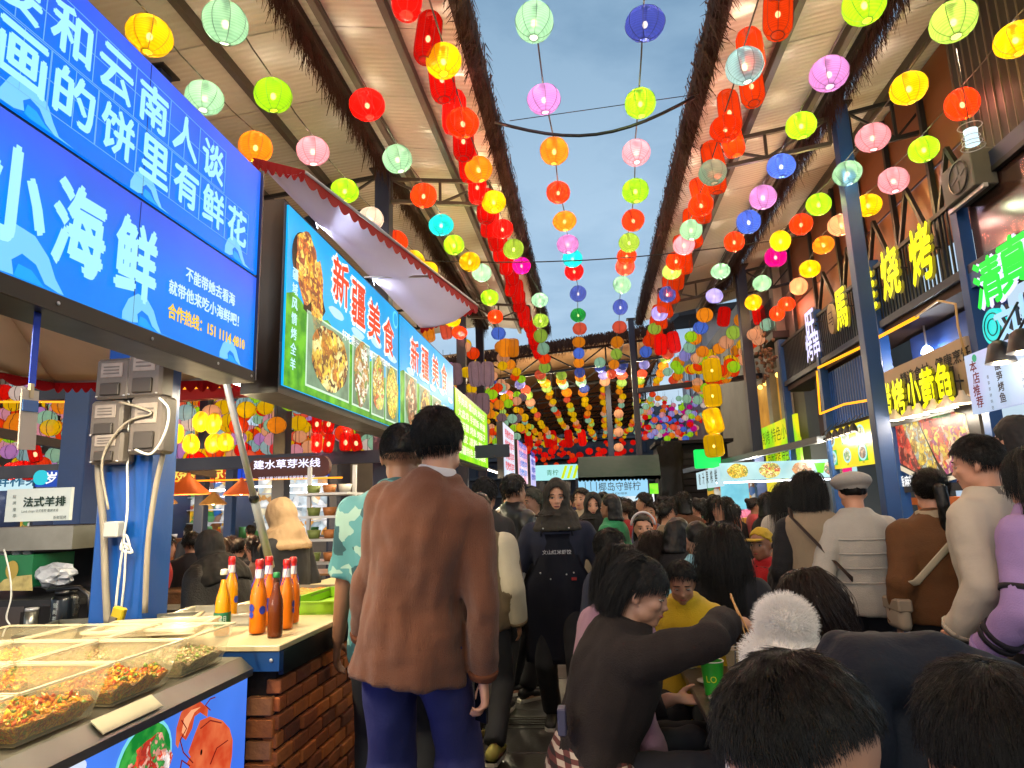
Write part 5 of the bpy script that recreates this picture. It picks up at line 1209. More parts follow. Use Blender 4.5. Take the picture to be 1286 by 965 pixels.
# stalls of the hall: shelf boxes whose goods glow, stall light put into their colour
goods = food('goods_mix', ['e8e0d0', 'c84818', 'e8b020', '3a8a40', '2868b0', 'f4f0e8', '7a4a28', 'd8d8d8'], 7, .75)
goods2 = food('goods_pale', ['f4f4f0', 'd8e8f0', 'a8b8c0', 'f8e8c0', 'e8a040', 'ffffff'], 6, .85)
white_l = glow('stall_light', 'f4f8ff', 7)
def hall_stall(k, x0, x1, y, sign, sc_, ink_, lb, zb=2.25):
    t = thing('market_stall', lb, 'stall', ((x0+x1)/2, y, 0)); w = x1-x0
    bm = B(); bx(bm, -w/2, w/2, -.3, .3, 0, .95); obj('counter', bm, mat('stall_front_%d' % (k % 3), ('6a6a68', '8a5a34', '4a5a60')[k % 3], .6, var=.2), t)
    bm = B(); bx(bm, -w/2, w/2, .9, .95, .95, 2.9); obj('back_shelf', bm, goods if k % 2 else goods2, t)
    for z in (1.3, 1.65, 2.0): bm = B(); bx(bm, -w/2+.05, w/2-.05, .72, .9, z, z+.03); obj('shelf', bm, alu, t)
    bm = B(); bx(bm, -w/2, w/2, -.34, -.28, zb, zb+.55); o = obj('fascia_sign', bm, glow('fascia_'+sc_, sc_, .9), t)
    letters(sign, t.location+Vector((0, -.345, zb+.27)), 'F', glow('fink_'+ink_, ink_, .95), t, w=w*.75, h=.34, bold=.02)
    bm = B(); bx(bm, -w/2+.1, w/2-.1, .3, .36, 2.16, 2.2); obj('added_tube_lamp', bm, white_l, t)  # tube assumed in the lit stall, point light added for brightness
    lamp_light(t, (0, .2, 2.08), 70, (.95, .97, 1))
    for sx_ in (-1, 1): bm = B(); bx(bm, sx_*w/2-.04, sx_*w/2+.04, -.34, .95, 0, 2.95); obj('side_post', bm, dblue, t)
    r2 = random.Random(k)
    for i in range(int(w/.35)):
        bm = B(); h_ = r2.uniform(.08, .3); x = -w/2+.2+i*.35
        lathe(bm, [(r2.uniform(.05, .11), 0), (r2.uniform(.07, .13), h_)], 10, (x, r2.uniform(-.15, .15), .952)); obj('goods', bm, mat('goods_%d' % r2.randrange(6), ('b8441c', 'd8a020', 'c8c4b8', '3a7a3c', '8a8a90', 'c87830')[r2.randrange(6)], .5), t)
x = -6.0; info = [('云南小吃', '2048c8', 'ffffff'), ('烧烤 凉拌', 'c03818', 'ffe060'), ('岁月烧烤', '1c50c0', 'f0f8ff'), ('鲜榨果汁', 'c8e8f0', '206080'), ('傣味舂鸡脚', '9c2c18', 'ffd860'), ('豆花米线', 'e8d080', '803010'), ('傣家烤鱼', '2858a8', 'ffffff')]
for k in range(7):
    w = 2.6; hall_stall(k, x-w, x-.15, 15.5+ (k % 2)*1.2, *info[k], '%s stall from the right in the lit row at the back of the left hall' % 'first second third fourth fifth sixth seventh'.split()[k], 2.35); x -= w
sgb = thing('lit_sign', 'lit blue-white sign reading 岁月 hanging at the far left behind the white board', 'sign', (0, 0, 0)); a = aY(44, 612, 7); b = aY(96, 590, 7)
bm = B(); bx(bm, a.x+.06, b.x, 7, 7.08, a.z, b.z); obj('board', bm, glow('board_navy_lit', '2a5ad0', .6), sgb); letters('岁月', aY(72, 600, 6.99), 'F', wht, sgb, w=.28, h=.13, bold=.03)
bm = B(); c = aY(50, 600, 6.97); poly(bm, [c+Vector((.085*cos(i*.35), 0, .085*sin(i*.35))) for i in range(18)][::-1], thick=.03, nrm=(0, -1, 0)); obj('round_logo', bm, glow('logo_turq', '30c8d8', .9), sgb)
sgm = thing('lit_sign', 'maroon oval sign reading 建水草芽米线 in white over the woman in the beige headscarf', 'sign', (0, 0, 0)); Y_ = 6.2
a = aY(312, 602, Y_); b = aY(414, 572, Y_); bm = B(); w = (b.x-a.x)/2; c = (a+b)/2; h = (b.z-a.z)/2
pts = [c+Vector((w*.8+(w*.2)*cos(t_), 0, h*sin(t_))) for t_ in [-pi/2+pi*i/8 for i in range(9)]]+[c+Vector((-w*.8+(w*.2)*cos(t_), 0, h*sin(t_))) for t_ in [pi/2+pi*i/8 for i in range(9)]]
poly(bm, pts, thick=.06, nrm=(0, -1, 0)); obj('board', bm, mat('maroon_board', '4a1008', .5), sgm)
letters('建水草芽米线', c+Vector((-.02, -.006, .035)), 'F', glow('ink_moon', 'e8e4ff', 1.3), sgm, w=w*1.65, h=h*.85, bold=.02); letters('凉粉 豆腐 过桥米线 石屏豆腐 烧洋芋', c+Vector((-.02, -.006, -.10)), 'F', MATS['ink_moon'], sgm, w=w*1.4, h=h*.3)
for k, (x, y, Y_, c_, s_) in enumerate(((236, 610, 8, 'c85a18', 1.25), (303, 613, 8.2, 'b84818', 1.0), (203, 625, 8.6, '6a4a18', .95), (268, 627, 8.9, '5a4018', .85))):
    p = aY(x, y, Y_); t = thing('pendant_lamp', '%s pendant lamp shade, %s of four hanging in the left hall' % (('bright orange', 'orange', 'bronze', 'small bronze')[k], ('second from the left', 'rightmost', 'leftmost', 'third from the left')[k]), 'lamp', p, group='cone pendant lamps in the left hall')
    bm = B(); lathe(bm, [(.22*s_, -.09*s_), (.21*s_, -.07*s_), (.03, .10*s_), (.02, .13*s_)], 16, cap=False); obj('shade', bm, mat('pendant_'+c_, c_, .5), t)
    bm = B(); ell(bm, (0, 0, -.05*s_), (.04, .04, .04), 10, 8); obj('bulb', bm, glow('bulb_warm', 'ffe0a0', 12), t); lamp_light(t, (0, 0, -.14*s_), 30, (1, .75, .42)); bm = B(); tube(bm, [(0, 0, .12*s_), (0, 0, 1.2)], .005, 4); obj('cord', bm, black, t)
# seating inside the hall
def low_table(label, x, y, w=1.4, d=.7, z=.72, m=None):
    t = thing('dining_table', label, 'table', (x, y, 0)); bm = B(); bx(bm, -w/2, w/2, -d/2, d/2, z-.03, z, bev=.004); obj('tabletop', bm, m or mat('table_wood', '8a6a48', .4, var=.15, scale=6), t)
    for i, j in ((-1, -1), (1, -1), (1, 1), (-1, 1)): bm = B(); bar(bm, (i*(w/2-.06), j*(d/2-.06), 0), (i*(w/2-.06), j*(d/2-.06), z-.031), .04); obj('leg', bm, steel, t)
low_table('pale dining table in the left hall right behind the blue column', -4.3, 7.3, 1.6); low_table('dining table further back in the left hall', -5.4, 9.2, 1.6); low_table('dining table in the left hall nearest the beige headscarf', -3.3, 8.9, 1.2)
wbk = thing('wicker_bin', 'tall wicker basket standing in the left hall by the seated people', 'basket', (*aY(233, 715, 6.6).xy, .0)); bm = B(); lathe(bm, [(.16, 0), (.21, .75)], 16, cap=False)
obj('weave', bm, mat('wicker', '7a5434', .8, var=.4, scale=20, bump=.8, bscale=50), wbk); bm = B(); lathe(bm, [(.20, .74), (.225, .75), (.225, .77), (.20, .78)], 16, cap=False); obj('rim', bm, MATS['wicker'], wbk)
# stall on which the woman in the beige headscarf works
ws = thing('metal_rack', 'wire shelf rack with bowls and bags behind the woman in the beige headscarf', 'rack', (0, 0, 0))
for x in (388, 445):
    p = aY(x, 640, 5.6); bm = B(); bar(bm, (p.x, 5.6, 0), (p.x, 5.6, 1.9), .03); obj('upright', bm, alu, ws)
for y in (622, 650, 678, 706):
    a, b = aY(386, y, 5.6), aY(447, y-3, 5.6); bm = B(); bx(bm, a.x, b.x, 5.4, 5.8, a.z-.01, a.z+.01); obj('shelf', bm, alu, ws)
    for k in range(3):
        bm = B(); lathe(bm, [(.045, 0), (.06, .07)], 12, (a.x+.08+k*.14, 5.55, a.z+.011)); obj('bowl', bm, mat('bowl_%d' % ((k+y) % 4), ('b8b4ac', '3a3a3c', '7a8a4a', 'a86a3a')[(k+y) % 4], .5), ws)
# ------------------------------------------------------------------ right-hand building and stalls
WX = 3.95
bld = thing('shop_building', 'two-storey shop row on the right with wooden upper wall and black balcony slats', 'building')
def wq(x, y, X=WX): p = aX(x, y, X); return p
wood = [mat('plywood_%d' % i, c, .5, var=.22, scale=2.2, stretch=(1, .4, 3), bump=.1, bscale=30, dirt=.35) for i, c in enumerate(('6c3c1a', '603416', '74431c', '552d12'))]
# upper wooden wall as sheets
ys = [6.95, 7.95, 8.95, 9.95, 10.95, 12.2, 13.5]
for i in range(len(ys)-1):
    for j, (z0, z1) in enumerate(((4.35, 5.35), (5.36, 6.65))):
        bm = B(); bx(bm, WX+.35, WX+.38, ys[i]+.012, ys[i+1]-.012, z0+.01, z1-.01); obj('wall_panel', bm, wood[(i*2+j) % 4], bld)
for y in ys: bm = B(); bar(bm, (WX+.31, y, 3.6), (WX+.31, y, 6.6), .06); obj('frame_post', bm, steel, bld)
for i in range(5):
    bm = B(); bar(bm, (WX+.25, ys[i], 4.35), (WX+.25, (ys[i]+ys[i+1])/2, 5.35), .05); obj('brace', bm, steel, bld); bm = B(); bar(bm, (WX+.25, (ys[i]+ys[i+1])/2, 5.35), (WX+.25, ys[i+1], 4.35), .05); obj('brace', bm, steel, bld)
bm = B(); bx(bm, WX-.02, WX+.45, 5.0, 13.5, 3.56, 3.68); obj('balcony_floor', bm, mat('balcony_brown', '3a241c', .7, var=.2), bld)
bm = B(); bar(bm, (WX-.04, 5.0, 4.48), (WX-.04, 13.4, 4.48), .05); obj('top_rail', bm, steel, bld)
bm = B(); bar(bm, (WX-.04, 5.0, 3.70), (WX-.04, 13.4, 3.70), .08, .09); obj('bottom_rail', bm, dblue, bld)
slat_me = None
y = 6.95; n = 0
while y < 13.3:
    if slat_me is None:
        bm = B(); bx(bm, -.008, .008, -.015, .015, -.36, .36); slat_me = bpy.data.meshes.new('baluster'); bm.to_mesh(slat_me); bm.free(); slat_me.materials.append(steel)
    link('baluster', slat_me, None, bld, (WX-.04, y, 4.10)); y += .085
for y in (6.9, 9.0, 11.3, 13.4): bm = B(); bx(bm, WX-.10, WX+.02, y-.06, y+.06, 0, 4.6); obj('frame_column', bm, blue, bld)
bm = B(); bx(bm, WX-.08, WX+.02, 4.4, 6.84, 3.50, 3.66); obj('blue_beam', bm, blue, bld)
bm = B(); bx(bm, WX-.06, WX+.04, 4.2, 6.9, 4.50, 4.66); obj('blue_beam', bm, dblue, bld)
# dark mesh wall, window and air conditioner nearest the camera
bm = B(); bx(bm, WX+.12, WX+.16, 4.2, 6.9, 4.66, 6.7); obj('dark_wall', bm, mat('dark_wall', '16140f', .7, var=.4, scale=4), bld)
for k in range(22): bm = B(); y = 4.3+k*.12; bar(bm, (WX+.06, y, 4.68), (WX+.06, y, 6.4), .012); obj('mesh_wire', bm, mat('wire_grey', '4a4438', .6), bld)
bm = B(); bx(bm, WX+.0, WX+.02, 4.3, 6.8, 3.68, 4.49); obj('window_pane', bm, mat('window_brown', '3c2a24', .08, var=.2, scale=2, spec=1), bld)
ACS = .78
ac = thing('air_conditioner', 'grimy white air conditioner unit on the dark wall at the upper right', 'air conditioner', aX(1216, 225, WX-.12), 0); ac.scale = (ACS,)*3
bm = B(); bx(bm, -.14, .14, -.34, .34, -.24, .24, bev=.012); obj('housing', bm, mat('ac_white', '4c4c46', .6, dirt=.5), ac)
bm = B(); lathe(bm, [(.20, 0), (.21, .01), (.21, .02), (.19, .022)], 24, cap=False)
for v in bm.verts: v.co = Vector((-.142-v.co.z, v.co.x-.06, v.co.y))
obj('fan_ring', bm, black, ac)
for k in range(5):
    bm = B(); a = k*2*pi/5; poly(bm, [Vector((-.148, -.06+r*cos(a+b_), r*sin(a+b_))) for r, b_ in ((.04, 0), (.18, -.25), (.18, .3), (.04, .6))], thick=.006, nrm=(-1, 0, 0)); obj('fan_blade', bm, mat('fan_grey', '3a3a38', .5), ac)
bm = B(); bar(bm, (-.05, -.4, -.27), (-.05, .4, -.27), .05); bmesh.ops.translate(bm, verts=bm.verts, vec=(0, 0, 0)); obj('bracket', bm, alu, ac)
lp = thing('wire_lantern', 'small white glass lantern in a wire cage beside the air conditioner', 'lantern', aX(1220, 172, 3.2)); 
for z, r in ((-.09, .085), (.09, .085), (-.05, .07), (.0, .06)): bm = B(); tube(bm, [(r*cos(a), r*sin(a), z) for a in [2*pi*i/14 for i in range(15)]], .004, 4); obj('wire_ring', bm, alu, lp)
bm = B(); lathe(bm, [(.05, -.07), (.045, 0), (.05, .06)], 14); obj('glass', bm, glow('lamp_glass_white', 'c8e8f0', 1.3), lp); bm = B(); tube(bm, [(0, 0, .09), (0, 0, .8)], .004, 4); obj('cord', bm, black, lp)
# neon characters
ny = glow('neon_yellow', 'f6ee08', 1.25); nw = glow('neon_white', 'd8d4ff', 1.2); ng = glow('neon_green', '14e83c', 1.15); ncy = glow('neon_cyan', '28dcd8', 1.0); gold = mat('neon_side', '6a6410', .5)
def neon(s, label, px, py, X, w, h, m, bold=.03, back=True, ext=.02, name='neon_character', halo=None):
    p = aX(px, py, X); t = thing(name, label, 'neon sign', p)
    letters(s, p+Vector((-.045, 0, 0)), 'L', m, t, w=w, h=h, bold=bold, name='lit_strokes')
    letters(s, p+Vector((-.012, 0, 0)), 'L', halo or gold, t, w=w*1.04, h=h*1.04, bold=bold, name='channel_sides')
    for dy in (-w*.3, w*.3): bm = B(); bar(bm, (-.01, dy, 0), (.10, dy, 0), .02); obj('standoff', bm, steel, t)
    return t
neon('馬', 'yellow neon character left of the tall blue post on the black balcony', 1060, 388, WX-.14, .42, .56, ny)
neon('佳', 'yellow neon character mostly hidden behind the tall blue post', 1094, 366, WX-.14, .44, .58, ny)
neon('烧', 'yellow neon character second from the right on the black balcony', 1122, 342, WX-.14, .46, .60, ny)
neon('烤', 'yellow neon character rightmost on the black balcony', 1161, 318, WX-.14, .46, .62, ny)
neon('旺', 'upper of two pale violet neon characters at the balcony end', 1021, 407, WX-.3, .40, .42, nw, halo=steel); neon('烤串', 'lower pale violet neon characters at the balcony end', 1024, 434, WX-.3, .62, .44, nw, .02, halo=steel)
ov = thing('round_sign', 'small pale oval shop sign between the violet and yellow neon', 'sign', aX(1043, 401, WX-.12)); bm = B(); poly(bm, [Vector((0, .13*cos(i*.33), .24*sin(i*.33))) for i in range(19)], thick=.05, nrm=(-1, 0, 0)); obj('disc', bm, mat('disc_cream', '9a8a68', .5), ov); letters('马', aX(1043, 401, WX-.13), 'L', mat('ink_brown', '3a1c0c', .6, var=0), ov, h=.22)
neon('清', 'left green neon character with pale side lights near the right edge', 1247, 353, 3.62, .40, .42, ng, .03, halo=nw); neon('真', 'right green neon character cut by the right edge of the view', 1280, 328, 3.62, .40, .44, ng, .03, halo=nw)
neon('文', 'pale blue neon character beside the turquoise round logo', 1270, 405, 3.60, .28, .30, glow('neon_ice', 'a8d8ff', 1.0), .04, halo=steel); neon('山', 'pale blue neon character at the right edge by the menu board', 1293, 392, 3.60, .28, .30, MATS['neon_ice'], .04, halo=steel)
rl = thing('round_sign', 'round turquoise lit logo left of the pale blue neon', 'sign', aX(1247, 411, 3.60)); bm = B(); poly(bm, [Vector((0, .155*cos(i*.3), .165*sin(i*.3))) for i in range(21)], thick=.05, nrm=(-1, 0, 0)); obj('disc', bm, ncy, rl)
for r in (.12, .07): bm = B(); tube(bm, [Vector((-.004, r*cos(i*.3), r*sin(i*.3)*1.05)) for i in range(22)], .006, 4); obj('ring_print', bm, mat('ring_green', '0a5a50', .5, var=0), rl)
# amber light strips
def led(label, pix, X, r=.022, m=None):
    bm = B(); tube(bm, [aX(x, y, X) for x, y in pix], r, 8); setp(obj('led_strip', bm, m or glow('led_orange', 'ffa818', 1.5)), label, 'light strip')
led('amber light strip on the balcony edge right of the tall blue post', [(1103, 424), (1152, 398)], WX-.12); led('amber light strip on the balcony edge left of the tall blue post', [(1028, 462), (1090, 432)], WX-.12)
led('amber light strip wavering over the yellow menu', [(1030, 520), (1060, 508), (1090, 503), (1098, 500)], WX-.1, .018); led('upright amber light strip at the corner of the blue slats', [(1026, 466), (1030, 520)], WX-.1, .018)
led('dim bent light tube hanging from the balcony by the white board', [(1150, 398), (1178, 378), (1200, 382), (1203, 410), (1212, 445)], WX-.14, .012, mat('tube_off', '9a7a50', .4, emit='a07838', es=.3))
# blue slat screen above the yellow menu
scn = thing('slat_screen', 'blue metal slat screen over the yellow picture menu', 'screen'); 
yA, yB_ = wq(1100, 500).y, wq(1030, 500).y; k = 0; y = yA
while y < yB_:
    bm = B(); bx(bm, WX+.02, WX+.04, y, y+.035, 2.62, 3.5); obj('slat', bm, mat('slat_blue', '1c4c96', .45), scn); y += .10
bm = B(); bx(bm, WX+.10, WX+.12, yA, yB_+.5, 2.55, 3.55); obj('backing', bm, mat('screen_back', '241c2c', .8), scn)
bm = B(); bx(bm, WX+.3, WX+.34, 7.0, 9.0, 2.6, 3.5); obj('inner_wall', bm, mat('inner_blue', '0d3f8c', .5, var=.2, scale=1.2), scn)
lampb = thing('ceiling_lamp', 'small bright white lamp under the blue balcony', 'lamp', aX(1165, 444, WX+.2)); bm = B(); lathe(bm, [(.07, 0), (.06, .05), (.03, .09)], 14); obj('lamp_glass', bm, glow('lamp_white', 'e8f0ff', 8), lampb); lamp_light(lampb, (0, 0, -.06), 40, (.9, .95, 1)); bm = B(); tube(bm, [(0, 0, .09), (0, 0, .35)], .012, 6); obj('stem', bm, alu, lampb)
# sign group of the grilled fish stall
SXR = 3.84
fsn = thing('shop_sign', 'beige sign board reading 一精选食材 above the yellow neon fish sign', 'sign'); a, b = wq(1112, 490, SXR), wq(1216, 452, SXR)
bm = B(); bx(bm, SXR, SXR+.05, b.y, a.y, 2.45, 3.06); obj('board', bm, mat('beige_board', 'b09a80', .6, var=.05, dirt=.05), fsn)
letters('一精选食材 · 健康烹饪', aX(1160, 465, SXR-.01)+Vector((0, -.1, .0)), 'L', mat('ink_black', '120c08', .6, var=0), fsn, w=1.7, h=.14, bold=.02)
for i_, (ch, (x, y)) in enumerate(zip('碳烤小黄鱼', ((1117, 504), (1133, 499), (1152, 492), (1170, 487), (1191, 481)))):
    neon(ch, '%s yellow neon character of the grilled fish sign' % ('first', 'second', 'third', 'fourth', 'last')[i_], x, y, SXR-.10, .30, .42, ny, .03)
neon('炭', 'small yellow neon character on the left side of the tall blue post', 1105, 510, 3.5, .12, .34, ny, .03)
bm = B(); bx(bm, SXR-.07, SXR-.05, wq(1203, 490, SXR).y, wq(1105, 510, SXR).y, 2.33, 2.37); setp(obj('sign_rail', bm, steel), 'dark rail carrying the yellow neon fish sign', 'rail')
fbk = setp(obj('sign_backing', (lambda b_: (bx(b_, SXR-.045, SXR-.03, wq(1206, 490, SXR).y, wq(1103, 510, SXR).y, 2.38, 2.80), b_)[1])(B()), mat('backing_dark', '1c1812', .7, var=.2)), 'dark backing board behind the yellow neon fish sign', 'board')
po = thing('food_poster', 'large lit poster of chillies, skewers and prawns in a bowl on the right', 'poster'); PX = 3.9
a, b = wq(1118, 600, PX), wq(1226, 505, PX); u0, u1, z0, z1 = b.y, a.y, 1.52, 2.42
bm = B(); bx(bm, PX, PX+.04, u0, u1, z0, z1); obj('board', bm, glow('poster_dark', '1c1c22', .5, '6a5a48', var=.2, vscale=2), po)
def pb(name, m, pix, off): blob(po, name, m, 'L', PX, [(wq(x, y, PX).y, wq(x, y, PX).z) for x, y in pix], off)
pb('chilli_print', food('print_chilli', ['d82818', 'f05838', 'a81410', 'f88060', '701008'], 16, .9), [(1122, 532), (1140, 528), (1160, 590), (1155, 596), (1125, 578)], .003)
pb('skewer_print', food('print_gold', ['f0c830', 'c89018', 'f8e888', '8a6a20', 'a8b0a8'], 20, .9), [(1128, 520), (1148, 518), (1180, 590), (1158, 592)], .005)
pb('prawn_print', food('print_prawns', ['e84820', 'f0a020', 'f8c8a0', 'c02010', 'f4d040', 'a83070'], 18, .95), [(1150, 522), (1180, 514), (1212, 520), (1222, 560), (1215, 585), (1190, 596), (1178, 580)], .004)
pb('pepper_print', food('print_pepper', ['b01010', 'e03020', '3a0a08', 'd84830'], 22, .9), [(1158, 521), (1182, 516), (1210, 522), (1210, 536), (1180, 534), (1160, 540)], .006)
pb('herb_print', food('print_herb', ['1c7a28', '40a838', '0c4a18'], 20, .85), [(1160, 520), (1175, 515), (1195, 517), (1194, 524), (1170, 526)], .008)
pb('bowl_print', glow('print_cream', 'e8d8b8', .85), [(1122, 580), (1150, 594), (1185, 600), (1220, 592), (1220, 597), (1185, 606), (1150, 600), (1122, 586)], .007)
pb('bowl_side_print', glow('print_navy', '16345c', .7), [(1122, 586), (1150, 600), (1185, 606), (1220, 597), (1216, 606), (1130, 606), (1122, 600)], .006)
letters('鲜香麻辣', Vector((PX-.012, wq(1136, 594, PX).y, 1.66)), 'L', wht, po, w=.5, h=.13, bold=.02)
# cone lamps over the fish counter
for k, (x, y) in enumerate(((1124, 524), (1143, 520), (1154, 517), (1173, 512), (1189, 508), (1209, 502))):
    p = aX(x, y, 3.62); t = thing('cone_lamp', 'white cone lamp over the fish counter, %s from the left' % ('first', 'second', 'third', 'fourth', 'fifth', 'sixth')[k], 'lamp', p, group='cone lamps over the fish counter')
    bm = B(); lathe(bm, [(.10, -.04), (.085, -.01), (.03, .05), (.02, .09)], 16, cap=False); obj('shade', bm, mat('lamp_shade_white', 'c8b8a0', .5, var=.05), t); bm = B(); ell(bm, (0, 0, -.03), (.07, .07, .02), 12, 6); obj('bulb', bm, glow('lamp_face', 'ffe8c8', 6), t); lamp_light(t, (0, 0, -.07), 9)
    bm = B(); tube(bm, [(0, 0, .09), (0, 0, .25)], .006, 4); obj('cord', bm, black, t)
for k, (x, y) in enumerate(((1200+4, 446), (1255, 460))):
    pass
for k, (x, y) in enumerate(((1255, 442), (1283, 428))):
    p = aX(x, y, 3.3); t = thing('work_lamp', ('left', 'right')[k]+' black work lamp shining on the white menu board', 'lamp', p, group='black work lamps by the white menu board')
    bm = B(); lathe(bm, [(.11, -.09), (.09, -.02), (.07, .06), (.03, .09)], 16, cap=False); obj('shade', bm, black, t); bm = B(); ell(bm, (0, 0, -.06), (.05, .05, .04), 12, 8); obj('bulb', bm, glow('bulb', 'ffe9a8', 9), t); lamp_light(t, (0, 0, -.13), 25); bm = B(); tube(bm, [(0, 0, .09), (.2, 0, .4)], .01, 5); obj('arm', bm, black, t)
mb = thing('menu_board', 'white lit menu board reading 本店推荐 tilted at the right edge', 'sign'); X_ = 3.45; a, b = aX(1222, 520, X_), aX(1310, 425, X_)
zt_, zb2 = aX(1216, 446, X_).z, aX(1230, 519, X_).z
bm = B(); bx(bm, X_, X_+.05, b.y-.3, a.y, zb2, zt_); obj('board', bm, glow('board_lit', 'b8d8f0', .85, 'c8c8f0', var=.2, vscale=2), mb)
yy = a.y; hh = zt_-zb2
for i, ch in enumerate('本店推荐'): letters(ch, Vector((X_-.008, yy-.13-.02*(i % 2), zt_-.12-hh*.2*i)), 'L', glow('ink_crimson', '8a1c28', .5), mb, h=.10, bold=.02)
for i, ch in enumerate('酸笋烤鱼'): letters(ch, Vector((X_-.008, yy-.48, zt_-.18-hh*.17*i)), 'L', MATS['ink_black'], mb, h=.08, bold=.02)
for j in range(3):
    for i in range(6): letters('香茅草烤鸡泡鲁达柠檬'[i+j], Vector((X_-.008, yy-.32-.33*(j > 0)-.12*j, zt_-.25-hh*.1*i)), 'L', MATS['ink_black'], mb, h=.032)
blob(mb, 'seal_print', glow('seal_green', '20a878', .8), 'L', X_, oval(yy-.16, zt_-.05, .035, .035), .004)
# brick counters on the right
def counter_r(label, x0, x1, y0, y1, top_c, faces=('X',), ztop=.98):
    t = thing('brick_counter', label, 'counter'); bm = B(); bx(bm, x0+.03, x1, y0+.03, y1, 0, ztop-.06); obj('core', bm, mortar, t)
    if 'X' in faces: brick_wall(t, 'X', x0+.01, y0+.02, y1, .02, ztop-.07, bl=.21, bh=.076, inward=-1, maxn=300)
    if 'Y' in faces: brick_wall(t, 'Y', y0+.01, x0+.03, x1, .02, ztop-.07, bl=.21, bh=.076, inward=-1, maxn=300)
    bm = B(); bx(bm, x0-.03, x1, y0-.03, y1, ztop-.055, ztop); obj('worktop', bm, top_c, t); return t
wt = mat('worktop_wood', 'a87838', .45, var=.15, scale=5)
counter_r('brick counter of the grilled fish stall right of the tall blue post', 3.50, 4.6, 5.2, 8.0, wt); counter_r('brick counter between the tall blue post and the yellow menu', 3.50, 4.6, 8.3, 10.6, wt)
counter_r('brick counter end facing the aisle behind the person in red', 2.35, 3.3, 11.2, 14.0, wt, ('X', 'Y'))
sf = thing('service_shelf', 'orange wooden serving shelf under the food poster', 'shelf'); bm = B(); bx(bm, 3.55, 3.9, 5.6, 8.0, 1.38, 1.46); obj('board', bm, mat('orange_wood', 'c86a20', .5, var=.15, dirt=.1), sf)
for y in (5.7, 6.6, 7.9): bm = B(); bx(bm, 3.58, 3.66, y-.04, y+.04, .985, 1.379); obj('leg', bm, MATS['orange_wood'], sf)
# yellow picture menu
ym = thing('menu_board', 'yellow lit menu with pictures of dishes left of the tall blue post', 'sign'); YX = 3.9; yR, yL = wq(1105, 550, YX).y-.25, wq(1038, 560, YX).y
bm = B(); bx(bm, YX, YX+.06, yR, yL, 1.93, 2.55); obj('board', bm, glow('board_yellow', 'f4e010', .95, 'ecd00c', var=.2), ym)
dm = [food('print_d%d' % i, c, 20, .9) for i, c in enumerate((['8ac8b0', 'f0f0e0', '4a8a60', 'c8e0d0'], ['8a5a38', 'c89a70', '5a3420', 'd8c0a0'], ['5a9a38', 'a8c878', 'e8e0c0', '3a6a20']))]
for i in range(4):
    for j in range(2):
        u = yR+.28+i*(yL-yR-.3)/3.4; z = 2.11+.29*j; blob(ym, 'picture_ground', glow('pic_green', '38b838', .9), 'L', YX, [(u-.17, z-.12), (u+.17, z-.12), (u+.17, z+.12), (u-.17, z+.12)], .003) if (i+j) % 2 else None
        blob(ym, 'plate_print', glow('plate_blue', 'a8e0e8', .9), 'L', YX, oval(u, z, .155, .115), .005); blob(ym, 'dish_print', dm[(i+j) % 3], 'L', YX, oval(u, z, .12, .085), .007)
        letters(('凉虾', '烤鱼', '卤肉', '炒饭', '酸汤', '烤鸡', '牛筋', '凉粉')[i+4*j], Vector((YX-.006, u, z-.135)), 'L', MATS['ink_black'], ym, h=.035)
# row of small dark lamps left of the yellow menu
for k in range(6):
    p = aX(1034+k*7.5, 550-k*2.6, 3.7); t = thing('spot_lamp', 'small dark spot lamp over the yellow menu, %s from the left' % ('first', 'second', 'third', 'fourth', 'fifth', 'sixth')[k], 'lamp', p, group='spot lamps over the yellow menu')
    bm = B(); lathe(bm, [(.06, -.06), (.05, .0), (.02, .06)], 12, cap=False); obj('shade', bm, black, t); bm = B(); ell(bm, (0, 0, -.045), (.045, .045, .015), 10, 6); obj('bulb', bm, MATS['lamp_face'], t); lamp_light(t, (0, 0, -.08), 12); bm = B(); tube(bm, [(0, 0, .06), (.15, 0, .2)], .006, 4); obj('arm', bm, black, t)
# juice stall with a wide picture board
YB = 13.0
js = thing('market_stall', 'juice stall on the right under a wide picture board with fruit, behind the brick counter', 'stall'); xa, xb = aY(905, 590, YB).x, 4.9; za_, zc_ = aY(905, 604, YB).z, aY(905, 582, YB).z
bm = B(); bx(bm, xa, xb, YB, YB+.08, za_, zc_); obj('picture_board', bm, glow('board_ice', 'a8e4ec', .9, 'd8f4f0', var=.2, vscale=2), js)
for k, (u, m_) in enumerate(((.32, 'print_corn'), (.9, 'print_noodle'), (1.5, 'print_stew'), (2.05, 'print_ribs'))): blob(js, 'fruit_print', MATS[m_] if k != 2 else food('print_jug', ['e89038', 'f4d0a0', 'c87028', 'f0f0f0'], 14, .9), 'F', YB, wobble(xa+u, (za_+zc_)/2, .20, .14, k, 22, .2), .004)
blob(js, 'glass_print', glow('print_lime_glass', '70d830', .9), 'F', YB, [(xa+1.75, za_+.08), (xa+1.85, za_+.08), (xa+1.9, zc_-.06), (xa+1.7, zc_-.06)], .005); blob(js, 'glass_print', glow('print_pink_glass', 'e82878', .9), 'F', YB, [(xa+2.2, za_+.05), (xa+2.35, za_+.05), (xa+2.38, zc_-.06), (xa+2.17, zc_-.06)], .007)
bm = B(); bx(bm, xa, xa+.06, YB+.09, YB+3, za_-.1, zc_-.05); obj('side_board', bm, glow('board_text_white', 'c8e8f0', .8), js)
for k in range(5): letters('鲜榨果汁奶茶'[k], Vector((xa-.006, YB+.5+k*.5, (za_+zc_)/2-.05)), 'L', MATS['ink_black'], js, h=.25, bold=.01)
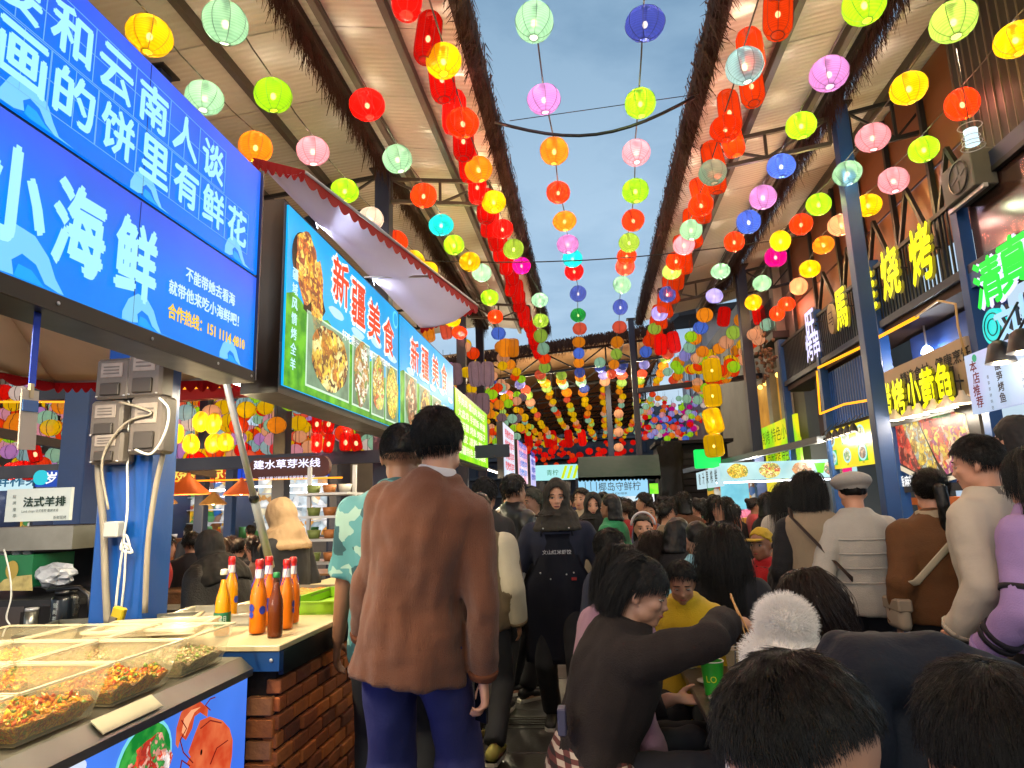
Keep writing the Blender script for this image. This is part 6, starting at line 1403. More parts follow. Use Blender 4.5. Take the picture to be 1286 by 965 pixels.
bm = B(); bx(bm, xa, xb, YB+1.6, YB+1.66, .9, 2.2); obj('back_wall', bm, goods, js)  # goods wall glows by itself, the stall's light is in its colour
for k in range(3): bm = B(); bx(bm, xa+.2+k*.8, xa+.75+k*.8, YB+1.2, YB+1.26, 1.3, 2.0); obj('lit_menu', bm, glow('menu_%d' % k, ('88d8e8', 'e8d020', 'c8ecf4')[k], .9, ('60b0c8', 'f0e860', 'a0c8e0')[k], var=.2, vscale=3), js)
bm = B(); bx(bm, xa, xb, YB+.5, YB+.55, za_-.04, za_-.01); obj('added_tube_lamp', bm, white_l, js); lamp_light(js, (3.2, YB+.45, 2.15), 90, (1, .95, .85)); lamp_light(js, (4.2, YB-.4, 2.2), 60, (1, .9, .7))  # tube assumed, both point lights added to brighten stall and crowd
for k in range(7):
    bm = B(); lathe(bm, [(.10, 0), (.14, .10)], 12, (2.55+(k % 4)*.22, 11.5+.35*(k//4), .985)); obj('fruit_bowl', bm, mat('tray_amber', 'b8782c', .5), js); bm = B()
    for i in range(6): ell(bm, (2.55+(k % 4)*.22+.05*cos(i), 11.5+.35*(k//4)+.05*sin(i), 1.10), (.04, .04, .035), 8, 6)
    obj('fruit', bm, mat('fruit_%d' % (k % 3), ('e89018', 'e8b820', 'd86018')[k % 3], .4), js)
bm = B(); bx(bm, 2.45, 2.72, 11.35, 11.6, .985, 1.20); setp(obj('yellow_box', bm, mat('box_yellow', 'c8981c', .5)), 'yellow box standing on the end of the brick counter', 'box')
gs = thing('lit_sign', 'bright green box sign under the column of yellow lanterns', 'sign'); p = aY(889, 576, 14.5); bm = B(); bx(bm, p.x-.27, p.x+.27, 14.5, 14.65, p.z-.20, p.z+.20, bev=.02); obj('box', bm, glow('sign_green_box', '10e860', 1.0), gs); bm = B(); bar(bm, (p.x+.29, 14.57, p.z), (p.x+.7, 14.57, p.z), .04); obj('bracket', bm, steel, gs)
for k, (x0, y0_, x1, y1_, lab) in enumerate(((943, 556, 1000, 533, 'long yellow and green lit sign under the amber window'), (962, 575, 1004, 560, 'low yellow lit sign with lamps below the long yellow one'))):
    t = thing('lit_sign', lab, 'sign'); X_ = 3.95; A_, B2 = aX(x0, y0_, X_), aX(x1, y1_, X_); bm = B(); bx(bm, X_, X_+.05, B2.y, A_.y, A_.z-.28, A_.z+.22); obj('board', bm, glow('sign_yg_%d' % k, 'e8e018', .9, '90e020', var=.08, vscale=1.2), t)
    letters('傣味烧烤 特色小吃', Vector((X_-.01, (A_.y+B2.y)/2, A_.z-.03)), 'L', MATS['ink_black'] if k else glow('ink_lime_dark', '4a7a08', .6), t, w=(A_.y-B2.y)*.85, h=.3)
# far right building behind
fb = thing('shop_building', 'grey plastered building with an amber lit window and hung goods further down the right', 'building')
gy = mat('plaster_grey', '5c5c5a', .8, var=.2, scale=2, dirt=.3)
bm = B(); bx(bm, 4.4, 7, 13.9, 24, 0, 7.0); obj('wall', bm, gy, fb)
for y in (14.6, 15.6): bm = B(); bx(bm, 4.2, 4.39, y, y+.3, 2.6, 7); obj('pilaster', bm, mat('plaster_pale', '8c8c86', .8, var=.15), fb)
a, b = aX(950, 548, 4.38), aX(988, 505, 4.38); bm = B(); bx(bm, 4.36, 4.39, b.y, a.y, 3.2, 4.3); w_ = obj('window', bm, glow('amber_window', 'b87820', .75, 'e8a840', var=.2, vscale=2), fb)
bm = B(); bx(bm, 4.30, 4.35, b.y-.1, a.y+.1, 4.31, 4.42); obj('lintel', bm, MATS['plaster_pale'], w_)
for k in range(6): bm = B(); ell(bm, (4.28, b.y+.1+k*(a.y-b.y)/5.5, 4.22), (.06, .06, .06), 10, 8); obj('window_bulb', bm, glow('bulb_amber', 'ffc860', 3), fb)
bm = B(); bx(bm, 4.05, 4.39, 14.4, 16.5, 4.9, 5.05); obj('ledge', bm, steel, fb)
for k in range(26): bm = B(); bar(bm, (4.1, 14.45+k*.08, 5.06), (4.1, 14.45+k*.08, 5.8), .014); obj('baluster', bm, steel, fb)
sk = thing('hanging_bundle', 'dark bundle of dried goods hanging by the far balcony', 'bundle', aX(962, 452, 3.7)); bm = B()
for i in range(60): q = Vector((rnd.gauss(0, .1), rnd.gauss(0, .22), rnd.gauss(0, .25))); ell(bm, q, (.035, .035, .04), 6, 5)
setp(obj('cobs', bm, mat('dried_goods', '6a4c3a', .8, var=.5, scale=20), sk), kind='stuff'); bm = B(); tube(bm, [(0, 0, .3), (0, 0, .9)], .01, 4); obj('cord', bm, black, sk)
rf_ = thing('lean_to_roof', 'grey lean-to roof edge rising over the juice stall', 'roof'); A_, B2 = aX(860, 592, 2.3), aX(1030, 552, 3.6); bm = B(); bar(bm, A_, B2, .10, .10); obj('edge_beam', bm, mat('lean_grey', '5a6068', .5, .4), rf_); bm = B(); poly(bm, [A_+Vector((0, 0, .05)), B2+Vector((0, 0, .05)), B2+Vector((2, .5, .35)), A_+Vector((2, .5, .35))], thick=.03, nrm=(0, 0, 1)); obj('sheet', bm, MATS['lean_grey'], rf_)
# ------------------------------------------------------------------ the far end
fe = thing('dark_building', 'dark multi-storey building beyond the cross roof with strip windows', 'building', (0, 52, 0)); dw = mat('dark_facade', '2c323e', .7, var=.25, scale=.6)
bm = B(); bx(bm, -16, 9.0, 0, 8, 0, 8.4); obj('wall', bm, dw, fe)
for r_ in range(5):
    z = 2.2+r_*1.4; bm = B(); bx(bm, -16, 9, -.5, -.01, z, z+.18); obj('balcony_slab', bm, mat('slab_grey', '3e444c', .7), fe)
    for k in range(12): bm = B(); bx(bm, -15+k*2, -13.6+k*2, -.06, -.02, z+.3, z+1.1); obj('window', bm, mat('pane_dark', '2c3848', .15, var=.3, scale=1), fe)
fe2 = thing('dark_building', 'black gabled building low behind the far right lanterns', 'building', (10, 44, 0)); bm = B(); bx(bm, -5, 4, 0, 6, 0, 6.2); obj('wall', bm, mat('black_facade', '15161b', .8, var=.3), fe2); bm = B(); poly(bm, [Vector(q) for q in ((-5.4, -.5, 6.0), (4.4, -.5, 6.9), (4.4, 3, 8.2), (-5.4, 3, 7.2))], thick=.2, nrm=(0, 0, 1)); obj('roof', bm, mat('tile_dark', '1c1e26', .8), fe2)
fe3 = thing('dark_building', 'pale upper storey and dark eaves seen past the right canopy', 'building', (5.0, 27, 0)); bm = B(); bx(bm, 0, 5, 0, 8, 0, 9.2); obj('wall', bm, mat('plaster_white', '8c8c94', .8, var=.1), fe3); bm = B(); poly(bm, [Vector(q) for q in ((-1.2, -1.0, 9.0), (6, -1, 9.6), (6, 6, 10.6), (-1.2, 6, 10.2))], thick=.25, nrm=(0, 0, 1)); obj('roof', bm, MATS['tile_dark'], fe3)
for k in range(3): bm = B(); bx(bm, -.04, -.01, 1+k*2.2, 2.2+k*2.2, 6.4, 7.8); obj('window', bm, MATS['pane_dark'], fe3)
kx = thing('market_kiosk', 'kiosk with dark green scalloped awning and pale blue sign at the aisle end', 'kiosk'); KYY = 15.5
a, b = aY(727, 622, KYY), aY(813, 600, KYY); ksg = glow('kiosk_blue', '9ad4f4', .9); 
bm = B(); bx(bm, a.x, b.x, KYY, KYY+.1, aY(770, 624, KYY).z, aY(770, 602, KYY).z); obj('sign_board', bm, ksg, kx); letters('椰岛守鲜柠', aY(778, 611, KYY-.01), 'F', MATS['ink_black'], kx, w=.95, h=.20); letters('手打柠檬茶', aY(778, 620, KYY-.01), 'F', MATS['ink_black'], kx, w=.35, h=.05)
for k in range(3): bm = B(); p = aY(735+k*7, 611, KYY-.01); bar(bm, p-Vector((0, 0, .1)), p+Vector((0, 0, .1)), .015, .01); obj('glass_print', bm, MATS['ink_black'], kx)
dg = mat('awning_dark_green', '0c3a26', .6, var=.1); A_, B2 = aY(726, 600, KYY-.1), aY(830, 597, KYY-.1); bm = B(); poly(bm, [A_, B2, B2+Vector((.1, 1.2, .55)), A_+Vector((0, 1.2, .55))][::-1], thick=.03, nrm=(0, 0, 1)); obj('awning_sheet', bm, dg, kx); scallop(kx, A_, B2, .10, 22, dg, 9)
A_, B2 = aY(726, 586, KYY), aY(824, 580, KYY); bm = B(); bx(bm, A_.x, B2.x, KYY+.9, KYY+1.0, A_.z-.35, A_.z+.05); obj('fascia', bm, mat('fascia_green', '08140f', .7), kx)
A_, B2 = aY(727, 660, KYY), aY(815, 625, KYY)
bm = B(); bx(bm, A_.x, B2.x, KYY+1.6, KYY+1.7, .9, B2.z+.1); obj('back_wall', bm, goods2, kx); bm = B(); bx(bm, A_.x, B2.x, KYY+.1, KYY+.6, 0, .95); obj('counter', bm, mat('kiosk_front', '7a5a48', .6), kx)  # glowing goods behind the counter, stall light put into the colour
for k in range(5): bm = B(); x = A_.x+.2+k*.35; bx(bm, x, x+.26, KYY+1.4, KYY+1.44, 1.2, 1.75); obj('lit_poster', bm, glow('kposter_%d' % (k % 3), ('a8e8ff', 'f0f4ff', '58c8e8')[k % 3], .9, var=.2, c2='f8f8f8', vscale=4), kx)
for x in (A_.x, B2.x): bm = B(); bar(bm, (x, KYY+.05, 0), (x, KYY+.05, 2.1), .06); obj('side_post', bm, dblue, kx)
bm = B(); bx(bm, A_.x+.1, B2.x-.1, KYY+.5, KYY+.54, 2.0, 2.03); obj('added_tube_lamp', bm, white_l, kx); lamp_light(kx, ((A_.x+B2.x)/2, KYY+.35, 1.75), 70, (.92, .97, 1))  # tube assumed, point light added to brighten the far end
k2 = thing('lit_sign', 'pale sign with yellow-green stripes left of the kiosk', 'sign'); a, b = aY(673, 604, 16.5), aY(725, 583, 16.5); bm = B(); bx(bm, a.x, b.x, 16.5, 16.6, a.z, b.z); obj('board', bm, glow('k2_pale', 'a8e8e8', .9), k2)
for k in range(3): blob(k2, 'stripe_print', glow('stripe_lime', 'c8e018', .95), 'F', 16.5, [(a.x+.62+.14*k, a.z+.03), (a.x+.69+.14*k, a.z+.03), (a.x+.80+.14*k, b.z-.03), (a.x+.73+.14*k, b.z-.03)], .004)
letters('青柠', Vector((a.x+.42, 16.49, (a.z+b.z)/2)), 'F', glow('k2_ink', '3a8a50', .7), k2, h=.14)
bm = B(); bar(bm, (a.x+.05, 16.55, 0), (a.x+.05, 16.55, a.z), .06); obj('sign_post', bm, steel, k2)
gg = thing('lit_sign', 'small bright green sign right of the kiosk', 'sign'); p = aY(817, 614, 16); bm = B(); bx(bm, p.x-.18, p.x+.18, 16, 16.1, p.z-.12, p.z+.12); obj('box', bm, glow('gg_green', '38e818', 1.0, 'a0f040', var=.15, vscale=5), gg); bm = B(); bar(bm, (p.x, 16.05, 0), (p.x, 16.05, p.z-.12), .05); obj('sign_post', bm, steel, gg)
tc_ = thing('lit_sign', 'small round turquoise sign glowing before the dark tree trunk', 'sign', aY(855, 624, 14.5)); bm = B(); poly(bm, [Vector((.085*cos(i*.35), 0, .085*sin(i*.35))) for i in range(18)][::-1], thick=.04, nrm=(0, -1, 0)); obj('disc', bm, ncy, tc_); letters('奶', tc_.location+Vector((0, -.004, 0)), 'F', wht, tc_, h=.08); bm = B(); bar(bm, (.0, .05, -1.55), (0, .05, -.08), .03); obj('sign_post', bm, steel, tc_)
# dark tree trunk and the shuttered shop beside it
tr = thing('banyan_tree', 'massive dark tree trunk rising beyond the kiosk on the right', 'tree', (0, 0, 0)); p = aY(846, 640, 17.5); bm = B()
tube(bm, [Vector((p.x, 17.5, 0)), Vector((p.x+.02, 17.6, .8)), Vector((p.x-.02, 17.6, 1.8)), Vector((p.x+.03, 17.6, 2.6)), Vector((p.x+.10, 17.7, 3.0))], [.50, .34, .30, .30, .26], 18)
for k in range(6): a = -1+k*.4; tube(bm, [Vector((p.x+.5*a, 17.5, .0)), Vector((p.x+.25*a, 17.42, .9)), Vector((p.x+.22*a, 17.4, 2.0)), Vector((p.x+.28*a, 17.5, 2.95))], [.12, .08, .07, .05], 8)
me = remeshed(bm, .05, 1, 'trunk'); wrinkle(me, .05, 5, 3); link('trunk', me, mat('bark', '1a1712', .95, var=.4, scale=4, bump=1, bscale=12), tr)
sd_ = thing('shuttered_shop', 'dark shuttered shop front behind the tree trunk, right of the kiosk', 'shop', (0, 0, 0)); A_, B2 = aY(826, 560, 18.6), aY(912, 548, 18.6)
bm = B(); bx(bm, A_.x, B2.x, 18.6, 20, 0, A_.z); obj('wall', bm, mat('shop_dark', '1b1c22', .8, var=.3), sd_)
for k in range(14): z = .3+k*.18; bm = B(); bx(bm, A_.x+.1, B2.x-.1, 18.55, 18.59, z, z+.15); obj('shutter_slat', bm, mat('shutter_dark', '2a2c33', .6, .3, var=.2), sd_)
bm = B(); bx(bm, A_.x-.1, B2.x+.1, 18.2, 20, A_.z+.002, A_.z+.09); obj('roof', bm, MATS['tile_dark'], sd_)
# ------------------------------------------------------------------ lanterns
LC = dict(mint='a9d8b8', lilac='d898dc', orange='ff9a20', redorange='ff4a12', cyan='20e0e0', red='fa1810', navy='4a5aa8', indigo='4450a8', green='1f8a3a', lime='b4ec28',
          pink='f2a8b8', lav='b0a8f0', blue='5a80e8', yellow='ffce10', magenta='e0109a', olive='a8c848', peach='ffb888', coral='ff6a48', pale='a8ccd0', white='f0dcd0', dusk='8c7078', palelime='c8ec70')
def shade_mat(nm, c, s):
    """paper over a wire cage, lit by the bulb inside: bright round the bulb, faintly see-through, fine horizontal ribs"""
    key = 'lantern_paper_'+nm
    if key in MATS: return MATS[key]
    m = bpy.data.materials.new(key); m.use_nodes = True; MATS[key] = m; nt = m.node_tree; nt.nodes.clear(); N = nt.nodes.new; L = nt.links.new
    o = N('ShaderNodeOutputMaterial'); c = lin(c)
    tc = N('ShaderNodeTexCoord'); w = N('ShaderNodeTexWave'); w.bands_direction = 'Z'; w.inputs['Scale'].default_value = 17; w.inputs['Distortion'].default_value = .35; L(tc.outputs['Object'], w.inputs['Vector'])
    mr = N('ShaderNodeMapRange'); mr.inputs[3].default_value = .74; mr.inputs[4].default_value = 1.06; L(w.outputs['Fac'], mr.inputs[0])
    nz = N('ShaderNodeTexNoise'); nz.inputs['Scale'].default_value = 9; L(tc.outputs['Object'], nz.inputs['Vector'])
    m2 = N('ShaderNodeMapRange'); m2.inputs[3].default_value = .8; m2.inputs[4].default_value = 1.2; L(nz.outputs['Fac'], m2.inputs[0])
    mu = N('ShaderNodeMath'); mu.operation = 'MULTIPLY'; L(mr.outputs[0], mu.inputs[0]); L(m2.outputs[0], mu.inputs[1])
    oi = N('ShaderNodeObjectInfo'); m3 = N('ShaderNodeMapRange'); m3.inputs[3].default_value = s*.62; m3.inputs[4].default_value = s*1.2; L(oi.outputs['Random'], m3.inputs[0])
    m4 = N('ShaderNodeMath'); m4.operation = 'MULTIPLY'; L(mu.outputs[0], m4.inputs[0]); L(m3.outputs[0], m4.inputs[1])
    em = N('ShaderNodeEmission'); em.inputs[0].default_value = c+(1,); L(m4.outputs[0], em.inputs[1])
    di = N('ShaderNodeBsdfDiffuse'); di.inputs[0].default_value = tuple(min(.8, x*.22) for x in c)+(1,)
    ad = N('ShaderNodeAddShader'); L(em.outputs[0], ad.inputs[0]); L(di.outputs[0], ad.inputs[1])
    tr = N('ShaderNodeBsdfTransparent'); tr.inputs[0].default_value = tuple(.35+.65*x for x in c)+(1,)
    mx = N('ShaderNodeMixShader'); mx.inputs[0].default_value = .30; L(ad.outputs[0], mx.inputs[1]); L(tr.outputs[0], mx.inputs[2]); L(mx.outputs[0], o.inputs[0])
    m.cycles.emission_sampling = 'NONE'   # many small glows: the bulbs inside carry the direct light
    return m
def dark_of(c): return tuple(x*.18+.004 for x in lin(c))
def lantern_meshes(key, R=.17, H=.155, cyl=False):
    c = LC[key] if key in LC else key; sm = shade_mat(key, c, .62)
    wm = mat('lantern_wire_'+key, dark_of(c), .6, var=0); bmt = MATS.get('bulb') or glow('bulb', 'ffe9a8', 9)
    n = 24 if not cyl else 16
    if cyl: prof = [(R*.45, -H), (R*.78, -H*.93), (R*.97, -H*.72), (R, -H*.4), (R, H*.4), (R*.97, H*.72), (R*.78, H*.93), (R*.45, H)]
    else: prof = [(R*sin(a), -H*cos(a)) for a in [radians(14+ (180-28)*i/14) for i in range(15)]]
    bm = B(); lathe(bm, prof, n, cap=False); s = bpy.data.meshes.new('shade'); bm.to_mesh(s); bm.free(); s.materials.append(sm)
    bm = B()
    for k in range(8):
        a = 2*pi*k/8+.2; tube(bm, [Vector((r*1.006*cos(a), r*1.006*sin(a), z)) for r, z in prof], .0030, 4, cap=False)
    w = bpy.data.meshes.new('rib_wires'); bm.to_mesh(w); bm.free(); w.materials.append(wm)
    gs_ = {}
    for nm, (r, z) in (('bottom_ring', prof[0]), ('top_ring', prof[-1])):
        bm = B(); tube(bm, [Vector((r*cos(a), r*sin(a), z)) for a in [2*pi*i/16 for i in range(17)]], .0045, 5, cap=False)
        if nm == 'top_ring': bar(bm, (-r, 0, z), (r, 0, z), .006)
        g = bpy.data.meshes.new(nm); bm.to_mesh(g); bm.free(); g.materials.append(wm); gs_[nm] = g
    b = bpy.data.meshes.new('bulb'); bm = B(); ell(bm, (0, 0, -.01), (.024, .024, .033), 10, 8); bx(bm, -.012, .012, -.012, .012, .02, H*.98, mi=1); bm.to_mesh(b); bm.free(); b.materials.append(bmt); b.materials.append(wm)
    # one-piece version for far lanterns
    bm = B(); lathe(bm, prof[::2] if not cyl else prof, 12, cap=False)
    for k in range(6):
        a = 2*pi*k/6; tube(bm, [Vector((r*1.01*cos(a), r*1.01*sin(a), z)) for r, z in (prof[::2] if not cyl else prof)], .006, 3, cap=False, mi=1)
    f = bpy.data.meshes.new('lantern_far'); bm.to_mesh(f); bm.free(); f.materials.append(sm); f.materials.append(wm)
    return dict(shade=s, rib_wires=w, bulb=b, far=f, **gs_)
LM = {}; BL = {}; nlit = [0]
ORD = 'first second third fourth fifth sixth seventh eighth ninth tenth eleventh twelfth thirteenth fourteenth fifteenth sixteenth seventeenth eighteenth nineteenth twentieth'.split()
def nth(i): return ORD[i] if i < 20 else ('twenty-'+ORD[i-20] if i < 29 else ('thirtieth' if i == 29 else 'thirty-'+ORD[i-30]))
CN = dict(lav='lavender', redorange='red-orange', pale='pale blue-green', palelime='pale lime', white='pinkish white', green='dark green', navy='navy')
def lantern(key, p, label, group, s=1.0, cyl=False, full=True, H=None, R=None, tilt=None):
    k = (key, cyl, H, R)
    if k not in LM: LM[k] = lantern_meshes(key, R or (.12 if cyl else .17), H or (.21 if cyl else .155), cyl)
    g = LM[k]; rz = rnd.uniform(0, 6.28); tl = (rnd.gauss(0, .11), rnd.gauss(0, .11)); sv = (s*rnd.uniform(.93, 1.05), s*rnd.uniform(.93, 1.05), s*rnd.uniform(.9, 1.07))
    if full:
        o = thing('paper_lantern', label, 'lantern', p, 0, group); o.rotation_euler = (tl[0], tl[1], rz); o.scale = sv
        for q in ('shade', 'rib_wires', 'bottom_ring', 'top_ring', 'bulb'): link(q, g[q], None, o)
        nlit[0] += 1
        if not cyl or nlit[0] % 3 == 0:
            if key not in BL:
                BL[key] = bpy.data.lights.new('bulb_light', 'POINT'); BL[key].energy = 120; BL[key].color = (1, .83, .60); BL[key].shadow_soft_size = .03
            lo = bpy.data.objects.new('bulb_light', BL[key]); col.objects.link(lo); lo.parent = o
    else:
        o = link('paper_lantern', g['far'], None, None, p); o.rotation_euler = (tl[0], tl[1], rz); o.scale = sv; setp(o, label, 'lantern', group)
    return o
def string_line(name_label, pts, r=.008, m=None):
    bm = B(); tube(bm, pts, r, 4, cap=False); o = obj('string_cord', bm, m or mat('cord', '2a2622', .7, var=0)); setp(o, name_label, 'cord', 'cords that carry the lantern strings')
def px_string(desc, group, z, items, top=.16, s=1.0):
    """items: (px, py, colour); every lantern of one string hangs at height z"""
    P = []
    for i, (x, y, c) in enumerate(items):
        p = aZ(x, y, z); P.append(p); d = (p-CAM).length
        lantern(c, p, '%s paper lantern, %s from the top of %s' % (CN.get(c, c), nth(i), desc), group, s*rnd.uniform(.96, 1.04), full=d < 15)
    line = [q+Vector((0, 0, .17)) for q in P]
    line = [line[0]+(line[0]-line[1]).normalized()*1.5]+line
    out_ = []
    for a, b in zip(line, line[1:]): out_ += [a, a.lerp(b, .5)-Vector((0, 0, .03))]
    out_.append(line[-1]); string_line('cord carrying %s' % desc, out_)
    return P
G1 = 'round paper lanterns strung above the aisle'
seqs = {
'the left string over open sky': (5.6, [(671,28,'mint'),(683,125,'lilac'),(696,190,'orange'),(701,242,'redorange'),(709,278,'orange'),(713,307,'lilac'),(719,325,'cyan'),(721,341,'red'),(726,369,'navy'),(726,396,'green'),(728,413,'coral'),(727,430,'orange'),(727,444,'blue'),(727,456,'orange'),(728,468,'navy')]),
'the right string over open sky': (5.6, [(810,30,'indigo'),(804,130,'lime'),(799,192,'pink'),(798,240,'lime'),(795,277,'redorange'),(790,305,'olive'),(787,322,'redorange'),(785,335,'coral'),(781,358,'mint'),(779,386,'navy'),(778,411,'coral'),(775,430,'orange'),(774,445,'olive'),(771,458,'orange'),(768,470,'coral')]),
'the string along the right eave': (5.5, [(935,83,'pale'),(911,162,'redorange'),(895,217,'mint'),(880,258,'redorange'),(868,289,'mint'),(859,308,'pink'),(849,328,'redorange'),(844,341,'palelime'),(838,370,'navy'),(828,394,'lav'),(822,413,'olive'),(816,428,'redorange'),(811,442,'blue')]),
'the lime-led right string': (5.45, [(1085,6,'lime'),(1041,93,'lilac'),(1006,158,'lime'),(981,209,'blue'),(958,248,'lilac'),(940,279,'blue'),(922,304,'redorange'),(905,341,'mint'),(897,372,'lav'),(885,396,'orange'),(880,412,'blue'),(873,425,'orange'),(866,437,'mint'),(860,447,'lav'),(852,455,'orange')]),
'the string crossing the tall blue post': (5.4, [(1197,27,'palelime'),(1141,111,'yellow'),(1096,173,'pink'),(1064,218,'mint'),(1028,257,'lime'),(1006,282,'redorange'),(980,303,'yellow'),(974,323,'magenta'),(957,356,'mint'),(946,380,'yellow'),(931,402,'orange'),(921,418,'olive'),(912,430,'peach'),(903,438,'orange'),(892,446,'yellow')]),
'the outermost string by the wooden wall': (5.3, [(1275,50,'yellow'),(1208,131,'redorange'),(1160,188,'lime'),(1122,227,'pink'),(1090,258,'yellow'),(1056,283,'peach'),(1034,308,'orange'),(1017,338,'yellow'),(1003,360,'peach'),(988,382,'redorange'),(976,394,'redorange'),(964,408,'mint'),(953,417,'peach'),(943,425,'lime'),(934,433,'yellow'),(925,441,'orange')]),
'the string along the left eave': (5.5, [(557,77,'yellow'),(581,155,'redorange'),(601,213,'orange'),(620,254,'yellow'),(631,288,'red'),(645,313,'olive'),(655,334,'magenta'),(678,377,'mint'),(679,403,'olive'),(679,422,'olive'),(682,438,'mint'),(684,451,'redorange'),(684,462,'olive')]),
'the red-led string under the left roof': (5.4, [(461,132,'red'),(499,200,'mint'),(532,246,'redorange'),(554,283,'cyan'),(570,308,'lime'),(590,329,'yellow'),(605,343,'mint'),(615,374,'lime'),(622,398,'redorange'),(626,419,'blue'),(629,436,'orange'),(632,449,'peach'),(640,458,'orange')]),
'the string over the striped awning': (5.35, [(283,29,'mint'),(343,120,'lime'),(393,190,'pink'),(433,240,'lime'),(466,275,'white'),(497,304,'redorange'),(519,327,'yellow'),(538,340,'yellow'),(568,402,'yellow'),(577,418,'redorange'),(583,434,'yellow'),(594,444,'redorange'),(603,456,'yellow'),(610,464,'orange')]),
'the leftmost string beside the big blue sign': (5.3, [(188,45,'yellow'),(257,123,'mint'),(321,185,'orange')]),
}
for d_, (z_, it) in seqs.items(): px_string(d_, G1, z_, it)
# red barrel lanterns packed along both eaves
G2 = 'red barrel lanterns packed along the eaves'
n_ = 0
for k in range(25):
    y = 4.1+k*.57; lantern('red', Vector((LX-.36+rnd.uniform(-.03, .03), y, 5.72+rnd.uniform(-.03, .03))), '%s long red barrel lantern from the top along the left eave' % nth(k), G2, 1.0, True, y < 9, H=.24, R=.125)
for k in range(28):
    y = 3.9+k*.5; lantern('redorange', Vector((RX+.38+(.07 if k % 2 else -.05), y, 5.72+rnd.uniform(-.04, .04))), '%s long orange-red barrel lantern from the top along the right eave' % nth(k), G2, 1.0, True, y < 9, H=.24, R=.125)
# rows under the brown cross roof
rowcols = ['yellow', 'orange', 'yellow', 'redorange', 'peach', 'orange', 'yellow', 'palelime', 'coral', 'mint', 'orange', 'yellow']
G3 = 'small lanterns in rows under the brown cross roof'
far_pts, far_keys = [], []
def far_bulb(o, W=95):
    if 'far' not in BL: BL['far'] = bpy.data.lights.new('bulb_light', 'POINT'); BL['far'].energy = W; BL['far'].color = (1, .80, .52); BL['far'].shadow_soft_size = .05
    lo = bpy.data.objects.new('bulb_light', BL['far']); col.objects.link(lo); lo.parent = o; lo.location = (0, 0, -.24)
for r_i in range(16):
    x0 = -7.4+r_i*.66; y = 20.5+(r_i % 3)*.4; k = 0; cord = []
    while y < 45:
        p = Vector((x0+.02*k+rnd.uniform(-.07, .07), y+rnd.uniform(-.12, .12), cz(x0)-.70-(.30+.22*(r_i % 3))*sin(min(1, (y-20)/22)*pi)+rnd.uniform(-.06, .06)))
        c = rowcols[(k*5+r_i*3+(k//3)) % 12] if k > 2 else ['mint', 'navy', 'lav', 'coral', 'olive', 'orange'][(r_i+k) % 6]
        if k < 4 and r_i > 1:
            o = lantern(c, p, 'small %s lantern, %s along the %s row from the left under the brown roof' % (CN.get(c, c), nth(k), nth(r_i)), G3, 1.05, full=False)
            if k % 3 == 1: far_bulb(o)
        else: far_pts.append(p); far_keys.append(c)
        cord.append(p+Vector((0, 0, .17))); y += .72+.012*k; k += 1
    string_line('cord of the %s lantern row from the left under the brown roof' % nth(r_i), cord)
# pale barrels hanging in columns, yellow barrels, red rows far off
for px_, lab in ((572, 'leftmost'), (597, 'middle'), (612, 'rightmost')):
    for k, py_ in enumerate((470, 508, 545)):
        lantern('dusk', aY(px_+(-6 if k else 0), py_, 13.6), '%s pale barrel lantern down the %s column by the blue posts' % (nth(k), lab), 'pale barrel lanterns by the left posts', 1.0, True, False, H=.26, R=.15)
for k, py_ in enumerate((465, 497, 529, 560)):
    lantern('yellow', aY(894+k*.8, py_, 13.2), '%s fat yellow barrel lantern from the top of the column on the right' % nth(k), 'yellow barrel lanterns hanging in a column on the right', 1.0, True, True, H=.245, R=.185)
for k, py_ in enumerate((520, 543, 562)):
    lantern('peach', aY(777, py_, 23), '%s small pale lantern from the top beside the slim far post' % nth(k), 'pale lanterns beside the far post', 1.0, False, False)
for k, (x, y, h) in enumerate(((664,553,1),(688,552,1),(694,551,1),(714,551,1),(731,550,1))):
    lantern('red', aY(x, y, 34), '%s long red lantern from the left before the dark far building' % nth(k), 'long red lanterns before the far building', 1.25, True, False, H=.36, R=.17)
for k, x in enumerate((671,684,693,720,728,740,745,752,758,765,775,782)):
    lantern('red', aY(x, 577-(k % 3)*5, 32), 'small red lantern, %s from the left in the low far row' % nth(k), 'small red lanterns in the low far row', 1.1, False, False)
for k, (x, y, c) in enumerate(((538,418,'orange'),(560,415,'coral'),(634,437,'orange'),(644,437,'orange'),(830,433,'red'),(846,430,'red'),(909,398,'red'),(953,396,'red'))):
    lantern(c, aY(x, y, 15.5), '%s barrel lantern, %s from the left at the far end of the cream roofs' % (CN.get(c, c), nth(k)), 'barrel lanterns at the far end of the cream roofs', 1.0, True, False, H=.24, R=.15)
# everything past three hundred: masses of lanterns too many to take one by one
def lantern_mass(label, pts, keys, R=.135, nm='lantern_mass'):
    used_ = sorted(set(keys)); bm = B()
    for p, c in zip(pts, keys):
        mi = used_.index(c); vs, fs_ = uvs(bm, 12, 8)
        for v in vs: v.co = Vector((v.co.x*R, v.co.y*R, v.co.z*R*.9))+p
        for f in fs_: f.material_index = mi
        tube(bm, [p+Vector((0, 0, R*.9)), p+Vector((0, 0, R*.9+.25))], .006, 3, mi=len(used_))
        for k in range(5):
            a = 2*pi*k/5; tube(bm, [p+Vector((sin(t)*R*1.01*cos(a), sin(t)*R*1.01*sin(a), -cos(t)*R*.91)) for t in (.3, .9, 1.57, 2.2, 2.8)], .005, 3, cap=False, mi=len(used_))
    o = obj(nm, bm, [shade_mat(c, LC[c], .62) for c in used_]+[mat('mass_wire', '2a2016', .7, var=0)]); setp(o, label, 'lanterns', None, 'stuff')
rg = random.Random(11); pts, keys = [], []
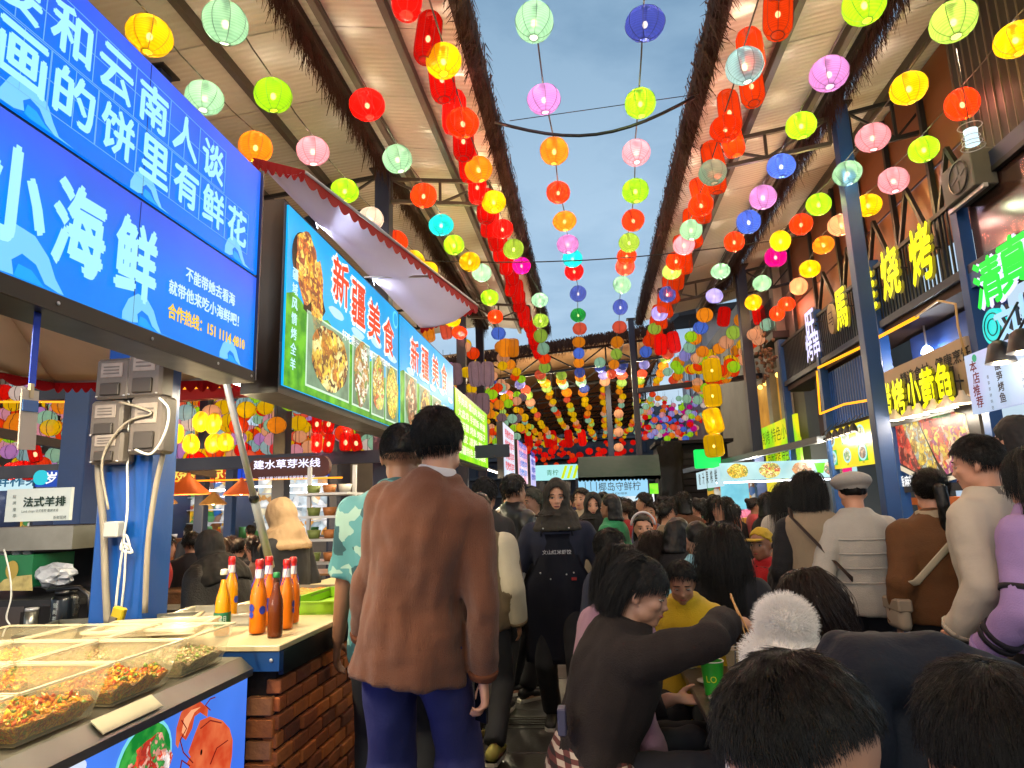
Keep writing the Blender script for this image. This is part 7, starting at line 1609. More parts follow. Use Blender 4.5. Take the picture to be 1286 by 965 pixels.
mix = ['redorange', 'orange', 'yellow', 'pink', 'peach', 'mint', 'lime', 'white', 'red', 'coral', 'yellow', 'lilac', 'pale']
for i in range(1500):                                   # under the hall roof behind the left stalls
    y = rg.uniform(8.5, 22); x = rg.uniform(-15, -3.3)*(y/16)**.35; z = 1.5+rg.uniform(.085, .225)*y
    if z > 5.0: continue
    pts.append(Vector((x, y, z))); keys.append(rg.choice(mix))
for i in range(560):                                   # beyond the right canopies
    x = rg.uniform(800, 935); t = rg.random(); yy = (500+rg.uniform(0, 52)) if t < .45 else 610-(x-790)*.42+rg.uniform(-14, 16)
    if yy > 600 or yy < 492: continue
    pts.append(aY(x, yy, rg.uniform(26, 40))); keys.append(rg.choice(['red', 'pink', 'magenta', 'lime', 'blue', 'orange', 'mint', 'red', 'peach', 'coral', 'lav', 'white']))
for i in range(150):                                   # hanging low by the far left posts
    pts.append(Vector((rg.uniform(-4.6, -1.9), rg.uniform(14, 21), rg.uniform(3.0, 5.3)))); keys.append(rg.choice(['yellow', 'orange', 'peach', 'redorange', 'mint', 'lime', 'yellow', 'dusk']))
for i in range(70):
    pts.append(aY(rg.uniform(640, 800), rg.uniform(552, 588), rg.uniform(30, 44))); keys.append(rg.choice(['red', 'redorange', 'red']))
for i in range(60):
    t = i/60; pts.append(Vector((2.3+1.3*t+rg.uniform(-.1, .1), 13.5+5*rg.random(), 4.9-.6*sin(pi*t)+rg.uniform(-.15, .15)))); keys.append(rg.choice(['yellow', 'orange', 'mint', 'redorange', 'peach', 'lime']))
for i in range(20):                                    # unseen lanterns added overhead behind the viewpoint to brighten the crowd's backs
    p = Vector((-3.6+1.75*(i % 5), 1.6-2.3*(i//5), 5.3)); pts.append(p); keys.append(rg.choice(['orange', 'yellow', 'pink', 'mint', 'peach']))
    if 'rear' not in BL: BL['rear'] = bpy.data.lights.new('bulb_light', 'POINT'); BL['rear'].energy = 170; BL['rear'].color = (1, .86, .66); BL['rear'].shadow_soft_size = .03
    lo = bpy.data.objects.new('bulb_light', BL['rear']); col.objects.link(lo); lo.location = p
lantern_mass('many small coloured lanterns massed under the far roofs and beyond the right canopies', pts+far_pts, keys+far_keys)
for k, (x, y, c) in enumerate(((221,545,'yellow'),(240,558,'yellow'),(252,530,'yellow'),(268,532,'yellow'),(268,557,'yellow'),(283,556,'yellow'))):
    lantern(c, aY(x, y, 8.2), '%s big yellow lantern from the left in the cluster behind the electric meters' % nth(k), 'big yellow lanterns behind the electric meters', 1.0, False, True, H=.135, R=.105)
k = 0
for x in (398, 413):
    for y in (532, 557):
        lantern('red', aY(x, y, 8.0), '%s fat red barrel lantern under the second menu sign, counted down each column' % nth(k), 'red barrel lanterns under the menu signs', 1.0, True, True, H=.12, R=.07); k += 1
for k, (x, y) in enumerate(((436,530),(434,555),(447,556),(28,590),(36,592),(94,575),(14,592),(44,570))):
    lantern('red', aY(x, y, 8.0), '%s red lantern of those hanging low in the left hall' % nth(k), 'red lanterns low in the left hall', 1.0, True, True, H=.11, R=.075)
# ------------------------------------------------------------------ the people in the market
SK = [mat('skin_warm', 'ac8068', .5, var=.07, scale=14, bump=.08, bscale=220), mat('skin_tan', '8e644c', .5, var=.07, scale=14, bump=.08, bscale=220), mat('skin_pale', 'c89478', .5, var=.06, scale=14, bump=.08, bscale=220)]
HB = hair_mat('070605'); HBR = hair_mat('1c1009')
def knit(n, c, s=260, b=.5, v=.12): return mat('cloth_'+n, c, .92, var=v, scale=7, bump=b, bscale=s, sheen=.15)
stools_m = [mat('stool_yellow', 'b8a018', .4, var=.08), mat('stool_blue', '1c4a8c', .4, var=.08), mat('stool_red', '8c201c', .4, var=.08)]
STM = {}
def stool(label, x, y, h=.45, ci=0):
    t = thing('plastic_stool', label, 'stool', (x, y, 0), 0, 'plastic stools under the seated guests')
    if ci not in STM:
        ms = {}
        bm = B(); bx(bm, -.15, .15, -.15, .15, -.025, 0, bev=.01); ms['seat'] = bm
        bm = B(); bar(bm, (0, 0, -.44), (-.025, -.025, -.026), .045); ms['leg'] = bm
        bm = B(); bar(bm, (-.13, 0, -.2), (.13, 0, -.2), .03, .05); ms['rung'] = bm
        STM[ci] = {}
        for k, b_ in ms.items(): me = bpy.data.meshes.new(k); b_.to_mesh(me); b_.free(); me.materials.append(stools_m[ci]); STM[ci][k] = me
    q = STM[ci]; link('seat', q['seat'], None, t, (0, 0, h))
    for k in range(4): a = pi/2*k; link('leg', q['leg'], None, t, (.155*(1 if k in (0, 1) else -1), .155*(1 if k in (0, 3) else -1), h), {0: 0, 1: -pi/2, 2: pi, 3: pi/2}[k])
    for k in range(4): a = pi/2*k; link('rung', q['rung'], None, t, (.14*cos(a+pi/2), .14*sin(a+pi/2), h), a)
    return t
def place(px, py, Y, rz, sit, kw, h0=1.7, seat=.46):
    """figure whose head centre stands where the photograph shows it at depth Y"""
    tgt = aY(px, py, Y); p = Pose(h0, sit=sit, seat=seat, **kw)
    if not sit: p = Pose(h0*tgt.z/p.hc.z, **kw)
    else: seat2 = max(.34, min(.66, seat+tgt.z-p.hc.z)); p = Pose(h0, sit=True, seat=seat2, **kw); seat = seat2
    R = Matrix.Rotation(rz, 3, 'Z'); o = R @ Vector((p.hc.x, p.hc.y, 0))
    return p, Vector((tgt.x-o.x, tgt.y-o.y, 0)), seat
def tolocal(loc, rz, w): return Matrix.Rotation(-rz, 3, 'Z') @ (Vector(w)-loc)

# --- the man in the brown sweater
rz = -.06; p, loc, _ = place(551, 557, 2.62, rz, False, dict(wide=.94, side=.19, head=(0, -.04, -.08), hr=(.27, .03, .86), hl=(-.29, .20, .92), pr=(.6, -1, 0), fl=(-.13, -.05, .085), fr=(.12, .06, .085)))
r = person('man in an oversized brown sweater and blue trousers seen from behind, phone in hand', loc, rz)
hd = (None, ((.05, .1, -1), (-1, .2, 0), (-.2, 1, 0)))
link('body', body(p, SK[2], .009, hd=hd, curlR=.75), SK[2], r)
brs = knit('brown_knit', '643820', 330, .7, .14)
top(p, brs, r, .032, .15, 1.0, 'sweater', .012, .017, 2, 1.02, 1.10, hemw=1.12, cuff=.046, sg=.026)
sw_o = [c for c in r.children if c.name.startswith('sweater')][0]; folds(sw_o.data, .009, (7, 7, 2.0), 3, .003)
nt = brs.node_tree; b_ = nt.nodes['Principled BSDF']; tcn = nt.nodes.new('ShaderNodeTexCoord'); wv_ = nt.nodes.new('ShaderNodeTexWave'); wv_.bands_direction = 'X'; wv_.inputs['Scale'].default_value = 55; wv_.inputs['Distortion'].default_value = 1.5; wv_.inputs['Detail'].default_value = 3; wv_.inputs['Detail Scale'].default_value = 4
bp_ = nt.nodes.new('ShaderNodeBump'); bp_.inputs['Strength'].default_value = .2; bp_.inputs['Distance'].default_value = .004; nt.links.new(tcn.outputs['Object'], wv_.inputs['Vector']); nt.links.new(wv_.outputs['Fac'], bp_.inputs['Height']); old_ = b_.inputs['Normal'].links[0].from_socket; nt.links.new(old_, bp_.inputs['Normal']); nt.links.new(bp_.outputs[0], b_.inputs['Normal'])
rib_m = mat('knit_rib', '5c2e14', .95, var=.2, scale=20, bump=.6, bscale=300)
for q0, q1, rad_ in ((p.er.lerp(p.hr, .84), p.er.lerp(p.hr, .95), .058), (p.el.lerp(p.hl, .84), p.el.lerp(p.hl, .95), .058)): bm = B(); tube(bm, [q0, q0.lerp(q1, .1), q1], [rad_*.98, rad_*1.06, rad_*.92], 18); cloth('cuff', bm, rib_m, r, .007, .003, 1, 1)
bm = B(); tube(bm, [p.neck-p.u*.035, p.neck-p.u*.012, p.neck+p.u*.006], [(.112, .10), (.102, .094), (.088, .082)], 20); cloth('neck_band', bm, rib_m, r, .007, .002, 1, 1)
bm = B(); tube(bm, [p.neck-p.u*.05, p.neck+p.u*.012, p.neck+p.u*.045], [(.098, .09), (.084, .08), (.074, .072)], 18); cloth('shirt_collar', bm, mat('shirt_white', 'c8c4c8', .7), r, .008, .003, 1, 2)
trousers(p, mat('trouser_blue', '282c60', .8, var=.15, scale=5, bump=.2, bscale=120), r, .016, flare=.03, amp=.010)
shoes(p, mat('shoe_grey', '8a8478', .6), r)
scalp(p, r, HB, th=.007, line=.5, back=-.62, sidez=-.42, seed=2); grow(p, 9000, .030, m=HB, parent=r, whorl=(.1, -.45, .85), back=-.70, line=.5, sidez=-.45, lift=.12, th=.011, rr=.0007, seed=4)
ph = thing('phone', 'dark phone held in the right hand of the man in the brown sweater', 'phone', loc+Matrix.Rotation(rz, 3, 'Z') @ (p.hr+Vector((-.02, .05, -.085))), rz+.9)
bm = B(); bx(bm, -.005, .005, -.036, .036, -.078, .078, bev=.003); obj('case', bm, mat('phone_black', '0c0e14', .2, var=0), ph); bm = B(); bx(bm, .0055, .007, -.032, .032, -.072, .072); obj('screen', bm, mat('phone_glass', '1c2a4a', .05, var=0), ph)
# --- man in the turquoise print shirt
rz = .25; p, loc, _ = place(504, 572, 3.0, rz, False, dict(wide=1.1, head=(0, -.05, 0), hl=(-.30, .18, .86), hr=(.3, .1, .85)))
r = person('man in a turquoise tropical print shirt half hidden by the brown sweater', loc, rz); link('body', body(p, SK[1], .011), SK[1], r)
mp_ = mat('print_shirt', '4a9488', .7, var=.3, scale=9); 
nt = mp_.node_tree; b_ = nt.nodes['Principled BSDF']; v = nt.nodes.new('ShaderNodeTexVoronoi'); v.inputs['Scale'].default_value = 16; v.distance = 'MANHATTAN'; rp = nt.nodes.new('ShaderNodeValToRGB'); rp.color_ramp.interpolation = 'CONSTANT'
rp.color_ramp.elements[0].color = lin('447f84')+(1,); rp.color_ramp.elements[1].position = .55; rp.color_ramp.elements[1].color = lin('20484f')+(1,); e = rp.color_ramp.elements.new(.8); e.color = lin('86a69a')+(1,)
tcn = nt.nodes.new('ShaderNodeTexCoord'); nt.links.new(tcn.outputs['Object'], v.inputs['Vector']); sp_ = nt.nodes.new('ShaderNodeSeparateXYZ'); nt.links.new(v.outputs['Color'], sp_.inputs[0]); nt.links.new(sp_.outputs[0], rp.inputs[0]); nt.links.new(rp.outputs[0], b_.inputs['Base Color'])
top(p, mp_, r, .028, .16, .42, 'shirt', .014, .012, 5, 1.05, 1.05, collar=.03); trousers(p, mat('short_black', '14161c', .8), r, .03, upto=1); scalp(p, r, HB, th=.008, line=.45, back=-.4, sidez=-.3, seed=5); grow(p, 3500, .012, m=HB, parent=r, whorl=(0, -.4, .9), back=-.55, line=.45, lift=.9, th=.010, rr=.0008, seed=9)
shoes(p, mat('shoe_dark', '1a1816', .6), r)
# --- woman in the apron
rz = pi-.03; p, loc, _ = place(699, 626, 4.85, rz, False, dict(wide=1.16, head=(.08, .02, 0), hl=(-.36, .06, .84), hr=(.36, .08, .82), fl=(-.10, .10, .085), fr=(.10, -.12, .085)), h0=1.66)
r = person('woman in a dark floral headscarf and navy apron walking towards the camera', loc, rz); link('body', body(p, SK[2], .009), SK[2], r); face_parts(r, p.hc, p.HR, p.k, SK[2], lip='7a3a34')
nv = knit('navy_jersey', '141a30', 200, .3); top(p, nv, r, .022, .10, .50, 'jersey', .014, .007, 6, shape='f', sg=.022)
bm = B(); arm(bm, p.sl.lerp(p.el, .75), p.el, p.hl, p.k, .014, 1, r=(.05, .052, .050, .045, .036)); arm(bm, p.sr.lerp(p.er, .75), p.er, p.hr, p.k, .014, 1, r=(.05, .052, .050, .045, .036)); cloth('sleeve_covers', bm, knit('grey_fleece', 'b0b2ba', 90, .6), r, .012, .005, 3)
hs = mat('scarf_floral', '2a2620', .85, var=.5, scale=30, bump=.2, bscale=80); hood(p, hs, r, drape=.055, dw=.80, face=.60)
def apron(p, parent, m, w=.165, top_=.0, low=.62, name='apron'):
    bm = B(); n, mm = 14, 18; g = []
    for i in range(mm+1):
        t_ = i/mm; z = (p.chest.z+.06)*(1-t_)+low*t_; row = []
        ww = (w*.70 if t_ < .2 else w*(.70+.5*min(1, (t_-.2)/.2)))*p.k*1.15; dy = .155+.02*sin(t_*3) + (.0 if t_ < .5 else .03*(t_-.5))
        for j in range(n+1):
            u = j/n*2-1; row.append(bm.verts.new(Vector((u*ww, p.chest.y*(1-t_)+p.P.y*t_+dy*p.k-.075*u*u+.008*noise.noise(Vector((u*4, t_*3, 1))), z))))
        g.append(row)
    for i in range(mm):
        for j in range(n): bm.faces.new((g[i][j], g[i][j+1], g[i+1][j+1], g[i+1][j])).smooth = True
    bmesh.ops.solidify(bm, geom=bm.faces[:], thickness=-.006); o = obj(name, bm, m, parent)
    bm = B()
    for sx_ in (-1, 1): tube(bm, [Vector((sx_*w*.62*p.k, p.chest.y+.14*p.k, p.chest.z+.05)), Vector((sx_*.10, p.yoke.y+.10, p.yoke.z+.02)), Vector((sx_*.07, p.yoke.y-.02, p.yoke.z+.06))], [(.018, .004)]*3, 8)
    obj('apron_strap', bm, m, parent); return o
nap = mat('apron_navy', '10162a', .8, var=.12, scale=8, bump=.2, bscale=150); ap = apron(p, r, nap, .185, low=.45)
R_ = Matrix.Rotation(rz, 3, 'Z'); fr_ = (R_ @ Vector((-1, 0, 0)), Vector((0, 0, 1)), R_ @ Vector((0, 1, 0)))
letters('文山红米虾饺', loc+R_ @ (p.chest+Vector((.0, .175, -.06))), 'F', mat('ink_apron', 'b8bcc8', .6, var=0), r, w=.20, h=.030, fr=fr_)
for sx_, dz in ((.12, -.2), (-.11, -.2), (.05, -.24), (-.06, -.21), (.09, .10), (-.09, .10)): bm = B(); ell(bm, p.chest+Vector((sx_, .172-.02*abs(sx_)*5, dz)), (.006, .004, .006), 8, 6); obj('button', bm, alu, r)
bm = B(); box(bm, p.chest+Vector((-.11, .165, -.24)), (.035, .004, .02)); obj('red_tab', bm, mat('tab_red', '7a1018', .7), r)
trousers(p, mat('trouser_black', '0e1018', .85), r, .022); shoes(p, mat('shoe_black', '101012', .5), r)
# --- seated woman in dark brown reaching with chopsticks
rz = -pi/2+.22; kw = dict(lean=.36, wide=1.08, head=(-.40, -.20, 0), hl=(-.12, .38, .72), pr=(1, .1, .12)); p, loc, seat = place(806, 744, 2.75, rz, True, kw, 1.74)
hw = aY(912, 778, 2.75); hl_ = tolocal(loc, rz, hw); kw['hr'] = tuple(hl_); p = Pose(1.74, sit=True, seat=seat, **kw)
r = person('seated woman in a dark brown sweater reaching over the table with chopsticks', loc, rz)
link('body', body(p, SK[0], .008, curlR=.7, hd=(None, ((.1, 1, -.15), (-.3, 0, -1), (-1, .3, .3))), pinch=True), SK[0], r); face_parts(r, p.hc, p.HR, p.k, SK[0], closed=True)
top(p, knit('dark_brown', '170d0b', 200, .5), r, .030, .05, .90, 'sweater', .013, .013, 8, 1.06, 1.1)
bm = B(); pl_ = mat('plaid', '8a7466', .8, var=0); nt = pl_.node_tree; b_ = nt.nodes['Principled BSDF']; tcn = nt.nodes.new('ShaderNodeTexCoord'); sp_ = nt.nodes.new('ShaderNodeSeparateXYZ'); nt.links.new(tcn.outputs['Object'], sp_.inputs[0])
def stripe(sock, f, th):
    m1 = nt.nodes.new('ShaderNodeMath'); m1.operation = 'MULTIPLY'; m1.inputs[1].default_value = f; nt.links.new(sock, m1.inputs[0]); m2 = nt.nodes.new('ShaderNodeMath'); m2.operation = 'SINE'; nt.links.new(m1.outputs[0], m2.inputs[0]); m3 = nt.nodes.new('ShaderNodeMath'); m3.operation = 'GREATER_THAN'; m3.inputs[1].default_value = th; nt.links.new(m2.outputs[0], m3.inputs[0]); return m3.outputs[0]
ad = nt.nodes.new('ShaderNodeMath'); ad.operation = 'ADD'; nt.links.new(stripe(sp_.outputs['Y'], 150, .1), ad.inputs[0]); nt.links.new(stripe(sp_.outputs['Z'], 190, .1), ad.inputs[1]); dv = nt.nodes.new('ShaderNodeMath'); dv.operation = 'MULTIPLY'; dv.inputs[1].default_value = .5; nt.links.new(ad.outputs[0], dv.inputs[0])
rp = nt.nodes.new('ShaderNodeValToRGB'); rp.color_ramp.elements[0].color = lin('b0a090')+(1,); rp.color_ramp.elements[1].color = lin('1c0e0c')+(1,); e = rp.color_ramp.elements.new(.5); e.color = lin('5a2c28')+(1,); nt.links.new(dv.outputs[0], rp.inputs[0]); nt.links.new(rp.outputs[0], b_.inputs['Base Color'])
tube(bm, [p.P+p.u*.10, p.P+p.u*.02, p.P-Vector((0, .01, .045))], [(.205, .165), (.215, .178), (.222, .185)], 22, hint=p.x); cloth('plaid_shirt_hem', bm, pl_, r, .014, .010, 4)
trousers(p, mat('trouser_navy', '12141f', .85, var=.15), r, .026); shoes(p, MATS['shoe_black'], r); scalp(p, r, HB, th=.010, line=.36, back=-.9, sidez=-.22, long=.04, seed=3, arc=.8)
grow(p, 7000, long=.06, m=HB, parent=r, back=-.8, sidez=-.22, line=.36, lift=.03, th=.014, rr=.0009, steps=6, seed=6, comb=(0, -.9, -.6))
bm = B(); hh = p.hr; ring_ = [hh.lerp(p.er, .06)+Vector((0, 0, 0))]; tt, aa, bb = frames([hh, p.er])[0]; tube(bm, [hh.lerp(p.er, .07)+aa*.031*cos(i*.45)+bb*.031*sin(i*.45) for i in range(15)], .004, 5); obj('bracelet', bm, mat('bracelet_black', '120a08', .5, var=0), r)
wl = loc+Matrix.Rotation(rz, 3, 'Z') @ p.hr
for k in range(2):
    a = wl+Vector((.03, .03, .09-k*.01)); b = Vector(aY(940+k*6, 808-k*3, 2.62)); bm = B(); tube(bm, [a, b], [.0042, .0022], 6); setp(obj('chopstick', bm, mat('chopstick_bamboo', 'b88a50', .6)), '%s of the two pale chopsticks in the outstretched hand' % ('left', 'right')[k], 'chopstick')
stool('yellow plastic stool under the woman in dark brown', loc.x+.0, loc.y, seat-.01, 0)
bm = B(); q = aY(704, 912, 2.6); box(bm, (0, 0, 0), (.03, .06, .09), None, .004); o = setp(obj('hip_pouch', bm, mat('pouch_grey', '3c3c54', .5)), 'small grey phone pouch hanging at the hip of the seated woman in brown', 'pouch'); o.location = aY(706, 905, 2.55)

# --- generic guests
def guest(label, px, py, Y, rz, sit=False, top_m=None, leg_m=None, hair='short', hm=None, skin=0, vox=.014, hscarf=None, face=False, h0=1.68, sleeve=1.0, collar=0, stl=True, gext=.022, hem=.12, strandn=0, parts=None, shape='m', **kw):
    p, loc, seat = place(px, py, Y, rz, sit, kw, h0); r = person(label, loc, rz); hm = hm or HB
    link('body', body(p, SK[skin], vox), SK[skin], r)
    if face or (vox > .014 and cos(rz+kw.get('head', (0, 0, 0))[0]) < .35): face_parts(r, p.hc, p.HR, p.k, SK[skin], closed=(face == 2))
    top(p, top_m, r, gext, .04 if sit else hem, sleeve, 'jacket' if gext > .03 else 'top', vox*1.25, .009, rnd.random()*9, collar=collar, shape=shape)
    trousers(p, leg_m or MATS['trouser_black'], r, .022, vox=vox*1.4)
    if Y < 8: shoes(p, MATS['shoe_black'], r)
    hv = max(.008, min(.016, vox*.6))
    if vox <= .014:
        tp = [c for c in r.children if c.name.startswith(('top', 'jacket'))][0]; folds(tp.data, .006, (8, 8, 2.6), rnd.random()*20, .003)
        if sleeve >= 1:
            for e_, h_ in ((p.er, p.hr), (p.el, p.hl)):
                q0, q1 = e_.lerp(h_, .86), e_.lerp(h_, .965); R_c = .034*p.k+gext; bm = B(); tube(bm, [q0, q1], [R_c*1.02, R_c*.88], 14); obj('cuff', bm, top_m, r)
        if not hscarf: bm = B(); tube(bm, [p.neck-p.u*.03, p.neck-p.u*.004, p.neck+p.u*.014], [(.098*p.k, .088*p.k), (.090*p.k, .082*p.k), (.074*p.k, .070*p.k)], 18); cloth('collar', bm, top_m, r, .009, .003, 1, 1)
    if hscarf: hood(p, hscarf, r, drape=.06 if 'beige headscarf' in label else .15, dg=max(0, gext-.012), vox=max(.009, vox*.7))
    elif hair == 'short': scalp(p, r, hm, th=.008 if vox < .015 else .016, line=.46, back=-.62, sidez=-.38, seed=rnd.random()*5, vox=hv)
    elif hair == 'bob': scalp(p, r, hm, th=.010, line=.42, back=-.9, sidez=-.42, long=.04, seed=rnd.random()*5, vox=hv)
    elif hair == 'long': scalp(p, r, hm, th=.010, line=.42, back=-.9, sidez=-.45, long=.28, seed=rnd.random()*5, vox=hv)
    elif hair == 'tail': scalp(p, r, hm, th=.016, line=.44, back=-.75, sidez=-.4, seed=1, vox=hv, tail=([(0, -.10, .03), (0, -.155, .02), (0, -.165, -.08), (.01, -.14, -.22), (.01, -.13, -.33)], [.03, .036, .034, .030, .010]))
    elif hair == 'bun': scalp(p, r, hm, th=.016, line=.44, back=-.7, sidez=-.4, seed=1, vox=hv, bun=((0, -.11, .09), .045))
    if strandn:
        if hair in ('short',): grow(p, strandn, .03, m=hm, parent=r, whorl=(0, -.4, .85), back=-.6, line=.46, sidez=-.38, th=.012, rr=.0009, lift=.15)
        elif hair == 'long': grow(p, strandn, long=.36, m=hm, parent=r, back=-.8, sidez=-.45, line=.42, lift=.02, th=.014, rr=.0011, steps=8, wave=.06)
        elif hair == 'bob': grow(p, strandn, long=.08, m=hm, parent=r, back=-.8, sidez=-.42, line=.42, lift=.02, th=.014, rr=.001, steps=6)
        elif hair == 'tail': grow(p, strandn, .05, m=hm, parent=r, comb=(0, -1, .25), back=-.7, line=.46, sidez=-.4, lift=.05, th=.018, rr=.0009)
    if vox > .014 and not hscarf and not strandn: grow(p, 420, .035 if hair in ('short', 'bun') else .05, long=0 if hair != 'long' else .28, m=hm, parent=r, comb=(0, -.3, -1), whorl=(0, -.4, .85), back=-.7, line=.44, sidez=-.36, lift=.12, th=.018, rr=.0035, steps=5, seed=int(px))
    if sit and stl: stool('plastic stool under the '+' '.join(label.split(',')[0].split()[:7]), loc.x, loc.y, seat-.01, rnd.randrange(3))
    return r, p, loc
C = lambda n, c: knit(n, c, 160, .4)
# standing on the left of the aisle
r, p, loc = guest('man in a beige and brown varsity jacket walking away behind the brown sweater', 602, 642, 4.4, -.1, False, C('varsity', '5a4c38'), MATS['trouser_black'], 'short', skin=1, gext=.034, strandn=0, fl=(-.1, .12, .085), fr=(.12, -.22, .12), wide=1.1)
bm = B(); arm(bm, p.sr, p.er, p.hr, p.k, .040, 1); arm(bm, p.sl, p.el, p.hl, p.k, .040, 1); cloth('sleeves', bm, C('varsity_sleeve', 'a8a08c'), r, .016, .006, 2); shoes(p, mat('shoe_yellow', 'b0a858', .6), r)
r, p, loc = guest('man in a black puffer jacket turning right behind the varsity jacket', 646, 617, 5.6, -.8, False, mat('puffer_black', '12161a', .35, var=.1), None, 'short', skin=0, gext=.045, vox=.016, collar=.05)
guest('person in a black knitted cap behind the shoulder of the brown sweater', 610, 622, 5.2, -.2, False, C('char_a', '1c1c20'), None, 'short', hm=mat('cap_black', '0a0a0e', .9), skin=0, vox=.018)
r, p, loc = guest('person in a grey-green cap and dark jacket beside the apron woman', 668, 632, 6.0, 2.3, False, C('jk_dark', '14201e'), None, 'short', hm=mat('cap_camo', '3c4038', .9, var=.4, scale=25), skin=0, gext=.035, vox=.018)
r, p, loc = guest('woman in a black headscarf and beige vest right behind the apron woman', 745, 636, 6.6, pi, False, C('bl_top', '0e0e12'), None, hscarf=mat('scarf_black', '0b0b0d', .8, var=.2), skin=2, face=True, vox=.014)
bm = B(); torso(bm, p, .034, .12); cloth('vest', bm, C('beige_vest', '8a7f72'), r, .018, .006)
guest('woman in a bright green top with dark pinned hair in profile', 766, 637, 6.3, 1.1, False, C('green_top', '0f7a4c'), None, 'bob', skin=1, face=True, vox=.014, sleeve=.6)
guest('man in a cream coat further back between the apron woman and the black headscarf', 730, 628, 7.6, pi-.4, False, C('cream_coat', 'a89a84'), None, 'short', skin=2, face=True, vox=.018, gext=.03)
# seated round the long tables
guest('seated woman in a pale pink jacket half hidden by the woman in brown', 784, 722, 3.05, -pi/2+.5, True, C('pink', 'a07890'), None, 'bob', skin=0, gext=.034, lean=.15, strandn=2500)
guest('seated man with short black hair in a navy top looking right', 768, 690, 4.3, -1.2, True, C('navy_b', '14203c'), None, 'short', skin=1, lean=.15, strandn=2000)
r, p, loc = guest('boy in a yellow jacket eating with his head bent over the table', 856, 732, 3.3, pi-.25, True, C('yellow_jk', 'b89a10'), None, 'short', skin=0, face=2, h0=1.32, lean=.2, head=(.15, -.35, 0), gext=.03, strandn=2500, vox=.010)
bm = B(); torso(bm, p, .02, 0); 
bm.free()
guest('woman with long dark brown hair and cream top seen from behind at the tables', 820, 690, 5.0, .1, True, C('cream_b', '9a8a68'), None, 'long', HBR, 0, strandn=1500)
r, p, loc = guest('man in glasses resting his cheek on his hand, dark coat', 852, 674, 4.9, -1.0, True, C('coat_blk', '101014'), None, 'bob', skin=0, face=True, gext=.03, lean=.1, head=(.2, -.2, 0), hl=(-.02, .26, 1.03), pl=(-.6, .2, -1))
bm = B()
for sx_ in (-1, 1): tube(bm, [p.hc+p.HR @ (Vector((sx_*.032+.02*cos(i*.5), .094, .016*sin(i*.5)))*p.k*1.05) for i in range(14)], .0016, 5); tube(bm, [p.hc+p.HR @ (Vector((sx_*.052, .092, .004))*p.k*1.05), p.hc+p.HR @ (Vector((sx_*.08, .0, .006))*p.k*1.05)], .0014, 4)
obj('glasses', bm, black, r)
guest('child in a blue shirt with darker motifs seen from behind at the table', 876, 677, 4.3, .15, True, mat('blue_motif', '6a9ac8', .8, var=.9, scale=13), None, 'short', skin=0, h0=1.45)
guest('woman with very long straight black hair and a black coat seen from behind', 905, 690, 3.9, -.15, True, mat('coat_ink', '0c0d18', .8, var=.15), None, 'long', HB, 0, gext=.036, strandn=5000, vox=.012, lean=.1)
r, p, loc = guest('girl in a white headband facing the camera at the far table', 808, 664, 6.2, pi, True, C('grey_g', '4a4448'), None, 'bob', skin=2, face=True, vox=.014)
bm = B(); tube(bm, [p.hc+p.HR @ Vector((.105*cos(a), -.0, .03+.115*sin(a))) for a in [pi*i/12 for i in range(13)]], .011, 6); obj('headband', bm, mat('band_white', 'c8c4c8', .9), r)
r, p, loc = guest('person in a red jacket and yellow cap sitting before the brick counter end', 956, 684, 5.3, 2.4, True, C('red_jk', 'a80c14'), None, 'short', skin=1, face=True, gext=.035, collar=.04, lean=.1, hm=mat('cap_yellow', 'a88a18', .8))
bm = B(); q = [p.hc+p.HR @ Vector(v) for v in ((-.075, .085, .05), (-.05, .15, .045), (0, .165, .045), (.05, .15, .045), (.075, .085, .05))]; poly(bm, q, thick=.008, nrm=p.HR @ Vector((0, 0, 1))); obj('cap_visor', bm, MATS['cap_yellow'], r)
guest('woman in a black headscarf and dark padded jacket turned left towards the red jacket', 988, 690, 4.7, 1.25, True, mat('padded_dark', '14181c', .5, var=.15), None, hscarf=mat('scarf_navy', '0c0f18', .85, var=.3, scale=20), skin=2, face=True, gext=.045, lean=.12)
r, p, loc = guest('woman with wavy brown hair and a small white bow clip, denim jacket', 1010, 768, 2.9, .35, True, mat('denim', '26406c', .85, var=.2, scale=12, bump=.4, bscale=200), None, 'long', HBR, 0, gext=.036, lean=.08, vox=.012)
grow(p, 6500, long=.34, m=HBR, parent=r, back=-.8, sidez=-.6, line=.42, lift=.05, th=.016, rr=.0012, steps=9, wave=.30, clump=1, seed=12)
bm = B()
for sx_ in (-1, 1): ell(bm, p.hc+p.HR @ Vector((sx_*.016-.02, -.132, .035)), (.014, .006, .010), 10, 8); tube(bm, [p.hc+p.HR @ Vector((sx_*.004-.02, -.132, .03)), p.hc+p.HR @ Vector((sx_*.012-.02, -.134, .0))], .003, 5)
obj('bow_clip', bm, mat('clip_white', 'd8d0b8', .4, var=0), r)
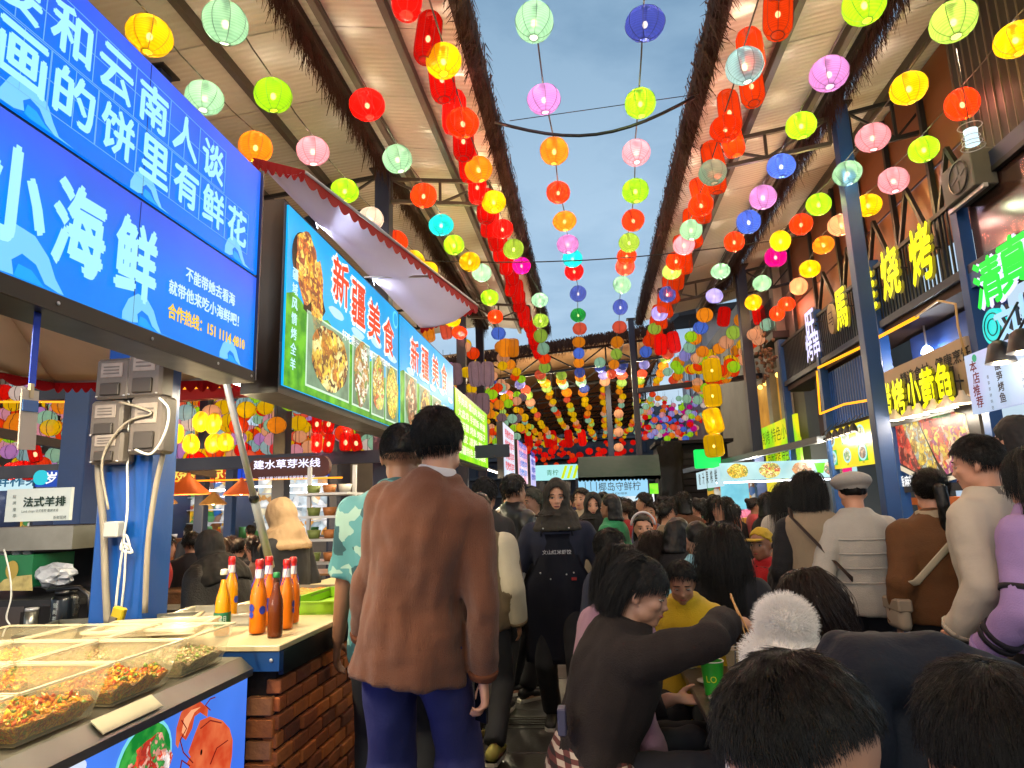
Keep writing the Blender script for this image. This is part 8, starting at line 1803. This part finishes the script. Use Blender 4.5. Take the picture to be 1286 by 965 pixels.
# child in a fluffy white hat
r, p, loc = guest('child in a fluffy white hat sitting between the near tables', 988, 884, 2.2, .2, True, C('pale_coat', 'a8a0a8'), None, 'short', skin=2, h0=1.40, gext=.03)
fz = mat('fluff', 'f4eee8', .95, var=.1, bump=.5, bscale=60); bm = B(); ell(bm, p.hc+Vector((0, -.01, .05)), (.100, .112, .080), 20, 14); ell(bm, p.hc+Vector((.015, -.01, .155)), (.066, .066, .062), 16, 10); ell(bm, p.hc+Vector((.12, -.03, -.05)), (.045, .05, .08), 12, 8); me = remeshed(bm, .012, 2); wrinkle(me, .008, 40); link('fluffy_hat', me, fz, r)
rg = random.Random(3); rs = []
for c_, rr_ in ((p.hc+Vector((0, -.01, .05)), (.100, .112, .080)), (p.hc+Vector((.015, -.01, .155)), (.066, .066, .062)), (p.hc+Vector((.12, -.03, -.05)), (.045, .05, .08))):
    for i in range(4500 if rr_[0] > .06 else 2200):
        v = Vector((rg.gauss(0, 1), rg.gauss(0, 1), rg.gauss(0, 1))).normalized(); q = c_+Vector((v.x*rr_[0], v.y*rr_[1], v.z*rr_[2])); d = (v+Vector((rg.gauss(0, .5), rg.gauss(0, .5), rg.gauss(0, .5)))).normalized()
        u_ = rg.uniform(.5, 1.5); rs.append([q, q+v*.010*u_+d*.004, q+v*.014*u_+d*.018])
strands(r, rs, fz, 'fluff_strand', .0009)
# --- near foreground heads
def fgman(label, px, py, Y, rz, top_m, h0, hair_n, ln, wh, line, back, sidez, comb, hd_, lift=.4, th=.016, seed=1, skin=0, stands=(), collar_m=None, rr=.0006, rad=(.0, -.45, .85)):
    kw = dict(lean=.30, head=hd_); p, loc, seat = place(px, py, Y, rz, True, kw, h0); r = person(label, loc, rz)
    link('body', body(p, SK[skin], .007), SK[skin], r); face_parts(r, p.hc, p.HR, p.k, SK[skin], closed=True)
    top(p, top_m, r, .03, .05, 1, 'coat', .014, .008, seed); trousers(p, MATS['trouser_black'], r, .022)
    if collar_m: bm = B(); tube(bm, [p.neck-p.u*.06, p.neck-p.u*.01, p.neck+p.u*.03], [(.13, .12), (.105, .10), (.095, .095)], 18); cloth('collar', bm, collar_m, r, .009, .006, 2, 2)
    scalp(p, r, HB, th=.004, line=line, back=back, sidez=sidez, seed=seed, vox=.006)
    grow(p, 5000, .007, m=HB, parent=r, whorl=wh, back=back-.25, line=line-.04, sidez=sidez-.34, lift=.6, th=.002, rr=rr, steps=2, comb=comb, seed=seed+50)
    grow(p, hair_n, ln, m=HB, parent=r, whorl=wh, back=back-.08, line=line-.02, sidez=sidez, lift=lift, th=th, rr=rr, steps=6, comb=comb, seed=seed)
    stool('plastic stool under the '+' '.join(label.split()[:5]), loc.x, loc.y, seat-.01, 1); return r, p, loc
fgman('man with short black hair bowed towards the right at the lower edge, beige collar', 1004, 958, .93, -pi/2+.12, mat('coat_beige', '8a7a62', .85, var=.1, bump=.3, bscale=120), 1.70, 14000, .024, (-.1, -.35, .93), .80, -.45, .20, (.1, .5, .2), (-.10, -.34, .0), .22, .007, 3, 0, collar_m=mat('collar_beige', '9a8a70', .85), rr=.0005)
fgman('person with smooth black hair seen from behind in the lower right corner', 1246, 946, 1.16, .25, mat('coat_black', '101216', .8, var=.15), 1.70, 13000, .050, (.0, -.3, .95), .45, -.75, -.5, (0, -.2, -1), (0, -.1, 0), .05, .013, 7, 0, collar_m=mat('hood_grey', '34363a', .8), rr=.00055)
# dark jacket over a chair
dj = thing('draped_jacket', 'dark padded jacket draped over a chair back at the lower right', 'jacket', (0, 0, 0))
c = aY(1150, 912, 1.62); bm = B()
V = Vector
tube(bm, [c+V((-.20, .0, -.26)), c+V((-.15, .02, .0)), c+V((-.10, .03, .10)), c+V((.05, .03, .09)), c+V((.20, .0, .02)), c+V((.34, -.03, -.05)), c+V((.42, -.05, -.3))], [(.10, .13), (.11, .13), (.09, .12), (.10, .13), (.10, .12), (.08, .10), (.08, .10)], 16)
tube(bm, [c+V((.0, .02, -.45)), c+V((.02, .02, -.15)), c+V((.03, .02, .05))], [(.22, .14), (.24, .15), (.14, .10)], 18, hint=V((1, 0, 0)))
tube(bm, [c+V((-.12, .08, .09)), c+V((-.02, .10, .12)), c+V((.08, .08, .09))], [(.05, .05), (.06, .06), (.05, .05)], 12)
tube(bm, [c+V((-.18, -.02, .02)), c+V((-.24, -.06, -.18)), c+V((-.2, -.08, -.36))], [.07, .062, .05], 12); tube(bm, [c+V((.26, -.02, .0)), c+V((.34, -.10, -.12)), c+V((.3, -.14, -.34))], [.075, .065, .05], 12)
me = remeshed(bm, .011, 4, 'jacket_cloth'); wrinkle(me, .022, 6, 3); wrinkle(me, .004, 16, 8); link('jacket_cloth', me, mat('jacket_dark', '141a26', .75, var=.08, scale=5, bump=.15, bscale=90, spec=.25), dj)
bm = B(); tube(bm, [c+V((.02+.012*sin(i), -.135-.006*i*(i < 4), .07-.055*i)) for i in range(8)], .004, 5); obj('zip', bm, mat('zip_grey', '8a8c90', .4), dj)
ch = thing('chair', 'dark chair under the draped jacket at the lower right', 'chair', (c.x+.05, c.y+.05, 0)); bm = B(); bx(bm, -.2, .2, -.05, .35, .43, .46, bev=.005); obj('seat', bm, steel, ch); bm = B(); bx(bm, -.2, .2, -.055, -.035, .5, .86, bev=.005); obj('backrest', bm, steel, ch)
for sx_ in (-1, 1):
    for yy_ in (-.04, .33): bm = B(); bar(bm, (sx_*.18, yy_, 0), (sx_*.18, yy_, .43 if yy_ > 0 else .5), .03); obj('leg', bm, steel, ch)
# --- customers standing at the right stalls
r, p, loc = guest('woman in a beige padded vest with a dark bag strap, black hair down', 1017, 617, 4.6, -.25, False, C('blk_sl', '15151a'), mat('skirt_black', '0d0e14', .85), 'bob', HB, 2, strandn=3500, vox=.012, head=(-.2, 0, 0))
bm = B(); torso(bm, p, .040, .10); cloth('vest', bm, C('vest_beige', '8a7a64'), r, .014, .010)
def strap(p, r, m, a, b, w=.02, off=.05, nm='bag_strap'):
    bm = B(); pts = []
    for i in range(13):
        t_ = i/12; q = a.lerp(b, t_); pts.append(q)
    pts = [Vector((a.x*.95, a.y+.17, a.z+.045)), Vector((a.x, a.y+.06, a.z+.050))]+pts+[Vector((b.x*1.12, b.y+.08, b.z-.02)), Vector((b.x*1.16, b.y+.19, b.z-.03))]
    tube(bm, pts, [(w, .004)]*17, 8, hint=Vector((.7, 0, -.7))); obj(nm, bm, m, r)
strap(p, r, mat('strap_brown', '2c1c14', .6), p.yoke+Vector((-.13, -.165, .02)), p.P+Vector((.17, -.205, .12)), .018)
r, p, loc = guest('woman in a white ribbed sweater and a pale grey beret seen from behind', 1070, 618, 4.5, -.05, False, C('white_knit', 'a8a49c'), mat('jeans_dark', '1a1c26', .85, var=.2), 'short', HB, 2, gext=.032, hem=.10, vox=.012, hl=(-.27, .05, .82), hr=(.26, .1, .84))
bm = B(); ell(bm, p.hc+V((-.005, -.02, .065)), (.122, .130, .060), 24, 12, rot=Matrix.Rotation(-.18, 3, 'X')); ell(bm, p.hc+V((0, -.01, .035)), (.094, .108, .045), 20, 10); tube(bm, [p.hc+V((-.005, -.03, .12)), p.hc+V((-.005, -.03, .138))], [.006, .004], 6); me = remeshed(bm, .007, 2); link('beret', me, mat('beret_grey', 'a09c96', .95, var=.06, bump=.5, bscale=180), r)
for k in range(4):
    z = p.P.z+.10+.085*k; bm = B(); w_, d_ = (.163*p.k+.045), (.122*p.k+.042); tube(bm, [V((w_*cos(a), p.P.y+d_*sin(a)-.002, z)) for a in [pi+pi*i/16 for i in range(17)]], .005, 5); obj('knit_rib', bm, MATS['cloth_white_knit'], r)
r, p, loc = guest('woman with a ponytail in a brown suede jacket and a white crossbody strap', 1168, 618, 4.1, -.1, False, mat('suede', '5a3818', .85, var=.14, scale=6, bump=.3, bscale=120), mat('trs_black', '0c0d14', .85), 'tail', HB, 2, gext=.036, hem=.08, strandn=3500, vox=.012, collar=.03, wide=1.1)
strap(p, r, mat('strap_white', 'b0a48c', .7), p.yoke+V((.13, -.155, .03)), p.P+V((-.20, -.19, .16)), .022)
bm = B(); tube(bm, [p.neck-p.u*.03+V((0, -.02, 0)), p.neck+p.u*.02+V((0, -.02, 0))], [(.115, .10), (.10, .09)], 16); cloth('fleece_collar', bm, mat('fleece_cream', '9a8c74', .95, bump=.6, bscale=70), r, .01, .006)
bg = thing('shoulder_bag', 'cream shoulder bag at the hip of the ponytail woman', 'bag', loc+V((-.27, -.02, p.P.z-.02))); bm = B(); box(bm, (0, 0, 0), (.07, .20, .17), None, .02); me = remeshed(bm, .012, 3); link('bag_body', me, mat('bag_cream', '9a8e7c', .7), bg); bm = B(); box(bm, (0, 0, .05), (.078, .208, .07), None, .01); obj('flap', bm, mat('bag_flap', '8a7e6c', .7), bg)
for k in range(2): bm = B(); ell(bm, p.hc+p.HR @ V((.02*k-.01, -.130, .03)), (.007, .005, .007), 8, 6); obj('hair_bead', bm, MATS['clip_white'], r)
r, p, loc = guest('tall young man in a loose white shirt looking left at the food', 1227, 583, 3.4, .55, False, mat('shirt_cream', 'b8b0a0', .75, var=.06, bump=.15, bscale=60), mat('trs_b2', '10121a', .85), 'short', HB, 2, gext=.038, hem=.16, strandn=6000, vox=.011, wide=1.05, head=(.35, -.15, 0), hl=(-.26, .08, .88), face=2)
bm = B(); torso(bm, p, .030, .26); cloth('checked_hem', bm, mat('plaid_grey', '6a6660', .8, var=.5, scale=30), r, .016, .008)
kb = thing('key_bag', 'black mesh pouch dangling between the white shirt and the lilac hoodie', 'pouch', aY(1258, 735, 3.2)); bm = B(); ell(bm, (0, 0, 0), (.06, .04, .07), 12, 10); me = remeshed(bm, .01, 0); wrinkle(me, .02, 20); link('pouch', me, mat('mesh_black', '1c1a1c', .7, var=.5, scale=40), kb); bm = B(); tube(bm, [(0, 0, .06), (.02, 0, .16)], .004, 5); obj('cord', bm, black, kb)
r, p, loc = guest('woman in a lilac hoodie with dark stripes at the right edge', 1296, 600, 3.0, .5, False, mat('hoodie_lilac', '9a80b4', .9, var=.08, bump=.3, bscale=160), mat('trs_b3', '0e1018', .85), 'long', HB, 2, gext=.036, hem=.12, strandn=4000, vox=.012, hl=(-.25, .16, .86))
for t_ in (.25, .5, .62):
    q = p.el.lerp(p.hl, t_) if t_ != .25 else p.sl.lerp(p.el, .7); d = ((p.hl-p.el) if t_ != .25 else (p.el-p.sl)).normalized(); bm = B(); rr_ = .078-.012*t_*2; tube(bm, [q-d*.011, q+d*.011], rr_*p.k+.012, 16); obj('sleeve_stripe', bm, mat('stripe_black', '14101c', .8), r)
guest('person in a black cap and dark coat behind the lilac hoodie at the right edge', 1276, 556, 3.9, .3, False, C('dk_coat', '131418'), None, 'long', mat('cap_blk2', '0a0a10', .7, var=.2), 2, gext=.034, vox=.014)
guest('woman in a white hooded jacket with long dark hair facing the right stalls', 992, 624, 5.8, -.7, False, C('white_hood', 'a8a49c'), None, 'long', HB, 2, gext=.036, vox=.014, strandn=1500)
guest('woman in a black coat with shoulder-length hair in profile before the juice stall', 966, 634, 7.2, -1.2, False, C('bk_c', '0e0e12'), None, 'bob', HB, 0, gext=.03, face=True, vox=.016)
r, p, loc = guest('stall woman in a pink headscarf and brown apron behind the brick counter end', 937, 634, 11.0+3.3, pi+.3, False, C('bk_d', '16161a'), None, hscarf=mat('scarf_pink', 'b05a78', .8, var=.2), skin=1, face=True, vox=.02); apron(p, r, mat('apron_brown', '7a4a20', .8), .17, low=.6)
r, p, loc = guest('man in a black vest with white sleeves bending over a far table', 893, 650, 8.2, -.4, False, C('wh_sl', 'a8a8a8'), None, 'short', HB, 0, vox=.018, lean=.45); bm = B(); torso(bm, p, .034, .1); cloth('vest', bm, C('vest_bk', '101014'), r, .02, .006)
# --- left hall
r, p, loc = guest('woman in a beige headscarf and black dress bending at the left stall', 352, 650, 4.6, 1.3, False, mat('dress_black', '0e1018', .75, var=.15), None, hscarf=mat('scarf_beige', 'a08464', .8, var=.08, bump=.2, bscale=60), skin=2, face=True, lean=.12, head=(.1, -.25, 0), vox=.012)
r, p, loc = guest('figure in a long dark robe with sequins hunched behind the counter bottles', 262, 690, 4.9, 1.2, True, mat('robe_sequin', '17130f', .5, var=.6, scale=70, bump=.5, bscale=90), None, hscarf=mat('robe_black', '14110e', .75, var=.2), skin=0, lean=.5, gext=.06, vox=.014, stl=True)
hallp = [('woman in a red jacket seated facing right in the left hall', 208, 688, 6.9, -1.0, True, 'a81818', 'bob'), ('man in black seated beside the woman in red in the left hall', 240, 683, 7.2, .6, True, '14141a', 'short'), ('standing man in a black cap and dark shirt in the left hall', 238, 668, 9.8, 1.0, False, '101828', 'short'), ('woman in an orange top facing the camera far back in the left hall', 196, 672, 10.5, pi, True, 'a8642c', 'bob'), ('person in a white top bending over a table behind the blue column', 196, 706, 6.0, -1.2, True, 'a8a49c', 'short'), ('man in black with his back turned under the right orange lamp', 300, 690, 8.3, .1, True, '101012', 'short'), ('woman with brown hair left of the metal pole in the hall', 283, 692, 8.6, .3, True, '1c1a1e', 'long'), ('young man behind the metal pole looking left', 316, 686, 8.2, 1.3, True, '181a22', 'short'), ('person in a dark hood leaning over the far counter', 314, 668, 10.5, 1.0, False, '121216', 'short'), ('woman in orange seated left of the blue column', 110, 690, 7.6, 2.2, True, 'b0541c', 'bob'), ('person in black slumped at the table left of the blue column', 98, 716, 6.2, 1.3, True, '0c0c10', 'bob'), ('woman in brown far back between the blue column and the pole', 320, 702, 7.6, 1.4, True, '6a4c3c', 'bob')]
for k, (lb, x, y, Y, rz, st_, c, hr_) in enumerate(hallp): guest(lb, x, y, Y, rz, st_, C('hall_%s' % c, c), None, hr_, HB if k % 3 else HBR, k % 3, vox=.022, face=(abs(rz) > 1.5 and Y < 11), lean=.15 if st_ else 0)
# --- the crowd between the far tables
rg = random.Random(21); far = [('782', 646), ('794', 650), ('800', 640), ('815', 648), ('826', 640), ('838', 650), ('846', 636), ('852', 654), ('862', 646), ('872', 640), ('880', 650), ('903', 642), ('914', 636), ('922', 648), ('835', 632), ('808', 632), ('785', 634), ('858', 632), ('896', 633), ('948', 640)]
ccs = ['8a1820', '101014', 'a8a49c', '1c2a4a', '5a3c28', '2a2a30', '7a6a58', '14503c', 'b0541c', '3c3c6a']; cn = ['dark red', 'black', 'off-white', 'navy', 'brown', 'charcoal', 'khaki', 'bottle green', 'rust', 'indigo']
hs_ = ['short', 'long', 'bob', 'short', 'bun']; hn = ['short hair', 'long hair', 'a bob', 'cropped hair', 'a bun']
for k, (x, y) in enumerate(far):
    Y = (9.5, 11, 12.5, 8.5, 14, 7.8)[k % 6]; st_ = y > 638; i = (k*3+k//5) % 10
    guest('distant %s in a %s top with %s, number %s of the far crowd' % ('sitter' if st_ else 'walker', cn[i], hn[k % 5], ORD[k] if k < 20 else k), float(x), y-(4 if st_ else 0), Y, rg.uniform(0, 6.28), st_, C('far_%d' % i, ccs[i]), None, hs_[k % 5], HB if k % 4 else HBR, k % 3, vox=.034, stl=False)
walk = [(652, 628, 9.0), (684, 634, 10), (712, 632, 11), (640, 634, 8), (758, 630, 9.5), (702, 634, 14), (720, 630, 15.0), (776, 632, 13.5)]
for k, (x, y, Y) in enumerate(walk):
    i = (k*7+1) % 10; guest('far walker in a %s top in the aisle, %s behind the apron woman' % (cn[i], ORD[k]), x, y, Y, rg.choice([0, pi])+rg.uniform(-.4, .4), False, C('far_%d' % i, ccs[i]), None, hs_[k % 5], HB, k % 3, vox=.026)

# ------------------------------------------------------------------ tables and what is on them
tw = mat('table_dark', '3a322c', .35, var=.2, scale=4, bump=.1, bscale=60, dirt=.2)
def long_table(label, x, y0_, y1_, w=.72, z=.75):
    t = thing('dining_table', label, 'table', (x, (y0_+y1_)/2, 0), group='long dark tables in the middle of the market'); L_ = (y1_-y0_)/2
    n = 5
    for k in range(n): bm = B(); bx(bm, -w/2+k*w/n+.002, -w/2+(k+1)*w/n-.002, -L_, L_, z-.03, z, bev=.003); obj('plank', bm, tw, t)
    for i in (-1, 1):
        for j in (-1, 1): bm = B(); bar(bm, (i*(w/2-.05), j*(L_-.08), 0), (i*(w/2-.05), j*(L_-.08), z-.031), .05); obj('leg', bm, steel, t)
    for j in (-1, 1): bm = B(); bar(bm, (-w/2+.08, j*(L_-.08), z-.06), (w/2-.08, j*(L_-.08), z-.06), .04); obj('cross_rail', bm, steel, t)
long_table('long dark table nearest the camera with cups and bowls', .72, 1.75, 4.1); long_table('second long dark table behind the woman with very long hair', .95, 4.9, 6.6); long_table('far dark table behind the man in glasses', .8, 7.2, 9.4); long_table('low dark table beside the far crowd', 2.0, 7.6, 10.2)
TZ = .752
def tpos(x, y): q = aZ(x, y, TZ); return (q.x, q.y, TZ)
def cup(label, x, y, m, h=.10, r0=.028, r1=.038, rimm=None, fill=None, straw=False, txt=None, band=None):
    t = thing('cup', label, 'cup', tpos(x, y)); bm = B(); lathe(bm, [(r0, 0), (r1, h)], 22, cap=False); obj('cup_wall', bm, m, t, smooth=True); bm = B(); lathe(bm, [(.001, .002), (r0*.98, .002)], 18, cap=False); obj('cup_base', bm, m, t)
    bm = B(); tube(bm, [V((r1*cos(i*.3), r1*sin(i*.3), h)) for i in range(22)], .0022, 5); obj('rim', bm, rimm or m, t)
    bm = B(); lathe(bm, [(.001, h*.86), (r0+(r1-r0)*.85, h*.86)], 20, cap=False); obj('drink', bm, fill or mat('tea', '8a5a20', .2), t)
    if straw: bm = B(); tube(bm, [(0, 0, .01), (.015, .0, h+.08)], .004, 6); obj('straw', bm, black, t)
    if txt:
        me = text_mesh(txt); w = me['w']; bm = B(); bm.from_mesh(me)
        for v_ in bm.verts: a = -pi/2-.3+v_.co.x/w*1.0; zz = h*.5+v_.co.y*.035; rr_ = r0+(r1-r0)*zz/h+.0008; v_.co = V((rr_*cos(a), rr_*sin(a), zz))
        obj('lettering', bm, band, t)
    return t
gcup = mat('cup_green', '2c9a28', .4, var=.12, scale=14); cup('bright green paper cup with yellow print on the nearest table', 897, 872, gcup, .125, .034, .045, mat('cup_rim', 'd8d8c8', .5, var=0), mat('foam', 'c8c0a8', .6), txt='LO', band=mat('print_yellow', 'd8d820', .5, var=0))
cup('clear plastic cup with a black straw beside the green cup', 924, 846, mat('cup_clear', 'b8bcc0', .1, var=0, alpha=.35), .12, .03, .042, straw=True, fill=mat('milk_tea', 'a8947c', .3), rimm=mat('cup_rim2', 'c8ccd0', .3, var=0))
cup('small glass jar of water near the elbow of the woman in brown', 866, 838, mat('jar_glass', '9aa4a0', .05, var=0, alpha=.3, coat=.5), .08, .035, .04, fill=mat('water_pale', '7a8078', .1))
def bowl(label, x, y, m, r=.07, h=.05, fill=None, name='bowl'):
    t = thing(name, label, name, tpos(x, y)); bm = B(); lathe(bm, [(r*.4, 0), (r*.75, h*.35), (r, h), (r*.95, h), (r*.7, h*.42), (.001, h*.3)], 24, cap=False); obj('bowl_wall', bm, m, t)
    if fill: bm = B(); lathe(bm, [(.001, h*.8), (r*.88, h*.75)], 20, cap=False); obj('food', bm, fill, t)
bowl('white bowl between the paper menu and the green box', 896, 815, mat('china', 'b8b8b0', .2, var=.03), .06, .045, fills[1]); bowl('white bowl further back on the nearest table', 905, 792, MATS['china'], .055, .045)
pt = thing('clay_pot', 'dark brown clay pot with a ladle on the nearest table', 'pot', tpos(935, 812)); bm = B(); lathe(bm, [(.06, 0), (.095, .04), (.10, .075), (.085, .10), (.09, .105), (.078, .095), (.07, .06), (.001, .05)], 24, cap=False); obj('pot_wall', bm, mat('clay', '22120c', .3, var=.2), pt); bm = B(); lathe(bm, [(.001, .085), (.078, .085)], 20, cap=False); obj('stew', bm, fills[1], pt); bm = B(); tube(bm, [(-.03, 0, .08), (-.12, -.02, .16)], .005, 6); obj('ladle', bm, black, pt)
gbx = thing('food_box', 'green paper food box half hidden behind the outstretched arm', 'box', tpos(872, 812)); bm = B(); lathe(bm, [(.055, 0), (.075, .06)], 4, cap=False); obj('box_wall', bm, mat('box_green', '4c8a3c', .5, var=.15), gbx); bm = B(); lathe(bm, [(.001, .045), (.066, .045)], 4, cap=False); obj('food', bm, fills[2], gbx)
bm = B(); bx(bm, -.11, .11, -.15, .15, 0, .001); o = setp(obj('paper_sheet', bm, mat('paper_white', 'b8bcc0', .7)), 'white sheet of paper lying on the table beyond the clay pot', 'paper'); o.location = tpos(922, 790); o.rotation_euler = (0, 0, .3)
nb = thing('napkin_box', 'white napkin box standing behind the boy', 'napkin box', tpos(880, 778)); bm = B(); bx(bm, -.06, .06, -.04, .04, 0, .10, bev=.004); obj('box', bm, mat('napkin_grey', '9a9ca0', .4), nb); bm = B(); bx(bm, -.05, .05, -.0425, -.0405, .02, .08); obj('printed_panel', bm, mat('panel_dark', '3a4a5c', .5, var=.4, scale=30), nb)
for k, (x, y) in enumerate(((905, 880), (915, 900), (890, 858))):
    bm = B(); lathe(bm, [(.02, 0), (.045, .008), (.047, .012), (.02, .006)], 20, cap=False); o = setp(obj('saucer', bm, mat('saucer_white', 'a8a8a0', .3)), ('small white saucer right of the green cup', 'small white saucer nearest the camera', 'small white saucer left of the green cup')[k], 'saucer'); o.location = tpos(x, y)
